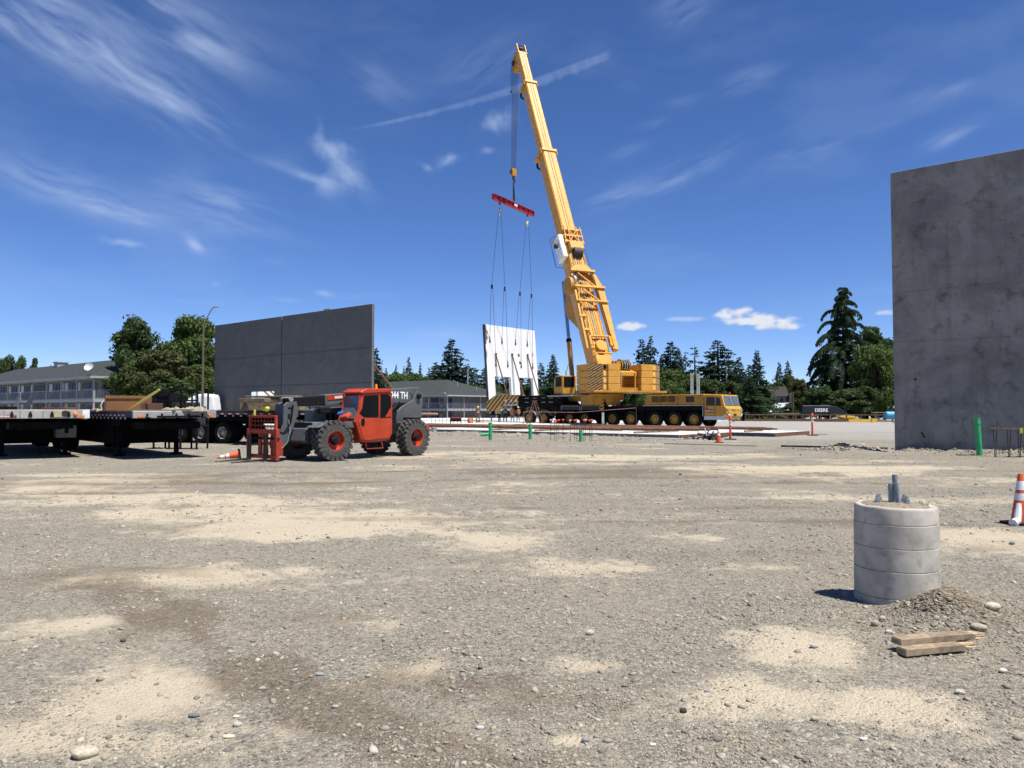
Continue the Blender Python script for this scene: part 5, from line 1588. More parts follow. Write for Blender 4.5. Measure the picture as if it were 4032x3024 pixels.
M_alu2 = mat('aluminium_rail', (.36, .36, .35), .5, .3, var=.12, scale=2, dirt=.3, dirtcol=(.2, .19, .18))
M_beige = mat('beige_steel', (.38, .37, .335), .55, .15, var=.1, scale=3, dirt=.35, dirtcol=(.2, .18, .15))
M_brail = mat('dark_rail', (.03, .032, .036), .6, 0, var=.2, scale=3)
c1 = W(170, 1615, 24.6)
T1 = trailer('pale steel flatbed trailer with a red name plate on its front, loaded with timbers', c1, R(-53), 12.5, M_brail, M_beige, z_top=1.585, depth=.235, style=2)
c2 = W(694, 1621, 24.9)
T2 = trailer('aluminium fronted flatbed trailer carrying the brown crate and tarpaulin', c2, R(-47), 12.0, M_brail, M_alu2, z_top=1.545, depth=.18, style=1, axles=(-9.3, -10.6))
c3 = W(1330, 1618, 35.0)
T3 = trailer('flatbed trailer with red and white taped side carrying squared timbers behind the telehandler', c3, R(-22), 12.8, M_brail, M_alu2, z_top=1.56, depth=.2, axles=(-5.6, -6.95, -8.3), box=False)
# tool box slung under the first trailer
tb = MB().bx(-3.0, -2.2, .62, 1.24, .62, 1.22).build('tool_box', mat('toolbox_grey', (.20, .205, .20), .5, .3, var=.15, scale=4, dirt=.3), T1, bevel=.02)
MB().bx(-2.199, -2.18, .86, .98, .78, 1.18).build('box_handle', M_blk2, tb)
MB().bx(-2.199, -2.186, .72, .80, .92, 1.0).build('blue_sticker', mat('sticker_blue', (.03, .17, .25), .5), tb)
MB().bx(-3.9, -3.02, .6, 1.22, .6, 1.25).build('dark_locker', M_blk, T1)


def on_tr(T, x, y, z=0.0):
    return (Matrix.Translation(T.location) @ Matrix.Rotation(T.rotation_euler.z, 4, 'Z')) @ Vector((x, y, z))


def cargo(T, name, label, cat, x, y, z, rot=0.0, grp=None):
    p = on_tr(T, x, y, z)
    return thing(name, label, cat, p, T.rotation_euler.z + rot, grp)


M_brn = mat('brown_plywood', (.225, .105, .040), .75, var=.14, scale=2, dirt=.2, dirtcol=(.12, .06, .03))
M_brn2 = mat('brown_steel_plate', (.135, .065, .042), .8, var=.2, scale=2, dirt=.3, dirtcol=(.07, .04, .03))
# brown crate: broad face towards the viewer
cr = thing('crate', 'large brown open crate on the aluminium fronted trailer', 'crate', W(495, 1608, 26.2) + Vector((0, 0, -.0)), R(12))
cr.location.z = 1.55
MB().bx(-.62, .62, -.02, .02, .02, .50).build('front_board', M_brn, cr, bevel=.006)
MB().bx(-.64, .64, -.05, -.021, .44, .54).build('lid_board', M_brn, cr, bevel=.005)
MB().bx(-.66, -.621, -.04, .7, .0, .53).build('end_board', M_brn2, cr)
MB().bx(.621, .66, -.04, .7, .0, .53).build('end_board', M_brn, cr)
MB().bx(-.62, .62, .66, .70, .02, .5).build('back_board', M_brn2, cr)
MB().bx(-.60, .60, -.0, .66, .0, .02).build('bottom_board', M_brn2, cr)
MB().tube([(-.7, -.05, .38), (-.76, -.1, .2), (-.72, -.12, .05), (-.9, -.1, .0)], .02, 6).build('rope_end', mat('rope_cream', (.5, .46, .38), .8), cr)
pk = thing('steel_plate', 'small brown steel plate standing on edge beside the tarpaulin', 'steel plate', W(597, 1612, 25.6), R(4))
pk.location.z = 1.556
MB().bx(-.36, .36, -.015, .015, .0, .27).build('plate_face', M_brn2, pk, bevel=.004)
MB().bx(-.3, .2, .016, .3, 0, .03).build('plate_foot', M_brn2, pk)
a, b_ = W(505, 1612, 26.0), W(625, 1530, 25.2)
yb = thing('strap', 'bright yellow stiff strap slanting up in front of the brown crate', 'strap', a)
d = b_ - a
MB().add([(0, 0, 0), (.05, 0, .02), *[tuple(d * q + Vector((.03 + .02 * q, 0, -.055 * q))) for q in (1,)], tuple(d), tuple(d * .5 + Vector((-.01, 0, .035))), tuple(d * .5 + Vector((.055, 0, -.045))), (0, .02, 0), (.05, .02, .02), tuple(d + Vector((.05, .02, -.055))), tuple(d + Vector((0, .02, 0))), tuple(d * .5 + Vector((-.01, .02, .035))), tuple(d * .5 + Vector((.055, .02, -.045)))],
         [(0, 4, 5, 1), (4, 3, 2, 5), (6, 7, 11, 10), (10, 11, 8, 9), (0, 6, 10, 4), (4, 10, 9, 3), (1, 5, 11, 7), (5, 2, 8, 11), (3, 9, 8, 2), (0, 1, 7, 6)]).build('strap_band', mat('strap_yellow', (.88, .76, .16), .5, var=.05), yb, smooth=False)
# tarpaulin: crumpled mesh
nx_, ny_ = 46, 16
gx, gy = np.meshgrid(np.linspace(-.82, .82, nx_), np.linspace(-.28, .28, ny_))
env = np.clip(1 - (np.abs(gx) / .82) ** 6, 0, 1) ** .5 * np.clip(1 - (np.abs(gy) / .28) ** 2.5, 0, 1) ** .5
hgt = env * (.03 + .16 * np.abs(fbm(gx * 4 + 3, gy * 5, 7, 4) - .42) * 2.2 + .05 * np.sin(gx * 9) ** 2 + .07 * np.exp(-((gx - .6) / .2) ** 2))
vv = np.stack([gx.ravel() + .03 * (fbm(gx * 9, gy * 9, 3).ravel() - .5), gy.ravel(), hgt.ravel()], -1)
vi = np.arange(nx_ * ny_).reshape(ny_, nx_)
tq_ = np.stack([vi[:-1, :-1], vi[:-1, 1:], vi[1:, 1:], vi[1:, :-1]], -1).reshape(-1, 4)
tp_ = put('tarpaulin', np_mesh('tarpaulin', vv, tq_), mat('tarp_canvas', (.26, .22, .165), .85, var=.25, scale=6, bump=.3, bscale=25), None, smooth=False, loc=W(725, 1618, 25.4), rot=(0, 0, R(-8)))
tp_.location.z = 1.553
tag(tp_, 'crumpled tan canvas tarpaulin on the aluminium fronted trailer', 'tarpaulin')
# planks, plates and offcuts lying on the trailers
for kk, (u0, v0, u1, v1, dd, w_, h_, m_, lab) in enumerate((
        (548, 1617, 690, 1617, 25.0, .12, .05, 'deck_planks', 'thin plank lying under the tarpaulin edge'),
        (800, 1617, 690, 1620, 25.2, .14, .07, 'deck_planks', 'dark grey plank on the trailer in front of the tarpaulin'),
        (188, 1609, 278, 1606, 25.6, .5, .10, 'brown_steel_plate', 'brown timber mat lying on the pale steel trailer'),
        (-40, 1610, 50, 1612, 24.6, .35, .12, 'matt_black', 'black timber baulk on the pale steel trailer'),
        (60, 1611, 250, 1609, 26.3, .35, .03, 'weathered_lumber', 'pale plywood sheet on the pale steel trailer'),
        (285, 1611, 370, 1612, 26.9, .3, .025, 'weathered_lumber', 'warped pale board between the two trailers'),
        (375, 1610, 470, 1612, 26.2, .22, .04, 'brown_steel_plate', 'dark strip of wood in front of the crate'),
        (520, 1616, 570, 1610, 25.0, .06, .03, 'weathered_lumber', 'light offcut board leaning by the yellow strap'))):
    a, b_ = W(u0, v0, dd), W(u1, v1, dd - .15)
    z_ = 1.59 if dd < 24.9 or (u0 < 300) else 1.556
    a.z = z_ + h_ / 2 + .002
    b_.z = a.z
    o = MB().beam((0, 0, 0), b_ - a, w_, h_).build('plank', MATS[m_], loc=a, bevel=.004)
    tag(o, lab, 'plank')
MB_ = MB()
for kk, (u, dd) in enumerate(((378, 26.0), (388, 26.1))):
    o = MB().tube([(-.12, 0, .03), (-.05, .04, .06), (.03, -.02, .05), (.12, .03, .03)], .028, 8).build('strap_bundle', mat('strap_tan', (.42, .30, .14), .8), loc=(W(u, 1612, dd).x, dd, 1.56))
    tag(o, 'tan ratchet strap bundle on the trailer edge beside the crate', 'strap', 'tan strap bundles')
# dark rack standing on the trailer behind
rk = thing('steel_rack', 'black steel cage rack full of dark timber behind the yellow strap', 'rack', (W(690, 1600, 31).x, 31.0, 0), R(-10))
for x_ in (-.95, -.25, .25, .98):
    MB().bx(x_ - .03, x_ + .03, -.03, .03, 0, 2.45).build('rack_post', M_blk2, rk)
    MB().bx(x_ - .03, x_ + .03, .75, .8, 0, 2.45).build('rack_post', M_blk2, rk)
for z_ in (1.55, 1.95, 2.38):
    MB().bx(-.95, .98, -.04, .0, z_, z_ + .06).build('rack_rail', M_blk2, rk)
for kk in range(7):
    MB().bx(-.85 + kk * .26, -.63 + kk * .26, .05, .7, 1.0, 1.75 + .08 * (kk % 3)).build('rack_timber', mat('black_timber', (.03, .027, .022), .9, var=.3, scale=6), rk)
MB().bx(-.9, -.3, .05, .7, 1.75, 2.3).build('rack_load', M_blk2, rk)
MB().bx(-1.0, 1.0, -.05, .85, .92, 1.0).build('rack_base', M_blk2, rk)
# white shell (covered body) behind the trailers
sh = MB()
pr = [(0, 0)]
ws = thing('covered_truck_body', 'smooth white rounded cover showing beside the edge of the dark wall panel', 'truck cover', (W(790, 1600, 79).x, 79.0, 0), R(0))
ws.scale = (.88, .6, 1.38)
prof_ = [(-1.7, 1.0), (-1.62, 1.75), (-1.3, 2.0), (-.8, 2.2), (-.2, 2.33), (.6, 2.38), (1.6, 2.3), (1.9, 1.0)]
sh.prism(prof_, -.6, 2.4, 'y').build('cover_shell', mat('shell_white', (.75, .76, .77), .35, var=.03), ws, bevel=.2)
MB().bx(-1.6, 1.8, -.4, 2.2, .55, 1.0).build('cover_chassis', M_blk, ws)
# squared timbers on the third trailer
M_tim = mat('old_timber', (.20, .155, .10), .85, var=.3, scale=4, bump=.3, bscale=25, dirt=.4, dirtcol=(.08, .06, .04))
lab_t = ['wide bottom timber of the stack on the taped trailer', 'middle timber of the stack on the taped trailer', 'dark end timber in the second tier of the stack', 'upper pale timber of the stack behind the telehandler boom', 'short top timber lying on the stack']
for kk, (u0, u1, v0, v1) in enumerate(((944, 1180, 1588, 1612), (944, 1180, 1570, 1587.5), (940, 1042, 1568, 1584), (1044, 1180, 1566, 1584.5), (965, 1150, 1558, 1565.5))):
    dd = 34.6 if kk not in (2,) else 34.2
    a, b_ = W(u0, 1600, dd), W(u1, 1600, dd - .6)
    z0, z1 = ZH(v1, dd), ZH(v0, dd)
    if kk == 0:
        z0 = 1.575
    d = b_ - a
    d.z = 0
    o = MB().bx(0, d.length, -.0, (.9 if kk != 2 else .38), 0, z1 - z0).build('squared_timber', M_tim, loc=(a.x, a.y, z0), rot=(0, 0, math.atan2(d.y, d.x)), bevel=.015)
    tag(o, lab_t[kk], 'timber')
o = MB().box((0, 0, 0), (.35, .2, .22), (.2, .3, .1)).build('yellow_bundle', mat('bundle_yellow', (.62, .55, .10), .8), loc=(W(1045, 1612, 33.9).x, 33.9, 1.66), bevel=.06)
tag(o, 'yellow strap bundle tucked by the timber stack', 'strap')
o = MB().bx(-.045, .045, -.01, .0, -.26, .02).build('hanging_strap', mat('bundle_yellow', (0, 0, 0)), loc=(W(1008, 1620, 34.0).x, 33.85, 1.6))
tag(o, 'pale yellow strap hanging over the taped trailer side', 'strap')
# ------------------------------------------------------------------ trees
def leaf_mat(name, ca, cb, rough=.7):
    m = bpy.data.materials.new(name)
    m.use_nodes = True
    k = NT(m.node_tree)
    g = k.n('ShaderNodeNewGeometry')
    col = k.mix(g.outputs['Random Per Island'], ca, cb)
    b = k.n('ShaderNodeBsdfPrincipled', i={'Base Color': col, 'Roughness': rough})
    b.inputs['Specular IOR Level'].default_value = .25
    tl = k.n('ShaderNodeBsdfTranslucent', i={'Color': k.mix(.5, col, (.10, .16, .02))})
    mx = k.n('ShaderNodeMixShader', i={0: .28, 1: b.outputs[0], 2: tl.outputs[0]})
    k.link(mx.outputs[0], k.n('ShaderNodeOutputMaterial').inputs[0])
    MATS[name] = m
    return m


L_fir = leaf_mat('fir_needles', (.010, .026, .018), (.030, .056, .030))
L_fir2 = leaf_mat('spruce_needles', (.016, .040, .018), (.045, .085, .032))
L_ced = leaf_mat('cedar_needles', (.012, .032, .020), (.040, .066, .026))
L_dec = leaf_mat('maple_leaves', (.036, .066, .016), (.105, .15, .036))
L_lit = leaf_mat('light_leaves', (.034, .062, .012), (.085, .125, .028))
L_olv = leaf_mat('olive_leaves', (.036, .044, .014), (.095, .098, .034))
L_drk = leaf_mat('dark_leaves', (.020, .042, .015), (.066, .102, .032))
M_bark = mat('bark', (.075, .055, .04), .9, var=.3, scale=8, bump=.3, bscale=30)


def conifer(seed, H=10.0, Rm=2.4, droop=.25, lev=34, nb=7, curtain=.15, gap=0.1, start=.06, power=.85):
    rg = random.Random(seed)
    V, F = [], []
    for i in range(lev):
        f = i / (lev - 1)
        z = H * (start + (1 - start) * f ** .93)
        rad = Rm * max(.035, (1 - f)) ** power * rg.uniform(.72, 1.12)
        cnt = max(3, int(nb * (1 - .45 * f)))
        a0 = rg.uniform(0, 6.28)
        for b in range(cnt):
            if rg.random() < gap:
                continue
            a = a0 + 6.283 * b / cnt + rg.uniform(-.3, .3)
            Ln = rad * rg.uniform(.55, 1.18)
            up = rg.uniform(.05, .32) * (1 - droop)
            dx, dy = math.cos(a), math.sin(a)
            zz = z + rg.uniform(-.5, .5) * H / lev
            K = 7
            pts = []
            for j in range(K + 1):
                t_ = j / K
                pts.append((dx * Ln * t_, dy * Ln * t_, zz + Ln * (up * t_ - (droop + .12) * t_ * t_)))
            for j in range(K):
                t_ = j / K
                w = (.17 * Ln + .10) * (1.25 - .75 * t_) * rg.uniform(.7, 1.3) + .06
                for sd in (-1, 1):
                    p, q = pts[j], pts[j + 1]
                    o = w * rg.uniform(.8, 1.5)
                    tip = (q[0] - dy * sd * o + dx * w * .7, q[1] + dx * sd * o + dy * w * .7, q[2] - curtain * Ln * rg.uniform(.2, 1.2) * .5 - w * .25)
                    n0 = len(V)
                    V += [p, (q[0], q[1], q[2] + .02), tip]
                    F.append((n0, n0 + 1, n0 + 2))
                if rg.random() < .55:
                    p = pts[j + 1]
                    n0 = len(V)
                    V += [(p[0] - dy * .12 * w, p[1] + dx * .12 * w, p[2]), (p[0] + dx * w, p[1] + dy * w, p[2] + w * .25), (p[0] + dx * w * .3, p[1] + dy * w * .3, p[2] - w * (.5 + curtain * 3))]
                    F.append((n0, n0 + 1, n0 + 2))
    V += [(-.06, 0, H * .97), (.06, 0, H * .97), (0, 0, H * 1.03)]
    F.append((len(V) - 3, len(V) - 2, len(V) - 1))
    crown = np_mesh('crown', np.array(V), np.array(F), smooth=False)
    trunk = MB().tube([(0, 0, -.3), (0, 0, H * .35), (0, 0, H * .97)], [H * .022, H * .015, H * .003], 8).mesh('trunk')
    return trunk, crown


def broadleaf(seed, H=8.0, Wd=7.0, lobes=26, leaf=.30, per=230, base=.18, conic=0.0):
    rg = np.random.default_rng(seed)
    P, N = [], []
    cents = []
    for i in range(lobes):
        a = rg.uniform(0, 6.283)
        zf = rg.uniform(0, 1) ** .8
        prof = math.sin(math.pi * (.12 + .83 * zf)) ** .6 * (1 - conic * zf)
        rr = Wd / 2 * prof * rg.uniform(.25, .85)
        cz = H * (base + (1 - base) * (.08 + .84 * zf))
        r = Wd * rg.uniform(.06, .15)
        cents.append((rr * math.cos(a), rr * math.sin(a), cz, r))
        m = int(per * rg.uniform(.7, 1.3))
        d = rg.normal(size=(m, 3))
        d /= np.linalg.norm(d, axis=1)[:, None]
        s = r * rg.uniform(.55, 1.12, (m, 1))
        p = d * s * np.array([1, 1, .8]) + np.array([rr * math.cos(a), rr * math.sin(a), cz])
        P.append(p)
        N.append(d + rg.normal(0, .7, (m, 3)) + np.array([0, 0, .35]))
    P, N = np.concatenate(P), np.concatenate(N)
    N /= np.linalg.norm(N, axis=1)[:, None]
    m = len(P)
    T = np.cross(N, rg.normal(size=(m, 3)))
    T /= np.linalg.norm(T, axis=1)[:, None]
    B = np.cross(N, T)
    s = leaf * rg.uniform(.55, 1.35, (m, 1))
    V = np.stack([P - T * s, P + B * s * .55, P + T * s, P - B * s * .55 - N * s * .2], 1).reshape(-1, 3)
    F = np.arange(m * 4).reshape(-1, 4)
    crown = np_mesh('crown', V, F, smooth=False)
    tr = MB().tube([(0, 0, -.3), (.05, 0, H * .3), (0, .05, H * .75)], [H * .028, H * .02, H * .006], 8)
    for (x, y, z, r) in cents[:12]:
        z0 = max(H * .12, z * .5)
        tr.tube([(0, 0, z0), (x * .5, y * .5, z0 + (z - z0) * .6), (x, y, z)], [H * .011, H * .007, H * .002], 5)
    return tr.mesh('trunk'), crown


PROTO = {
    'fir0': (*conifer(1, Rm=2.9, nb=9, power=.72), L_fir, 10, 4.8), 'fir1': (*conifer(2, Rm=2.7, lev=30, nb=8, gap=.2, droop=.3, power=.66), L_fir, 10, 4.0), 'fir2': (*conifer(3, Rm=3.4, lev=34, nb=10, droop=.2, power=.72), L_fir, 10, 5.8),
    'spruce': (*conifer(4, Rm=3.1, lev=40, nb=9, droop=.16), L_fir2, 10, 6.2), 'ragged': (*conifer(5, Rm=2.3, lev=19, nb=5, gap=.38, droop=.22, start=.25, power=.5), L_fir, 10, 4.6), 'slim': (*conifer(6, Rm=1.5, lev=34, nb=8, gap=.05, droop=.3), L_fir, 10, 3.0),
    'maple': (*broadleaf(11, lobes=70, per=190, leaf=.17), L_dec, 8, 7), 'maple2': (*broadleaf(12, H=8, Wd=6, lobes=64, per=170, leaf=.18, conic=.35), L_drk, 8, 6), 'olive': (*broadleaf(13, lobes=74, per=190, leaf=.165, base=.05), L_olv, 8, 7),
    'light': (*broadleaf(14, lobes=60, per=160, leaf=.20, base=.05), L_lit, 8, 7), 'dark': (*broadleaf(15, lobes=60, per=160, leaf=.20, base=.03), L_drk, 8, 7), 'light2': (*broadleaf(16, H=8, Wd=8, lobes=64, per=160, leaf=.20, base=.02), L_dec, 8, 8),
    'poplar': (*broadleaf(17, H=8, Wd=4.2, lobes=56, per=170, leaf=.17, base=.05, conic=.25), L_drk, 8, 4.2),
}
TREE_N = [0]
FIRL = {'fir0': 'pointed dark fir', 'fir1': 'open branched dark fir', 'fir2': 'broad dense dark fir', 'ragged': 'sparse ragged fir with bare lower trunk', 'slim': 'slender dark fir'}


def tree(kind, u, vtop, d, wpx, label, cat='tree', grp=None, name=None, zb=0.0, leafm=None):
    trk, crw, lm, ph_, pw_ = PROTO[kind]
    top = W(u, vtop, d)
    TREE_N[0] += 1
    t = thing(name or ('conifer_tree' if kind in ('fir0', 'fir1', 'fir2', 'spruce', 'ragged', 'slim') else 'broadleaf_tree'), label, cat, (top.x, d, zb), TREE_N[0] * 1.7, grp)
    sz = (top.z - zb) / ph_
    sx = wpx / FPX * d / pw_ * ((1.75 if grp == 'firs behind the crane carrier' else 1.5) if name is None and kind in ('fir0', 'fir1', 'fir2', 'spruce', 'ragged', 'slim') else 1.08)
    t.scale = (sx, sx, sz)
    put('trunk', trk, M_bark, t, smooth=False)
    c = put('crown', crw, lm, t, smooth=False)
    return t


G_L = 'broadleaf trees beside the motel'
# left group
tree('maple2', 530, 1240, 92, 250, 'dark green broadleaf tree rising behind the olive tree beside the motel', grp=G_L)
tree('maple', 745, 1248, 96, 270, 'tall green broadleaf tree behind the street lamp pole')
tree('maple', 815, 1275, 99, 170, 'green broadleaf tree half hidden by the dark wall panel')
tree('olive', 640, 1375, 86, 340, 'broad olive and russet broadleaf tree behind the brown crate')
tree('maple', 530, 1425, 85.5, 190, 'leafy green tree at the motel corner beside the white balcony')
tree('maple', 775, 1440, 90, 210, 'leafy green tree in front of the dark panel edge behind the white truck cover')
tree('dark', 660, 1480, 84, 260, 'low dark leafy bush behind the black rack', cat='bush', name='bush')
tree('light', 275, 1592, 33, 24, 'small green shrub sticking up behind the pale steel trailer', cat='shrub', name='shrub')
for u, v, w, k in ((30, 1398, 90, 'dark'), (85, 1405, 60, 'maple'), (135, 1402, 50, 'poplar'), (15, 1450, 110, 'light2'), (190, 1440, 50, 'dark')):
    tree(k, u, v, 170, w, 'distant tree beyond the long motel roof', grp='distant trees beyond the motel')
tree('dark', 408, 1428, 150, 60, 'tree top showing over the motel ridge')
# centre, behind the second motel
tree('fir0', 1482, 1372, 120, 92, 'fir tree beside the bright edge of the dark wall panel')
GC = 'green trees behind the second motel'
for u, v, w in ((1500, 1478, 130), (1560, 1462, 140), (1620, 1466, 150), (1680, 1476, 140), (1730, 1490, 110), (1530, 1500, 120)):
    tree('light' if u % 40 else 'light2', u, v, 172 + (u % 7), w, 'light green leafy tree behind the grey motel roof', grp=GC)
for u, v, w, k in ((1610, 1408, 55, 'fir0'), (1655, 1432, 45, 'slim'), (1560, 1440, 40, 'fir1'), (1590, 1445, 38, 'slim'), (1520, 1452, 40, 'fir1'), (1690, 1450, 40, 'fir1')):
    tree(k, u, v, 205, w, 'distant fir top above the light green trees', grp='distant firs behind the light green trees')
tree('fir2', 1780, 1338, 165, 160, 'tall broad fir standing behind the motel hip roof')
tree('fir2', 1715, 1428, 175, 95, 'shorter dark fir left of the tall broad fir behind the motel')
for u, v, w, k in ((1842, 1432, 70, 'ragged'), (1870, 1452, 80, 'fir1'), (1905, 1450, 80, 'fir0'), (1945, 1460, 90, 'fir0'), (1990, 1470, 100, 'fir2'), (2040, 1458, 100, 'fir0'), (2090, 1470, 90, 'fir1'), (2130, 1432, 80, 'fir1')):
    tree(k, u, v, 178, w, FIRL[k] + ' in the row behind the white panel', grp='dark firs behind the white panel')
for u, v, w in ((1860, 1510, 110), (1940, 1520, 130), (2020, 1530, 140), (2100, 1515, 130), (2160, 1530, 110), (2230, 1525, 110)):
    tree('dark', u, v, 158, w, 'dark leafy tree behind the white panel openings', grp='dark leafy trees behind the white panel')
tree('spruce', 2178, 1398, 150, 120, 'pointed dark spruce between the white panel and the crane cab', grp=None)
# right of the crane
GR = 'firs behind the crane carrier'
for u, v, w, k, d in ((2528, 1340, 85, 'fir1', 150), (2562, 1328, 70, 'fir1', 156), (2640, 1348, 125, 'fir2', 152), (2605, 1400, 60, 'fir0', 165), (2700, 1385, 60, 'ragged', 160), (2670, 1372, 70, 'fir0', 165), (2735, 1366, 100, 'ragged', 140),
                      (2826, 1345, 150, 'fir1', 138), (2868, 1375, 80, 'ragged', 144), (2790, 1420, 90, 'fir0', 150), (2910, 1408, 80, 'fir0', 150), (2890, 1430, 70, 'fir1', 158), (2948, 1440, 70, 'slim', 160)):
    tree(k, u, v, d, w, FIRL[k] + ' in the tree line behind the crane carrier', grp=GR)
tree('spruce', 2980, 1382, 118, 135, 'broad spruce with lighter green branches beside the crane front cab')
tree('spruce', 2950, 1480, 112, 130, 'low green spruce in front of the broad spruce')
tree('fir0', 3068, 1428, 165, 60, 'distant pointed fir left of its taller twin beyond the small house')
tree('fir0', 3100, 1422, 165, 60, 'distant pointed fir, the taller of two beyond the small house')
for u, v, w, k in ((2490, 1470, 130, 'dark'), (2560, 1455, 150, 'dark'), (2640, 1448, 150, 'light2'), (2720, 1470, 140, 'dark'), (2800, 1490, 150, 'dark'), (2880, 1500, 140, 'dark'), (2450, 1530, 110, 'dark'), (2700, 1540, 130, 'dark')):
    tree(k, u, v, 128, w, 'dense leafy tree filling the gap behind the crane carrier', grp='leafy trees behind the crane carrier')
tree('light', 2610, 1500, 116, 190, 'light green leafy tree below the counterweight', grp=None)
for u, v, w, k in ((3060, 1505, 120, 'dark'), (3150, 1500, 90, 'light2'), (3180, 1520, 110, 'dark'), (3110, 1475, 90, 'dark')):
    tree(k, u, v, 160, w, 'leafy tree beyond the small grey roofed house', grp='leafy trees around the small house')
# deodar cedar
cd = conifer(21, H=18, Rm=6.6, droop=.05, lev=24, nb=6, curtain=.36, gap=.12, start=.03, power=.62)
PROTO['deodar'] = (*cd, L_ced, 18, 13.2)
rgz = random.Random(5)
def deodar_crown(seed, H, tiers):
    rg = random.Random(seed)
    V, F = [], []
    for (f, Lb, cnt) in tiers:
        z = H * f
        a0 = rg.uniform(0, 6.28)
        for b in range(cnt):
            a = a0 + 6.283 * b / cnt + rg.uniform(-.35, .35)
            Ln = Lb * (rg.uniform(.5, 1.0) if rg.random() < .8 else rg.uniform(1.0, 1.3))
            dx, dy = math.cos(a), math.sin(a)
            zz = z + rg.uniform(-.35, .35)
            K = int(10 + Ln * 4)
            sl0 = rg.uniform(.02, .22)
            prev = None
            for j in range(K + 1):
                t_ = j / K
                x = Ln * t_
                h = zz + Ln * (sl0 * t_ + .10 * math.sin(t_ * 3.1) - .40 * t_ ** 5)
                p = (dx * x, dy * x, h)
                if prev and t_ > .12:
                    w = .52 * (1 - .4 * t_) * (.6 + .5 * min(1, Ln / 3))
                    for q in range(9):
                        sd = rg.choice((-1, 1))
                        o = w * rg.uniform(.1, 1.7)
                        dn = rg.uniform(.12, .62) * (.5 + .6 * min(1, Ln / 4))
                        c = (p[0] - dy * sd * o, p[1] + dx * sd * o, p[2] - o * .35)
                        n0 = len(V)
                        V += [(c[0] - dx * .16, c[1] - dy * .16, c[2] + .05), (c[0] + dx * .18, c[1] + dy * .18, c[2] + .05), (c[0] + rg.uniform(-.1, .1), c[1] + rg.uniform(-.1, .1), c[2] - dn)]
                        F.append((n0, n0 + 1, n0 + 2))
                    for sd in (-1, 1):
                        n0 = len(V)
                        V += [prev, (p[0], p[1], p[2] + .04), (p[0] - dy * sd * w * 1.5, p[1] + dx * sd * w * 1.5, p[2] - w * .4)]
                        F.append((n0, n0 + 1, n0 + 2))
                prev = p
    return np_mesh('crown', np.array(V), np.array(F), smooth=False)


HD = ZH(1130, 130)
tiers = [(.985, .6, 4), (.955, 1.1, 5), (.92, 1.4, 6), (.885, 1.8, 6), (.845, 2.1, 7), (.80, 3.0, 7), (.755, 2.9, 7), (.71, 3.3, 8), (.655, 3.7, 8), (.61, 4.0, 9), (.555, 5.6, 9), (.51, 5.0, 10), (.455, 5.4, 10), (.40, 5.8, 11), (.345, 6.6, 12), (.29, 6.8, 12), (.235, 7.2, 12), (.18, 6.8, 12), (.13, 6.4, 11), (.08, 6.2, 11)]
dt = thing('cedar_tree', 'tall drooping cedar with layered branches beyond the far railing', 'tree', (XH(3325, 130), 130.0, 0), .4)
MB().tube([(0, 0, -.3), (.1, 0, 7), (0, .1, 14), (0, 0, HD * .99)], [.55, .38, .2, .03], 10).build('trunk', M_bark, dt)
put('crown', deodar_crown(31, HD, tiers), L_ced, dt, smooth=False)
for u, v, w, k, d, lab in ((3440, 1275, 190, 'poplar', 146, 'dark pointed leafy tree behind the cedar beside the tall wall panel'), (3500, 1330, 150, 'maple2', 142, 'leafy tree tucked behind the edge of the tall wall panel'),
                           (3440, 1345, 210, 'light2', 121, 'green leafy tree in front of the cedar beside the tall wall panel'), (3480, 1470, 170, 'dark', 122, 'dark leafy bush at the foot of the tall wall panel edge'),
                           (3225, 1520, 150, 'dark', 120, 'dark leafy tree under the left cedar branches'), (3330, 1530, 190, 'dark', 119, 'dark leafy tree below the cedar above the excavator boom'), (3150, 1490, 100, 'olive', 128, 'pale leafy tree left of the cedar foot'),
                           (3400, 1520, 150, 'dark', 119, 'low dark bush right of the excavator boom')):
    tree(k, u, v, d, w, lab)
for u, v, w in ((3110, 1590, 60), (3190, 1585, 70), (3260, 1590, 80), (3390, 1585, 80), (3460, 1590, 80), (2990, 1600, 60), (3060, 1605, 60)):
    tree('dark', u, v, 125, w, 'dark undergrowth bush behind the far railing', cat='bush', grp='undergrowth behind the railing', name='bush')

# ------------------------------------------------------------------ motels
M_roof = mat('shingle_roof', (.032, .038, .036), .9, var=.2, scale=1.5, bump=.2, bscale=12)
M_mwall = mat('motel_wall', (.19, .188, .182), .8, var=.06, scale=1.5)
M_mwhite = mat('motel_white', (.31, .32, .34), .6, var=.04)
M_navy = mat('navy_door', (.016, .024, .11), .5, var=.1)
M_mglass = mat('motel_window', (.035, .045, .045), .12, var=.4, scale=.8, spec=.6)
M_curt = mat('curtain_green', (.07, .085, .05), .6, var=.3, scale=1)


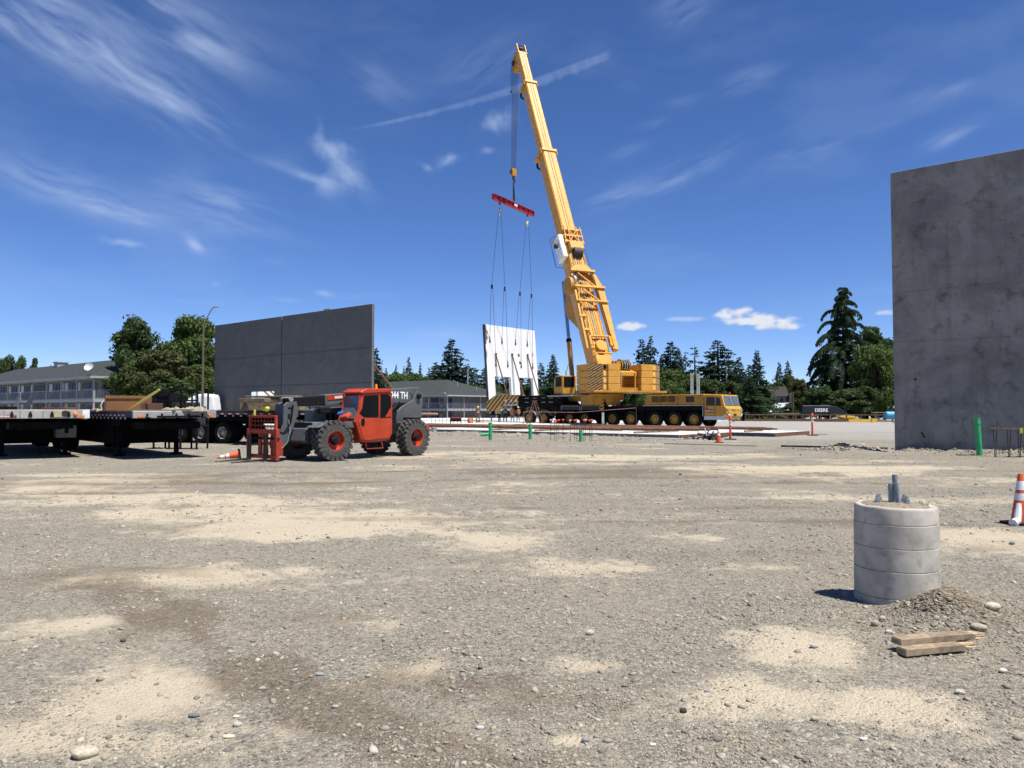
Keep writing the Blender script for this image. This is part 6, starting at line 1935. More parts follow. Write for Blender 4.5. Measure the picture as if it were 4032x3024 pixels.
def motel(label, origin, LX, LY, zf, ze, zr, bays, end_rail=True, hip=6.0, side_windows=False):
    """local x along E1 (front corner at 0, building runs to -LX), y along E2; galleries on the y = 0 and x = 0 sides"""
    m = thing('motel_building', label, 'motel', origin, GRID)
    gw = 1.5
    wl = MB().bx(-LX, -gw, gw, LY, -.3, ze).build('wall', M_mwall, m)
    gal = MB().bx(-LX, .0, .0, gw, zf - .38, zf).build('gallery_slab', M_mwhite, m)
    MB().bx(-gw, .0, gw + .002, LY, zf - .378, zf - .002).build('gallery_slab', M_mwhite, m)
    ov = .5
    e = [(-LX - ov, -ov, ze), (ov, -ov, ze), (ov, LY + ov, ze), (-LX - ov, LY + ov, ze)]
    r0, r1 = (-LX + hip, LY / 2, zr), (-hip - 2, LY / 2, zr)
    rf = MB().add([*e, r0, r1, *[(p[0], p[1], ze - .05) for p in e]], [(0, 1, 5, 4), (1, 2, 5), (2, 3, 4, 5), (3, 0, 4), (9, 8, 7, 6), (0, 6, 7, 1), (1, 7, 8, 2), (2, 8, 9, 3), (3, 9, 6, 0)]).build('roof', M_roof, m, smooth=False)
    MB().bx(-LX - ov, ov + .04, -ov - .06, -ov - .001, ze - .22, ze + .03).build('gutter', M_mwhite, rf)
    MB().bx(ov + .001, ov + .06, -ov, LY + ov, ze - .22, ze + .03).build('gutter', M_mwhite, rf)
    MB().bx(-LX, .0, .02, gw, ze - .3, ze - .06).build('soffit', M_mwhite, rf)
    for x_ in np.arange(0, LX, 4.9):
        MB().bx(-x_ - .22, -x_ - .04, .02, .2, -.3, ze - .06).build('gallery_post', M_mwhite, m)
    for y_ in np.arange(4.5, LY, 4.6):
        MB().bx(-.2, -.04, y_, y_ + .16, -.3, ze - .06).build('gallery_post', M_mwhite, m)

    def rail(axis, a, b):
        g = MB()
        for s_ in np.arange(a, b, .17):
            if axis == 'x':
                g.bx(s_, s_ + .022, .02, .042, zf + .08, zf + 1.05)
            else:
                g.bx(-.042, -.02, s_, s_ + .022, zf + .08, zf + 1.05)
        if axis == 'x':
            g.bx(a, b, .01, .07, zf + 1.05, zf + 1.12).bx(a, b, .01, .07, zf + .05, zf + .1)
        else:
            g.bx(-.07, -.01, a, b, zf + 1.05, zf + 1.12).bx(-.07, -.01, a, b, zf + .05, zf + .1)
        o = g.build('balcony_railing', M_mwhite, m, smooth=False)
        o['kind'] = 'stuff'
    rail('x', -LX, -.1)
    rail('y', .1, LY)
    for lev in (0.0, zf):
        top = (zf if lev == 0 else ze) - .45
        for i in range(bays):
            x0 = -gw - .7 - i * 5.35
            if x0 - 4.8 < -LX:
                break
            for (a, w_, kind) in ((.0, 1.25, 'w'), (1.55, .95, 'd'), (2.65, .95, 'd'), (3.85, 1.25, 'w')):
                if kind == 'w':
                    f_ = MB().bx(x0 - a - w_, x0 - a, gw - .05, gw - .001, lev + .85, top).build('window', M_mwhite, m)
                    MB().bx(x0 - a - w_ + .07, x0 - a - .07, gw - .07, gw - .051, lev + .92, top - .07).build('pane', M_mglass if (i + int(a)) % 3 else M_curt, f_)
                    MB().bx(x0 - a - w_ + .2, x0 - a - .2, gw - .2, gw - .001, lev + .28, lev + .72).build('air_unit', M_mwhite, m)
                else:
                    MB().bx(x0 - a - w_, x0 - a, gw - .06, gw - .001, lev + .02, lev + 2.08).build('door', M_navy, m)
        MB().bx(-gw - .001, -gw + .06, gw + .35, gw + 1.3, lev + .02, lev + 2.08).build('door', M_navy, m)
        for y_ in (3.4, 8.2, 13):
            if side_windows and y_ < LY - 2:
                f_ = MB().bx(-gw + .001, -gw + .05, y_, y_ + 1.3, lev + .85, top).build('window', M_mwhite, m)
                MB().bx(-gw + .051, -gw + .07, y_ + .07, y_ + 1.23, lev + .92, top - .07).build('pane', M_mglass, f_)
    return m, rf


cm1 = Vector((XH(366, 88), 88.0, 0))
mA, rA = motel('long two storey grey roofed motel with white galleries and navy doors, behind the trailers', cm1, 52, 12, 2.9, 5.5, 8.1, 9, side_windows=True)
MB().bx(-27, -25.6, 5, 6.4, 7.2, 8.35).bx(-27.1, -25.5, 4.9, 6.5, 8.35, 8.5).build('roof_vent', M_mwhite, rA)
ds = MB().lathe([(.0, .0), (.25, .03), (.45, .12), (.55, .22)], (0, 0, 0), 'z', 20, cap=False).build('satellite_dish', mat('dish_grey', (.5, .51, .52), .5), rA, loc=(-.6, -.2, 6.55), rot=(R(62), 0, R(35)))
MB().cyl((-.6, -.2, 5.5), (-.6, -.2, 6.5), .04, n=8).build('dish_mast', M_grey, rA)
MB().lathe([(.14, 0), (.0, .16)], (-24, -.4, 5.35), 'z', 10).build('flood_lamp', M_mwhite, rA)
# outside stair with white rails
st_ = thing('stair', 'white railed outside stair coming down from the long motel gallery', 'stair', on_tr(mA, -19.5, -.1), GRID)
for i in range(14):
    MB().bx(-i * .3 - .3, -i * .3, -1.3, 0, 2.9 - (i + 1) * .2, 2.9 - (i + 1) * .2 + .06).build('tread', M_mwhite, st_)
for y_ in (-1.3, 0):
    MB().beam((0, y_, 3.9), (-4.2, y_, 1.1), .06, .06).beam((0, y_, 2.95), (-4.2, y_, .15), .06, .18).build('stair_stringer', M_mwhite, st_)
    g = MB()
    for q in np.linspace(0, 1, 22):
        g.bx(-4.2 * q - .02, -4.2 * q + .02, y_ - .02, y_ + .02, 2.95 - 2.8 * q, 3.9 - 2.8 * q)
    g.build('stair_balusters', M_mwhite, st_)['kind'] = 'stuff'
cm2 = Vector((XH(1761, 140), 140.0, 0))
mB, rB = motel('two storey motel with grey hip roof and white balcony rail behind the workers', cm2, 34, 19, 1.8, 4.35, 7.7, 6, hip=7.5)
MB().bx(-1.0, -.2, -.5, -.2, 4.5, 4.9).build('flood_lamp', M_mwhite, rB)
for x_, y_, z_ in ((-3.2, 6, 6.8), (-2.0, 10, 6.0)):
    MB().cyl((x_, y_, z_ - .6), (x_, y_, z_ + .3), .08, n=8).build('roof_pipe', M_mwhite, rB)
# small house and pale roofs beyond the railing
hs_ = thing('house', 'small house with brown grey roof among the trees beyond the railing', 'house', (XH(3050, 150), 150, 0), R(-8))
MB().bx(-2.7, 2.2, 0, 6, 0, 4.35).build('wall', mat('house_wall', (.10, .11, .12), .8), hs_)
MB().prism([(-3.4, 4.3), (-2.6, 6.2), (2.1, 6.2), (2.7, 4.3)], -.4, 6.4, 'y').build('roof', mat('house_roof', (.16, .14, .125), .9, var=.2, scale=3), hs_)
for x_ in (-1.9, -.5, .9):
    f_ = MB().bx(x_, x_ + .9, -.05, -.002, 2.6, 3.9).build('window', M_mwhite, hs_)
    MB().bx(x_ + .08, x_ + .82, -.07, -.051, 2.68, 3.82).build('pane', M_mglass, f_)
for kk, (u, vt, vb, w_, d_, a_, lab) in enumerate(((3090, 1586, 1622, 5.5, 132, -14, 'low shed with pale metal roof beyond the railing beside the utility pole'), (3140, 1584, 1606, 3.4, 138, -10, 'small pale roofed shed behind the utility pole'))):
    sh_ = thing('shed', lab, 'shed', (XH(u, d_), d_, 0), R(a_))
    zt, zb_ = ZH(vt, d_), ZH(vb, d_)
    MB().bx(-w_ / 2 + .2, w_ / 2 - .2, .3, 4, 0, zb_ + .05).build('wall', mat('shed_wall', (.05, .055, .06), .8), sh_)
    MB().add([(-w_ / 2, 0, zb_), (w_ / 2, 0, zb_ + .1), (w_ / 2 - .4, 4.2, zt), (-w_ / 2 + .4, 4.2, zt), (-w_ / 2, 0, zb_ - .08), (w_ / 2, 0, zb_ + .02), (w_ / 2 - .4, 4.2, zt - .08), (-w_ / 2 + .4, 4.2, zt - .08)], [(0, 1, 2, 3), (7, 6, 5, 4), (0, 4, 5, 1), (1, 5, 6, 2), (2, 6, 7, 3), (3, 7, 4, 0)]).build('roof', mat('pale_metal_roof', (.45, .48, .52), .5, .2), sh_)

# ------------------------------------------------------------------ lamps and poles
def street_lamp(label, u, vtop, vbot, d, arm_px, flip=1, grp=None):
    b = W(u, 1614, d)
    zt = ZH(vtop, d)
    t = thing('street_lamp', label, 'street lamp', (b.x, d, 0))
    MB().tube([(0, 0, 0), (0, 0, zt - 1.7)], [.14, .085], 10).build('pole', mat('lamp_pole', (.13, .11, .09), .6, .3), t)
    a = arm_px / FPX * d * flip
    MB().tube([(0, 0, zt - 2.0), (a * .35, 0, zt - .95), (a * .62, 0, zt - .28), (a * .85, 0, zt - .1)], .05, 8).build('arm', MATS['lamp_pole'], t)
    MB().bx(min(a * .8, a * 1.15), max(a * .8, a * 1.15), -.15, .15, zt - .14, zt).build('lamp_head', M_grey, t, bevel=.04)
    return t


street_lamp('tall curved arm street lamp in front of the leafy trees by the dark panel', 797, 1205, 1430, 78, 52)
street_lamp('street lamp standing behind the crane operator cab', 2229, 1418, 1500, 120, 22)
o = MB().cyl((0, 0, 0), (0, 0, ZH(1457, 160)), .14, n=10).build('white_pole', M_mwhite, loc=(XH(1841, 160), 160, 0))
tag(o, 'thin white pole among the firs behind the second motel', 'pole')
o = MB().cyl((0, 0, 0), (0, 0, ZH(1440, 136)), .18, n=10).build('white_pole', mat('pale_snag', (.35, .34, .32), .8), loc=(XH(2861, 136), 136, 0))
tag(o, 'pale bare tree trunk standing among the firs behind the crane', 'tree trunk')
up_ = thing('utility_pole', 'wooden utility pole with short crossarms beyond the railing', 'utility pole', (XH(3122, 112), 112, 0))
MB().cyl((0, 0, 0), (0, 0, ZH(1545, 112)), .13, n=10).build('pole', M_bark, up_)
for q in range(5):
    MB().bx(-.55, .02, -.05, .05, ZH(1552 + q * 8, 112), ZH(1552 + q * 8, 112) + .07).build('crossarm', M_grey, up_)

# ------------------------------------------------------------------ far railing, beams, excavator
def wp(u, d):
    return Vector((XH(u, d), d, 0))


ra_, rb_ = wp(2935, 108), wp(3700, 100)
dv_ = rb_ - ra_
fl = thing('railing', 'weathered wooden railing with square posts along the far edge of the site', 'railing', ra_, math.atan2(dv_.y, dv_.x))
M_rw = mat('railing_wood', (.16, .12, .085), .85, var=.25, scale=4)
nf = 13
for i in range(nf + 1):
    x_ = dv_.length * i / nf
    MB().bx(x_ - .07, x_ + .07, -.07, .07, 0, 1.02).build('post', M_rw, fl)
MB().bx(0, dv_.length, -.13, -.071, .86, 1.0).build('top_rail', M_rw, fl)
MB().bx(0, dv_.length, -.12, -.071, .02, .18).build('kick_board', M_rw, fl)
for kk, (u0, u1, d_, z_, w_, lab) in enumerate(((2935, 3330, 104, .28, .3, 'long rusty steel beam lying in front of the far railing'), (3210, 3400, 101, .14, .25, 'rusty steel beam at the far slab corner'))):
    a, b_ = wp(u0, d_), wp(u1, d_ - 1)
    o = MB().beam((0, 0, 0), b_ - a, w_, .22).build('steel_beam', M_rust, loc=(a.x, a.y, z_))
    tag(o, lab, 'steel beam')
for kk, (u0, u1, v_, d_, lab) in enumerate(((3035, 3150, 1628, 112, 'pale plank resting level above the railing by the utility pole'), (3430, 3530, 1624, 112, 'pale plank above the railing beside the tall wall panel'))):
    a, b_ = wp(u0, d_), wp(u1, d_)
    o = MB().beam((0, 0, 0), b_ - a, .3, .12).build('plank', M_wood, loc=(a.x, a.y, ZH(v_, d_)))
    tag(o, lab, 'plank')
    for q in (.15, .85):
        tt = MB().bx(-.06, .06, -.06, .06, 0, ZH(v_, d_) - .062).build('prop', M_rw, loc=a.lerp(b_, q))
        tag(tt, 'wooden prop under a pale plank beyond the railing', 'prop', 'props beyond the railing')
yl = thing('form_liner', 'yellow painted steel form lying at the far slab edge', 'steel form', wp(3400, 97), R(-4))
MB().bx(-1.9, 1.6, -.2, .2, .05, .42).build('form_plate', mat('form_yellow', (.68, .42, .05), .5), yl)
MB().bx(.9, 1.5, -.35, -.201, .0, .5).build('form_end', MATS['form_yellow'], yl)
bt = MB().lathe([(0, 0), (.42, 0), (.5, .1), (.5, 2.6), (.42, 2.7), (0, 2.7)], (0, 0, 0), 'x', 20).build('blue_tank', mat('tank_blue', (.06, .26, .45), .4, var=.1), loc=(XH(3485, 99), 99, .9))
tag(bt, 'light blue cylindrical tank behind the railing beside the tall wall panel', 'tank')
ex = thing('excavator', 'black excavator boom reaching over the far railing', 'excavator', wp(3235, 111), R(0))
zA = lambda v: ZH(v, 111)
xA = lambda u: XH(u, 111) - XH(3235, 111)
bmx = MB().prism([(xA(3153), zA(1640)), (xA(3157), zA(1598)), (xA(3180), zA(1597)), (xA(3290), zA(1600)), (xA(3330), zA(1622)), (xA(3342), zA(1638)), (xA(3318), zA(1634)), (xA(3270), zA(1626)), (xA(3190), zA(1634)), (xA(3172), zA(1645))], -.3, .3, 'y').build('boom', mat('excavator_black', (.012, .013, .018), .4), ex, bevel=.04)
MB().bx(xA(3160), xA(3262), -.305, .305, zA(1598.5), zA(1596.5)).build('boom_top_plate', M_grey, bmx)
text_mesh('lettering', 'DEERE', .68, M_let, bmx, (xA(3231), -.31, zA(1615.5)), (R(90), 0, 0), .005, bold=.012)
MB().cyl((xA(3283), -.2, zA(1620)), (xA(3306), -.2, zA(1645)), .09, n=10).build('boom_cylinder', M_grey, ex)
MB().cyl((xA(3285), .1, zA(1603)), (xA(3325), .1, zA(1628)), .10, n=10).build('arm_cylinder', M_grey, ex)
MB().prism([(xA(3300), zA(1640)), (xA(3310), zA(1636)), (xA(3352), zA(1638)), (xA(3360), zA(1645)), (xA(3352), zA(1649)), (xA(3310), zA(1648))], -1.0, 1.0, 'y').build('upper_body', mat('excavator_yellow', (.6, .36, .04), .5), ex, bevel=.05)
MB().bx(xA(3305), xA(3355), -1.3, 1.3, -.4, zA(1649)).build('track_frame', M_blk, ex)

# ------------------------------------------------------------------ site things
M_grn = mat('sewer_green', (.035, .33, .135), .45, var=.08, scale=4, dirt=.15, dirtcol=(.15, .2, .12))


def standpipe(u, vt, vb, r, label, tilt=0.0):
    p = G(u, vb)
    h = ZH(vt, p.y)
    t = thing('sewer_pipe', label, 'pipe', (p.x, p.y, float(gz(p.x, p.y)) - .05))
    t.rotation_euler = (0, tilt, 0)
    MB().lathe([(r * .93, -.3), (r * .93, h - .22), (r * 1.03, h - .21), (r * 1.06, h - .16), (r * 1.0, h - .12), (r * 1.0, h - .05), (r * 1.04, h - .03), (r * 1.04, h), (r * .85, h), (r * .85, h - .3)], n=24).build('pipe_body', M_grn, t)
    MB().lathe([(r * .945, h * .28), (r * .96, h * .285), (r * .945, h * .29)], n=24, cap=False).build('print_ring', mat('print_dark', (.02, .18, .08), .5), t)
    return t


standpipe(1931, 1660, 1733, .105, 'tallest of three green sewer pipes near the slab edge')
standpipe(2088, 1667, 1730, .10, 'middle green sewer pipe in front of the step ladder')
standpipe(2287, 1690, 1739, .10, 'short green sewer pipe among the capped rebars')
standpipe(3858, 1644, 1796, .105, 'leaning green sewer pipe in front of the tall wall panel', R(-3.5))
pz = G(1915, 1722)
o = MB().cyl((-.35, 0, 0), (.3, .1, .05), .085, n=16).build('sewer_pipe', M_grn, loc=(pz.x, pz.y, .14))
tag(o, 'pale green pipe end lying on the gravel beside the tallest green pipe', 'pipe')
M_reb = mat('rebar', (.10, .055, .035), .8, .3)
M_cap = mat('cap_orange', (.62, .12, .06), .5, var=.1)
for kk, (u, vt, vb) in enumerate(((2169, 1651, 1734), (2184, 1653, 1737), (2201, 1651, 1731), (2217, 1650, 1735), (2245, 1652, 1739), (2263, 1652, 1735), (2271, 1650, 1733), (2300, 1651, 1738), (2306, 1650, 1735), (2322, 1652, 1737), (2330, 1651, 1740), (2190, 1654, 1738))):
    p = G(u, vb)
    h = ZH(vt, p.y)
    t = thing('rebar_dowel', 'upright rebar with an orange mushroom cap near the short green pipe', 'rebar', (p.x, p.y, 0), random.uniform(0, 3), 'capped rebars by the slab')
    MB().tube([(0, 0, -.2), (.02, .01, h * .5), (random.uniform(-.03, .03), 0, h - .05)], .012, 6).build('bar', M_reb, t)
    MB().lathe([(.025, h - .14), (.03, h - .06), (.075, h - .05), (.065, h - .01), (0, h + .005)], n=14).build('cap', M_cap if kk % 4 else mat('cap_pale', (.62, .42, .36), .5), t)
# rebar row behind, near the workers
for kk in range(15):
    u = 1700 + kk * 14.5
    p = wp(u, 80)
    o = MB().cyl((0, 0, 0), (0, 0, ZH(1597 + (kk * 37 % 9), 80)), .018, n=6).build('rebar_dowel', M_reb, loc=p)
    tag(o, 'bare upright rebar in the row along the building slab', 'rebar', 'bare rebars along the building slab')

M_cone = mat('cone_orange', (.62, .105, .03), .55, var=.12, scale=6, dirt=.35, dirtcol=(.3, .1, .06))
M_cwht = mat('cone_white', (.68, .68, .68), .5, var=.1, scale=8, dirt=.35, dirtcol=(.4, .36, .32))


def cone(label, loc, h=.72, rot=(0, 0, 0)):
    t = thing('traffic_cone', label, 'traffic cone', loc)
    t.rotation_euler = rot
    r = lambda z: .135 - (.135 - .03) * z / h
    def band(z0, z1, m, nm, off=0):
        MB().lathe([(r(z0) + off, z0), (r(z1) + off, z1)] + ([(0, z1)] if z1 >= h - .001 else []), n=24, cap=False).build(nm, m, t)
    band(.03, h, M_cone, 'cone_body')
    band(h * .48, h * .62, M_cwht, 'reflective_band', .003)
    band(h * .68, h * .86, M_cwht, 'reflective_band', .003)
    MB().bx(-.19, .19, -.19, .19, 0, .035).build('cone_base', M_blk2, t, bevel=.01)
    return t


p = G(4022, 2060)
c_ = cone('traffic cone with a torn white sleeve on a black base beside loose soil', (p.x, p.y, float(gz(p.x, p.y)) + .01), .71, (0, 0, .3))
sl_ = MB()
sl_.tube([(-.10, -.05, .30), (-.13, -.06, .18), (-.17, -.08, .07), (-.28, -.10, .04)], [.03, .045, .05, .06], 8)
sl_.build('torn_sleeve', M_cwht, c_)
p = G(2830, 1743)
cone('dirty traffic cone standing beside the orange post and scrap heap', (p.x, p.y, .0), .74)
cone('traffic cone lying on its side in front of the fork carriage', (W(945, 1790, 25.2).x, 25.2, .13), .72, (R(-8), R(-97), R(35)))


def delineator(label, u, vt, vb):
    p = G(u, vb)
    h = ZH(vt, p.y)
    t = thing('delineator_post', label, 'delineator post', (p.x, p.y, 0))
    m = mat('post_orange', (.70, .085, .035), .5, var=.08)
    MB().lathe([(.065, .05), (.06, h * .55), (.05, h * .97), (.035, h), (0, h)], n=18).build('post', m, t)
    MB().lathe([(.09, h - .12), (.05, h + .04), (.0, h + .06)], n=14, cap=False).build('grip', m, t)
    for z0 in (.62, .75):
        MB().lathe([(.064, h * z0), (.061, h * (z0 + .08))], n=18, cap=False).build('reflective_band', M_cwht, t)
    MB().bx(-.28, .28, -.2, .2, .0, .05).build('base', M_blk2, t, bevel=.015)
    return t


delineator('orange delineator post in front of the crane cab', 2876, 1640, 1731)
dl = delineator('orange delineator post at the end of the slab with the rusty form', 3199, 1630, 1715)
p = G(3228, 1713)
o = MB().bx(-.5, .45, -.12, .12, 0, .04).build('board', M_wood, loc=(p.x, p.y, .03), rot=(0, 0, .1))
tag(o, 'pale board lying beside the orange post at the slab end', 'board')
# boards and one long dark strip on the dirt near the wall
for kk, (u0, v0, u1, v1, h_, m_, lab) in enumerate(((2615, 1750, 2980, 1760, .03, 'weathered_lumber', 'long thin lumber strip lying on the dirt near the scrap heap'), (3075, 1762, 3495, 1772, .07, 'dark_steel', 'long dark strip lying on the dirt before the tall wall panel'), (3130, 1759, 3460, 1766, .05, 'slab_concrete', 'long pale board lying along the dark strip'))):
    a, b_ = G(u0, v0), G(u1, v1)
    o = MB().beam((0, 0, 0), b_ - a, .1, h_).build('board', MATS[m_], loc=(a.x, a.y, h_ / 2 + .03))
    tag(o, lab, 'board')
# rusty pipes lying on the slabs
def slab_pt(x, y, z=.23):
    q = P0 + E1 * x + E2 * y
    return Vector((q.x, q.y, z))


pipes = [(-3.9, .9, -14.5, 1.2, .09), (-2.3, 1.9, -13.6, 2.3, .09), (-1.2, 2.6, -16.0, 2.9, .085), (-.1, 3.3, -12.5, 3.6, .085), (.2, 4.4, -15.5, 4.6, .085), (-1.0, 5.4, -16.5, 5.6, .085), (-14.6, 3.4, -27, 3.6, .09), (-13.8, 1.0, -25.5, 1.3, .10), (-15.5, 4.9, -30, 5.1, .085), (-17.5, 2.2, -30, 2.5, .085), (2.4, 8.0, -11, 8.3, .085), (1.6, 9.4, -13, 9.6, .085)]
for kk, (x0, y0, x1, y1, r_) in enumerate(pipes):
    zz = .23 + .12 + r_
    a, b_ = slab_pt(x0, y0, zz), slab_pt(x1, y1, zz)
    t = thing('brace_pipe', 'rusty brown steel brace pipe laid out on the concrete slab', 'pipe', a, GRID, 'rusty pipes on the slab')
    iv = Matrix.Rotation(-GRID, 3, 'Z')
    d = iv @ (b_ - a)
    MB().cyl(d * .03, d * .97, r_, n=12).build('pipe_tube', M_rust, t)
    for q, s_ in ((0, -1), (1, 1)):
        MB().cyl(d * (.97 if q else .03), d * (1.0 if q else 0), r_ * .45, n=8).build('screw_end', M_dark, t)
for kk, (x_, y0, y1) in enumerate(((-3.2, .6, 6.0), (-10.5, .5, 6.1), (-14.2, .4, 5.6), (-22, .6, 5.6), (0.6, 7.4, 10.2), (-9, 7.4, 10.2))):
    a, b_ = slab_pt(x_, y0, .23 + .055), slab_pt(x_, y1, .23 + .055)
    o = MB().beam((0, 0, 0), b_ - a, .1, .10).build('timber_bearer', M_tim, loc=a)
    tag(o, 'short timber bearer under the rusty pipes', 'timber', 'timber bearers under the pipes')
# scrap heap: short steel clamps piled up
cx_ = G(2790, 1733)
sh_r = random.Random(8)
for kk in range(26):
    a = Vector((cx_.x + sh_r.gauss(0, .32), cx_.y + sh_r.gauss(0, .25), sh_r.uniform(.05, .26)))
    dd = Vector((sh_r.uniform(-1, 1), sh_r.uniform(-.6, .6), sh_r.uniform(-.12, .28))).normalized() * sh_r.uniform(.3, .75)
    t = thing('scrap_clamp', 'grey steel shoe in the scrap heap beside the dirty traffic cone', 'scrap steel', a, 0, 'scrap steel heap')
    MB().cyl((0, 0, 0), dd, .035, n=8).build('stem', M_grey if kk % 3 == 0 else M_dark, t)
    MB().box((0, 0, 0), (.12, .12, .10), (sh_r.random(), sh_r.random(), 0)).build('shoe', M_dark, t)
# step ladder beside the crane tail
lx = W(2105, 1672, 75.5)
sl2 = thing('step_ladder', 'brown open step ladder in front of the crane tail wheels', 'ladder', (lx.x, 75.5, .0), R(-30))
M_lad = mat('ladder_brown', (.17, .085, .065), .6)
for sd in (-1, 1):
    MB().beam((-.75, sd * .35, 0), (-.05, sd * .2, 2.5), .06, .08).build('side_rail', M_lad, sl2)
    MB().beam((.85, sd * .33, 0), (.05, sd * .2, 2.5), .05, .06).build('rear_rail', M_lad, sl2)
for q in np.arange(.12, .95, .13):
    MB().bx(-.80 + .7 * q, -.68 + .7 * q, -.34 + .15 * q, .34 - .15 * q, 2.5 * q - .02, 2.5 * q + .02).build('step', M_lad, sl2)
MB().bx(-.2, .2, -.22, .22, 2.5, 2.55).build('top_cap', M_lad, sl2)
# concrete kerb blocks, bucket, generator, pack
for kk, (u, d_) in enumerate(((1962, 66), (1995, 65.5), (2025, 65), (2048, 64.6))):
    o = MB().bx(-.55, .55, -.25, .25, 0, .36).build('concrete_block', M_slab if kk < 3 else M_wallA, loc=(XH(u, d_), d_, .0 if d_ < 60 else .05), rot=(0, 0, R(-8)), bevel=.02)
    tag(o, 'pale concrete kerb block in a row between the pipes and the workers', 'concrete block', 'kerb blocks near the workers')
p = G(1708, 1705)
bk = thing('bucket', 'grey white plastic bucket beside the telehandler rear wheel', 'bucket', (p.x, p.y, 0))
MB().lathe([(.0, .0), (.17, 0), (.20, .36), (.215, .37), (.215, .40), (.19, .40), (.165, .05)], n=24).build('bucket_body', mat('bucket_grey', (.42, .43, .43), .5, dirt=.3), bk)
MB().tube([(-.2, 0, .37), (-.15, -.18, .2), (.0, -.24, .12), (.15, -.18, .2), (.2, 0, .37)], .008, 5).build('handle', M_dark, bk)
gn = thing('generator', 'dark red portable generator on the slab left of the workers', 'generator', W(1795, 1662, 80) * 1.0)
gn.location.z = .2
gn.scale = (.58, .58, .58)
MB().bx(-.9, .9, -.4, .4, .3, .95).build('engine', M_blk2, gn, bevel=.05)
MB().bx(-.95, .95, -.42, .42, .85, 1.12).build('fuel_tank', mat('tank_red', (.20, .03, .035), .5), gn, bevel=.08)
for sx in (-1, 1):
    MB().tube([(sx * .95, -.42, 0), (sx * .95, -.42, 1.15), (sx * .95, .42, 1.15), (sx * .95, .42, 0)], .035, 6).build('frame_tube', M_blk2, gn)
bpz = W(1852, 1662, 82)
o = MB().lathe([(.0, 0), (.3, .02), (.36, .25), (.28, .5), (.12, .55), (0, .57)], n=16).build('equipment_bag', mat('bag_orange', (.45, .17, .08), .7, var=.5, scale=4), loc=(bpz.x, 82, .2))
tag(o, 'orange and white equipment bag on the slab beside the worker in the yellow hard hat', 'bag')
o = MB().tube([(-.6, 0, .05), (-.2, .25, .1), (.2, -.1, .08), (.5, .2, .1), (.75, 0, .04)], .07, 8).build('rope_coil', mat('rope_tan', (.5, .36, .14), .8), loc=(XH(1895, 84), 84, .2))
tag(o, 'tan rope heap at the feet of the worker in the yellow hard hat', 'rope')
# bench of bent rebar chairs at the wall
bp_ = W(3905, 1700, 25.7)
rb_t = thing('rebar_trestle', 'rebar legged trestle with a weathered plank top against the tall wall panel', 'trestle', (bp_.x, 25.7, 0), R(-16))
MB().bx(-.05, 3.2, -.06, .06, .95, 1.0).build('plank_top', M_rw, rb_t)
for i in range(5):
    x_ = .1 + i * .36 + (.05 if i % 2 else 0)
    for sx in (-.05, .05):
        MB().cyl((x_ + sx, 0, .95), (x_ + sx * .3, .02, .0), .014, n=6).build('leg', M_reb, rb_t)
for x_ in (.85, .97):
    MB().bx(x_ - .04, x_ + .04, -.075, -.061, .82, 1.0).build('yellow_tie', mat('tie_yellow', (.5, .42, .06), .6), rb_t)
# caution line strung in front of the crane
a, b_ = W(2060, 1622, 73), W(2505, 1606, 68)
o = MB().tube([(0, 0, 0), (b_ - a) * .5 + Vector((0, 0, -.22)), b_ - a], .022, 5).build('caution_line', mat('line_pink', (.35, .16, .15), .6), loc=a)
tag(o, 'thin pinkish line strung in front of the crane wheels', 'line')
for q in (a, b_):
    o = MB().cyl((0, 0, 0), (0, 0, q.z), .025, n=6).build('line_stake', M_reb, loc=(q.x, q.y, 0))
    tag(o, 'thin stake holding the pinkish line before the crane', 'stake', 'stakes of the caution line')

# ------------------------------------------------------------------ workers
def cloth_mat(name, pants, shirt, skin, sash=None):
    m = bpy.data.materials.new(name)
    m.use_nodes = True
    k = NT(m.node_tree)
    t = k.n('ShaderNodeTexCoord')
    z = k.n('ShaderNodeSeparateXYZ', i={0: t.outputs['Object']}).outputs[2]
    c = k.mix(k.m('GREATER_THAN', z, .10), (.05, .04, .03), pants)
    c = k.mix(k.m('GREATER_THAN', z, .93), c, shirt)
    c = k.mix(k.m('GREATER_THAN', z, 1.47), c, skin)
    c = k.mix(k.m('MULTIPLY', k.noise(t.outputs['Object'], 9, 4), .35), c, (.02, .02, .02))
    b = k.n('ShaderNodeBsdfPrincipled', i={'Base Color': c, 'Roughness': .85})
    k.link(b.outputs[0], k.n('ShaderNodeOutputMaterial').inputs[0])
    return m


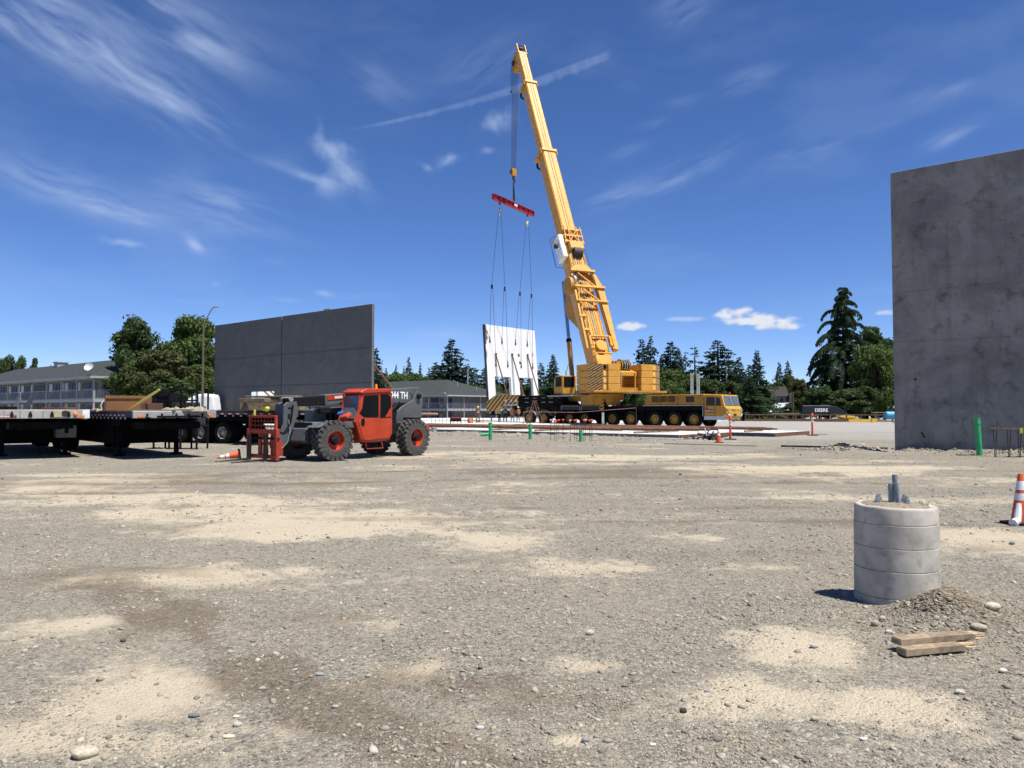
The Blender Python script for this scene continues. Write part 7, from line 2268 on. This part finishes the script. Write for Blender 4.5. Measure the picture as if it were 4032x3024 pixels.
def person(label, u, d, az, pants, shirt, hat, vest=None, arms=((.30, .02, 1.12), (.27, .18, .92), (-.30, .02, 1.12), (-.27, .18, .92)), lean=0.0, stance=.14, skin=(.32, .17, .10), stripe=True, bun=False):
    """local y = facing"""
    t = thing('person', label, 'person', (XH(u, d), d, .2), az)
    P, Rr, E = [], [], []

    def v(p, r):
        P.append((p[0], p[1] + lean * max(0, p[2] - .95), p[2]))
        Rr.append(r)
        return len(P) - 1

    def e(a, b):
        E.append((a, b))
    pel = v((0, 0, .95), .155)
    wst = v((0, 0, 1.10), .145)
    ch = v((0, .01, 1.30), .165)
    nk0 = v((0, 0, 1.44), .09)
    nk = v((0, .01, 1.52), .062)
    hd = v((0, .03, 1.62), .098)
    tp = v((0, .02, 1.73), .085)
    for a, b in ((pel, wst), (wst, ch), (ch, nk0), (nk0, nk), (nk, hd), (hd, tp)):
        e(a, b)
    nose = v((0, .135, 1.61), .022)
    e(hd, nose)
    for sd in (1, -1):
        hp = v((sd * .10, 0, .88), .105)
        kn = v((sd * stance, .03, .50), .072)
        an = v((sd * (stance + .02), -.02, .09), .05)
        toe = v((sd * (stance + .04), .16, .04), .045)
        e(pel, hp), e(hp, kn), e(kn, an), e(an, toe)
        ex_, ey_, ez_ = arms[0 if sd > 0 else 2]
        hx, hy, hz = arms[1 if sd > 0 else 3]
        shd = v((sd * .19, 0, 1.42), .075)
        el = v((ex_, ey_, ez_), .052)
        wr = v((hx, hy, hz), .036)
        dr_ = (Vector((hx, hy, hz)) - Vector((ex_, ey_, ez_))).normalized()
        pm_ = v(tuple(Vector((hx, hy, hz)) + dr_ * .07), .04)
        e(ch, shd), e(shd, el), e(el, wr), e(wr, pm_)
        side = dr_.orthogonal().normalized()
        for kf, (o_, l_) in enumerate(((-.030, .075), (-.010, .09), (.010, .085), (.030, .07))):
            b0 = Vector((hx, hy, hz)) + dr_ * .09 + side * o_
            f1 = v(tuple(b0 + dr_ * l_ * .5), .010)
            f2 = v(tuple(b0 + dr_ * l_ + Vector((0, .015, 0))), .008)
            e(pm_, f1), e(f1, f2)
        th1 = v(tuple(Vector((hx, hy, hz)) + dr_ * .05 + side * .055), .011)
        th2 = v(tuple(Vector((hx, hy, hz)) + dr_ * .09 + side * .07), .009)
        e(wr, th1), e(th1, th2)
    me = bpy.data.meshes.new('body')
    me.from_pydata(P, E, [])
    bo = put('body', me, cloth_mat('clothes_%d' % u, pants, shirt, skin), t, smooth=False)
    md = bo.modifiers.new('skin', 'SKIN')
    md.use_smooth_shade = True
    for i, r in enumerate(Rr):
        me.skin_vertices[0].data[i].radius = (r, r)
    me.skin_vertices[0].data[pel].use_root = True
    sb_ = bo.modifiers.new('sub', 'SUBSURF')
    sb_.levels = sb_.render_levels = 1
    ly = lean * .7
    if hat:
        hm_ = mat('hat_%.2f_%.2f_%.2f' % hat, hat, .4)
        MB().lathe([(.165, 0), (.16, .015), (.135, .02), (.13, .07), (.10, .125), (.05, .15), (0, .155)], (0, .02 + ly, 1.67), 'z', 20, cap=False).bx(-.07, .07, .12 + ly, .21 + ly, 1.665, 1.685).build('hard_hat', hm_, t)
    if vest:
        vm = mat('vest_%.2f_%.2f_%.2f' % vest, vest, .7, var=.1)
        q = MB()
        prf = [(.185, .125, .96), (.18, .12, 1.10), (.205, .14, 1.28), (.205, .125, 1.40), (.11, .085, 1.475)]
        nseg = 20
        vs = [(rx * math.cos(2 * math.pi * i / nseg) * 1.02, ry * math.sin(2 * math.pi * i / nseg) * 1.12 + lean * (z_ - .95), z_) for rx, ry, z_ in prf for i in range(nseg)]
        fs = [(j * nseg + i, j * nseg + (i + 1) % nseg, (j + 1) * nseg + (i + 1) % nseg, (j + 1) * nseg + i) for j in range(len(prf) - 1) for i in range(nseg)]
        q.add(vs, fs)
        vo = q.build('safety_vest', vm, t)
        if stripe:
            for z_ in (1.08, 1.24):
                rx, ry = .198, .146
                vs = [(rx * math.cos(2 * math.pi * i / nseg) * 1.04, ry * math.sin(2 * math.pi * i / nseg) * 1.14 + lean * (z_ - .95), z_ + h_) for h_ in (0, .05) for i in range(nseg)]
                MB().add(vs, [(i, (i + 1) % nseg, nseg + (i + 1) % nseg, nseg + i) for i in range(nseg)]).build('reflective_stripe', mat('stripe_silver', (.6, .6, .5), .4), vo)
    else:
        pass
    return t


JE, NV, BR = (.06, .09, .16), (.012, .016, .035), (.10, .075, .055)
person('worker in yellow hard hat and dark red vest walking on the slab', 1882, 84, R(185), (.13, .10, .075), (.05, .035, .03), (.72, .55, .08), vest=(.16, .04, .025), arms=((.30, .0, 1.15), (.30, .16, .92), (-.31, -.03, 1.14), (-.30, .08, .88)), stance=.12)
person('worker in lime vest half hidden behind the striped outrigger beam', 1935, 90, R(80), JE, (.42, .36, .25), (.7, .7, .68), vest=(.33, .52, .03))
person('worker in lime shirt bending forward beside the white pole', 1967, 89, R(60), NV, (.45, .60, .06), (.62, .30, .16), vest=(.45, .60, .06), lean=.22, arms=((.26, .25, 1.20), (.20, .48, 1.10), (-.26, .2, 1.18), (-.2, .42, 1.05)))
person('worker in navy shirt seen from behind beside the lime shirt worker', 1989, 88, R(5), (.012, .013, .018), NV, (.45, .45, .47), vest=(.014, .022, .05), stripe=True)
person('worker in orange shirt and blue jeans seen from behind', 2018, 87, R(-5), (.16, .21, .29), (.68, .24, .07), (.05, .08, .22), vest=None, arms=((.30, .02, 1.13), (.27, .15, .95), (-.30, .02, 1.13), (-.27, .15, .95)))
person('worker in red orange vest standing behind the orange shirt worker', 2040, 91, R(150), JE, (.55, .13, .05), (.6, .6, .58), vest=(.62, .13, .05))
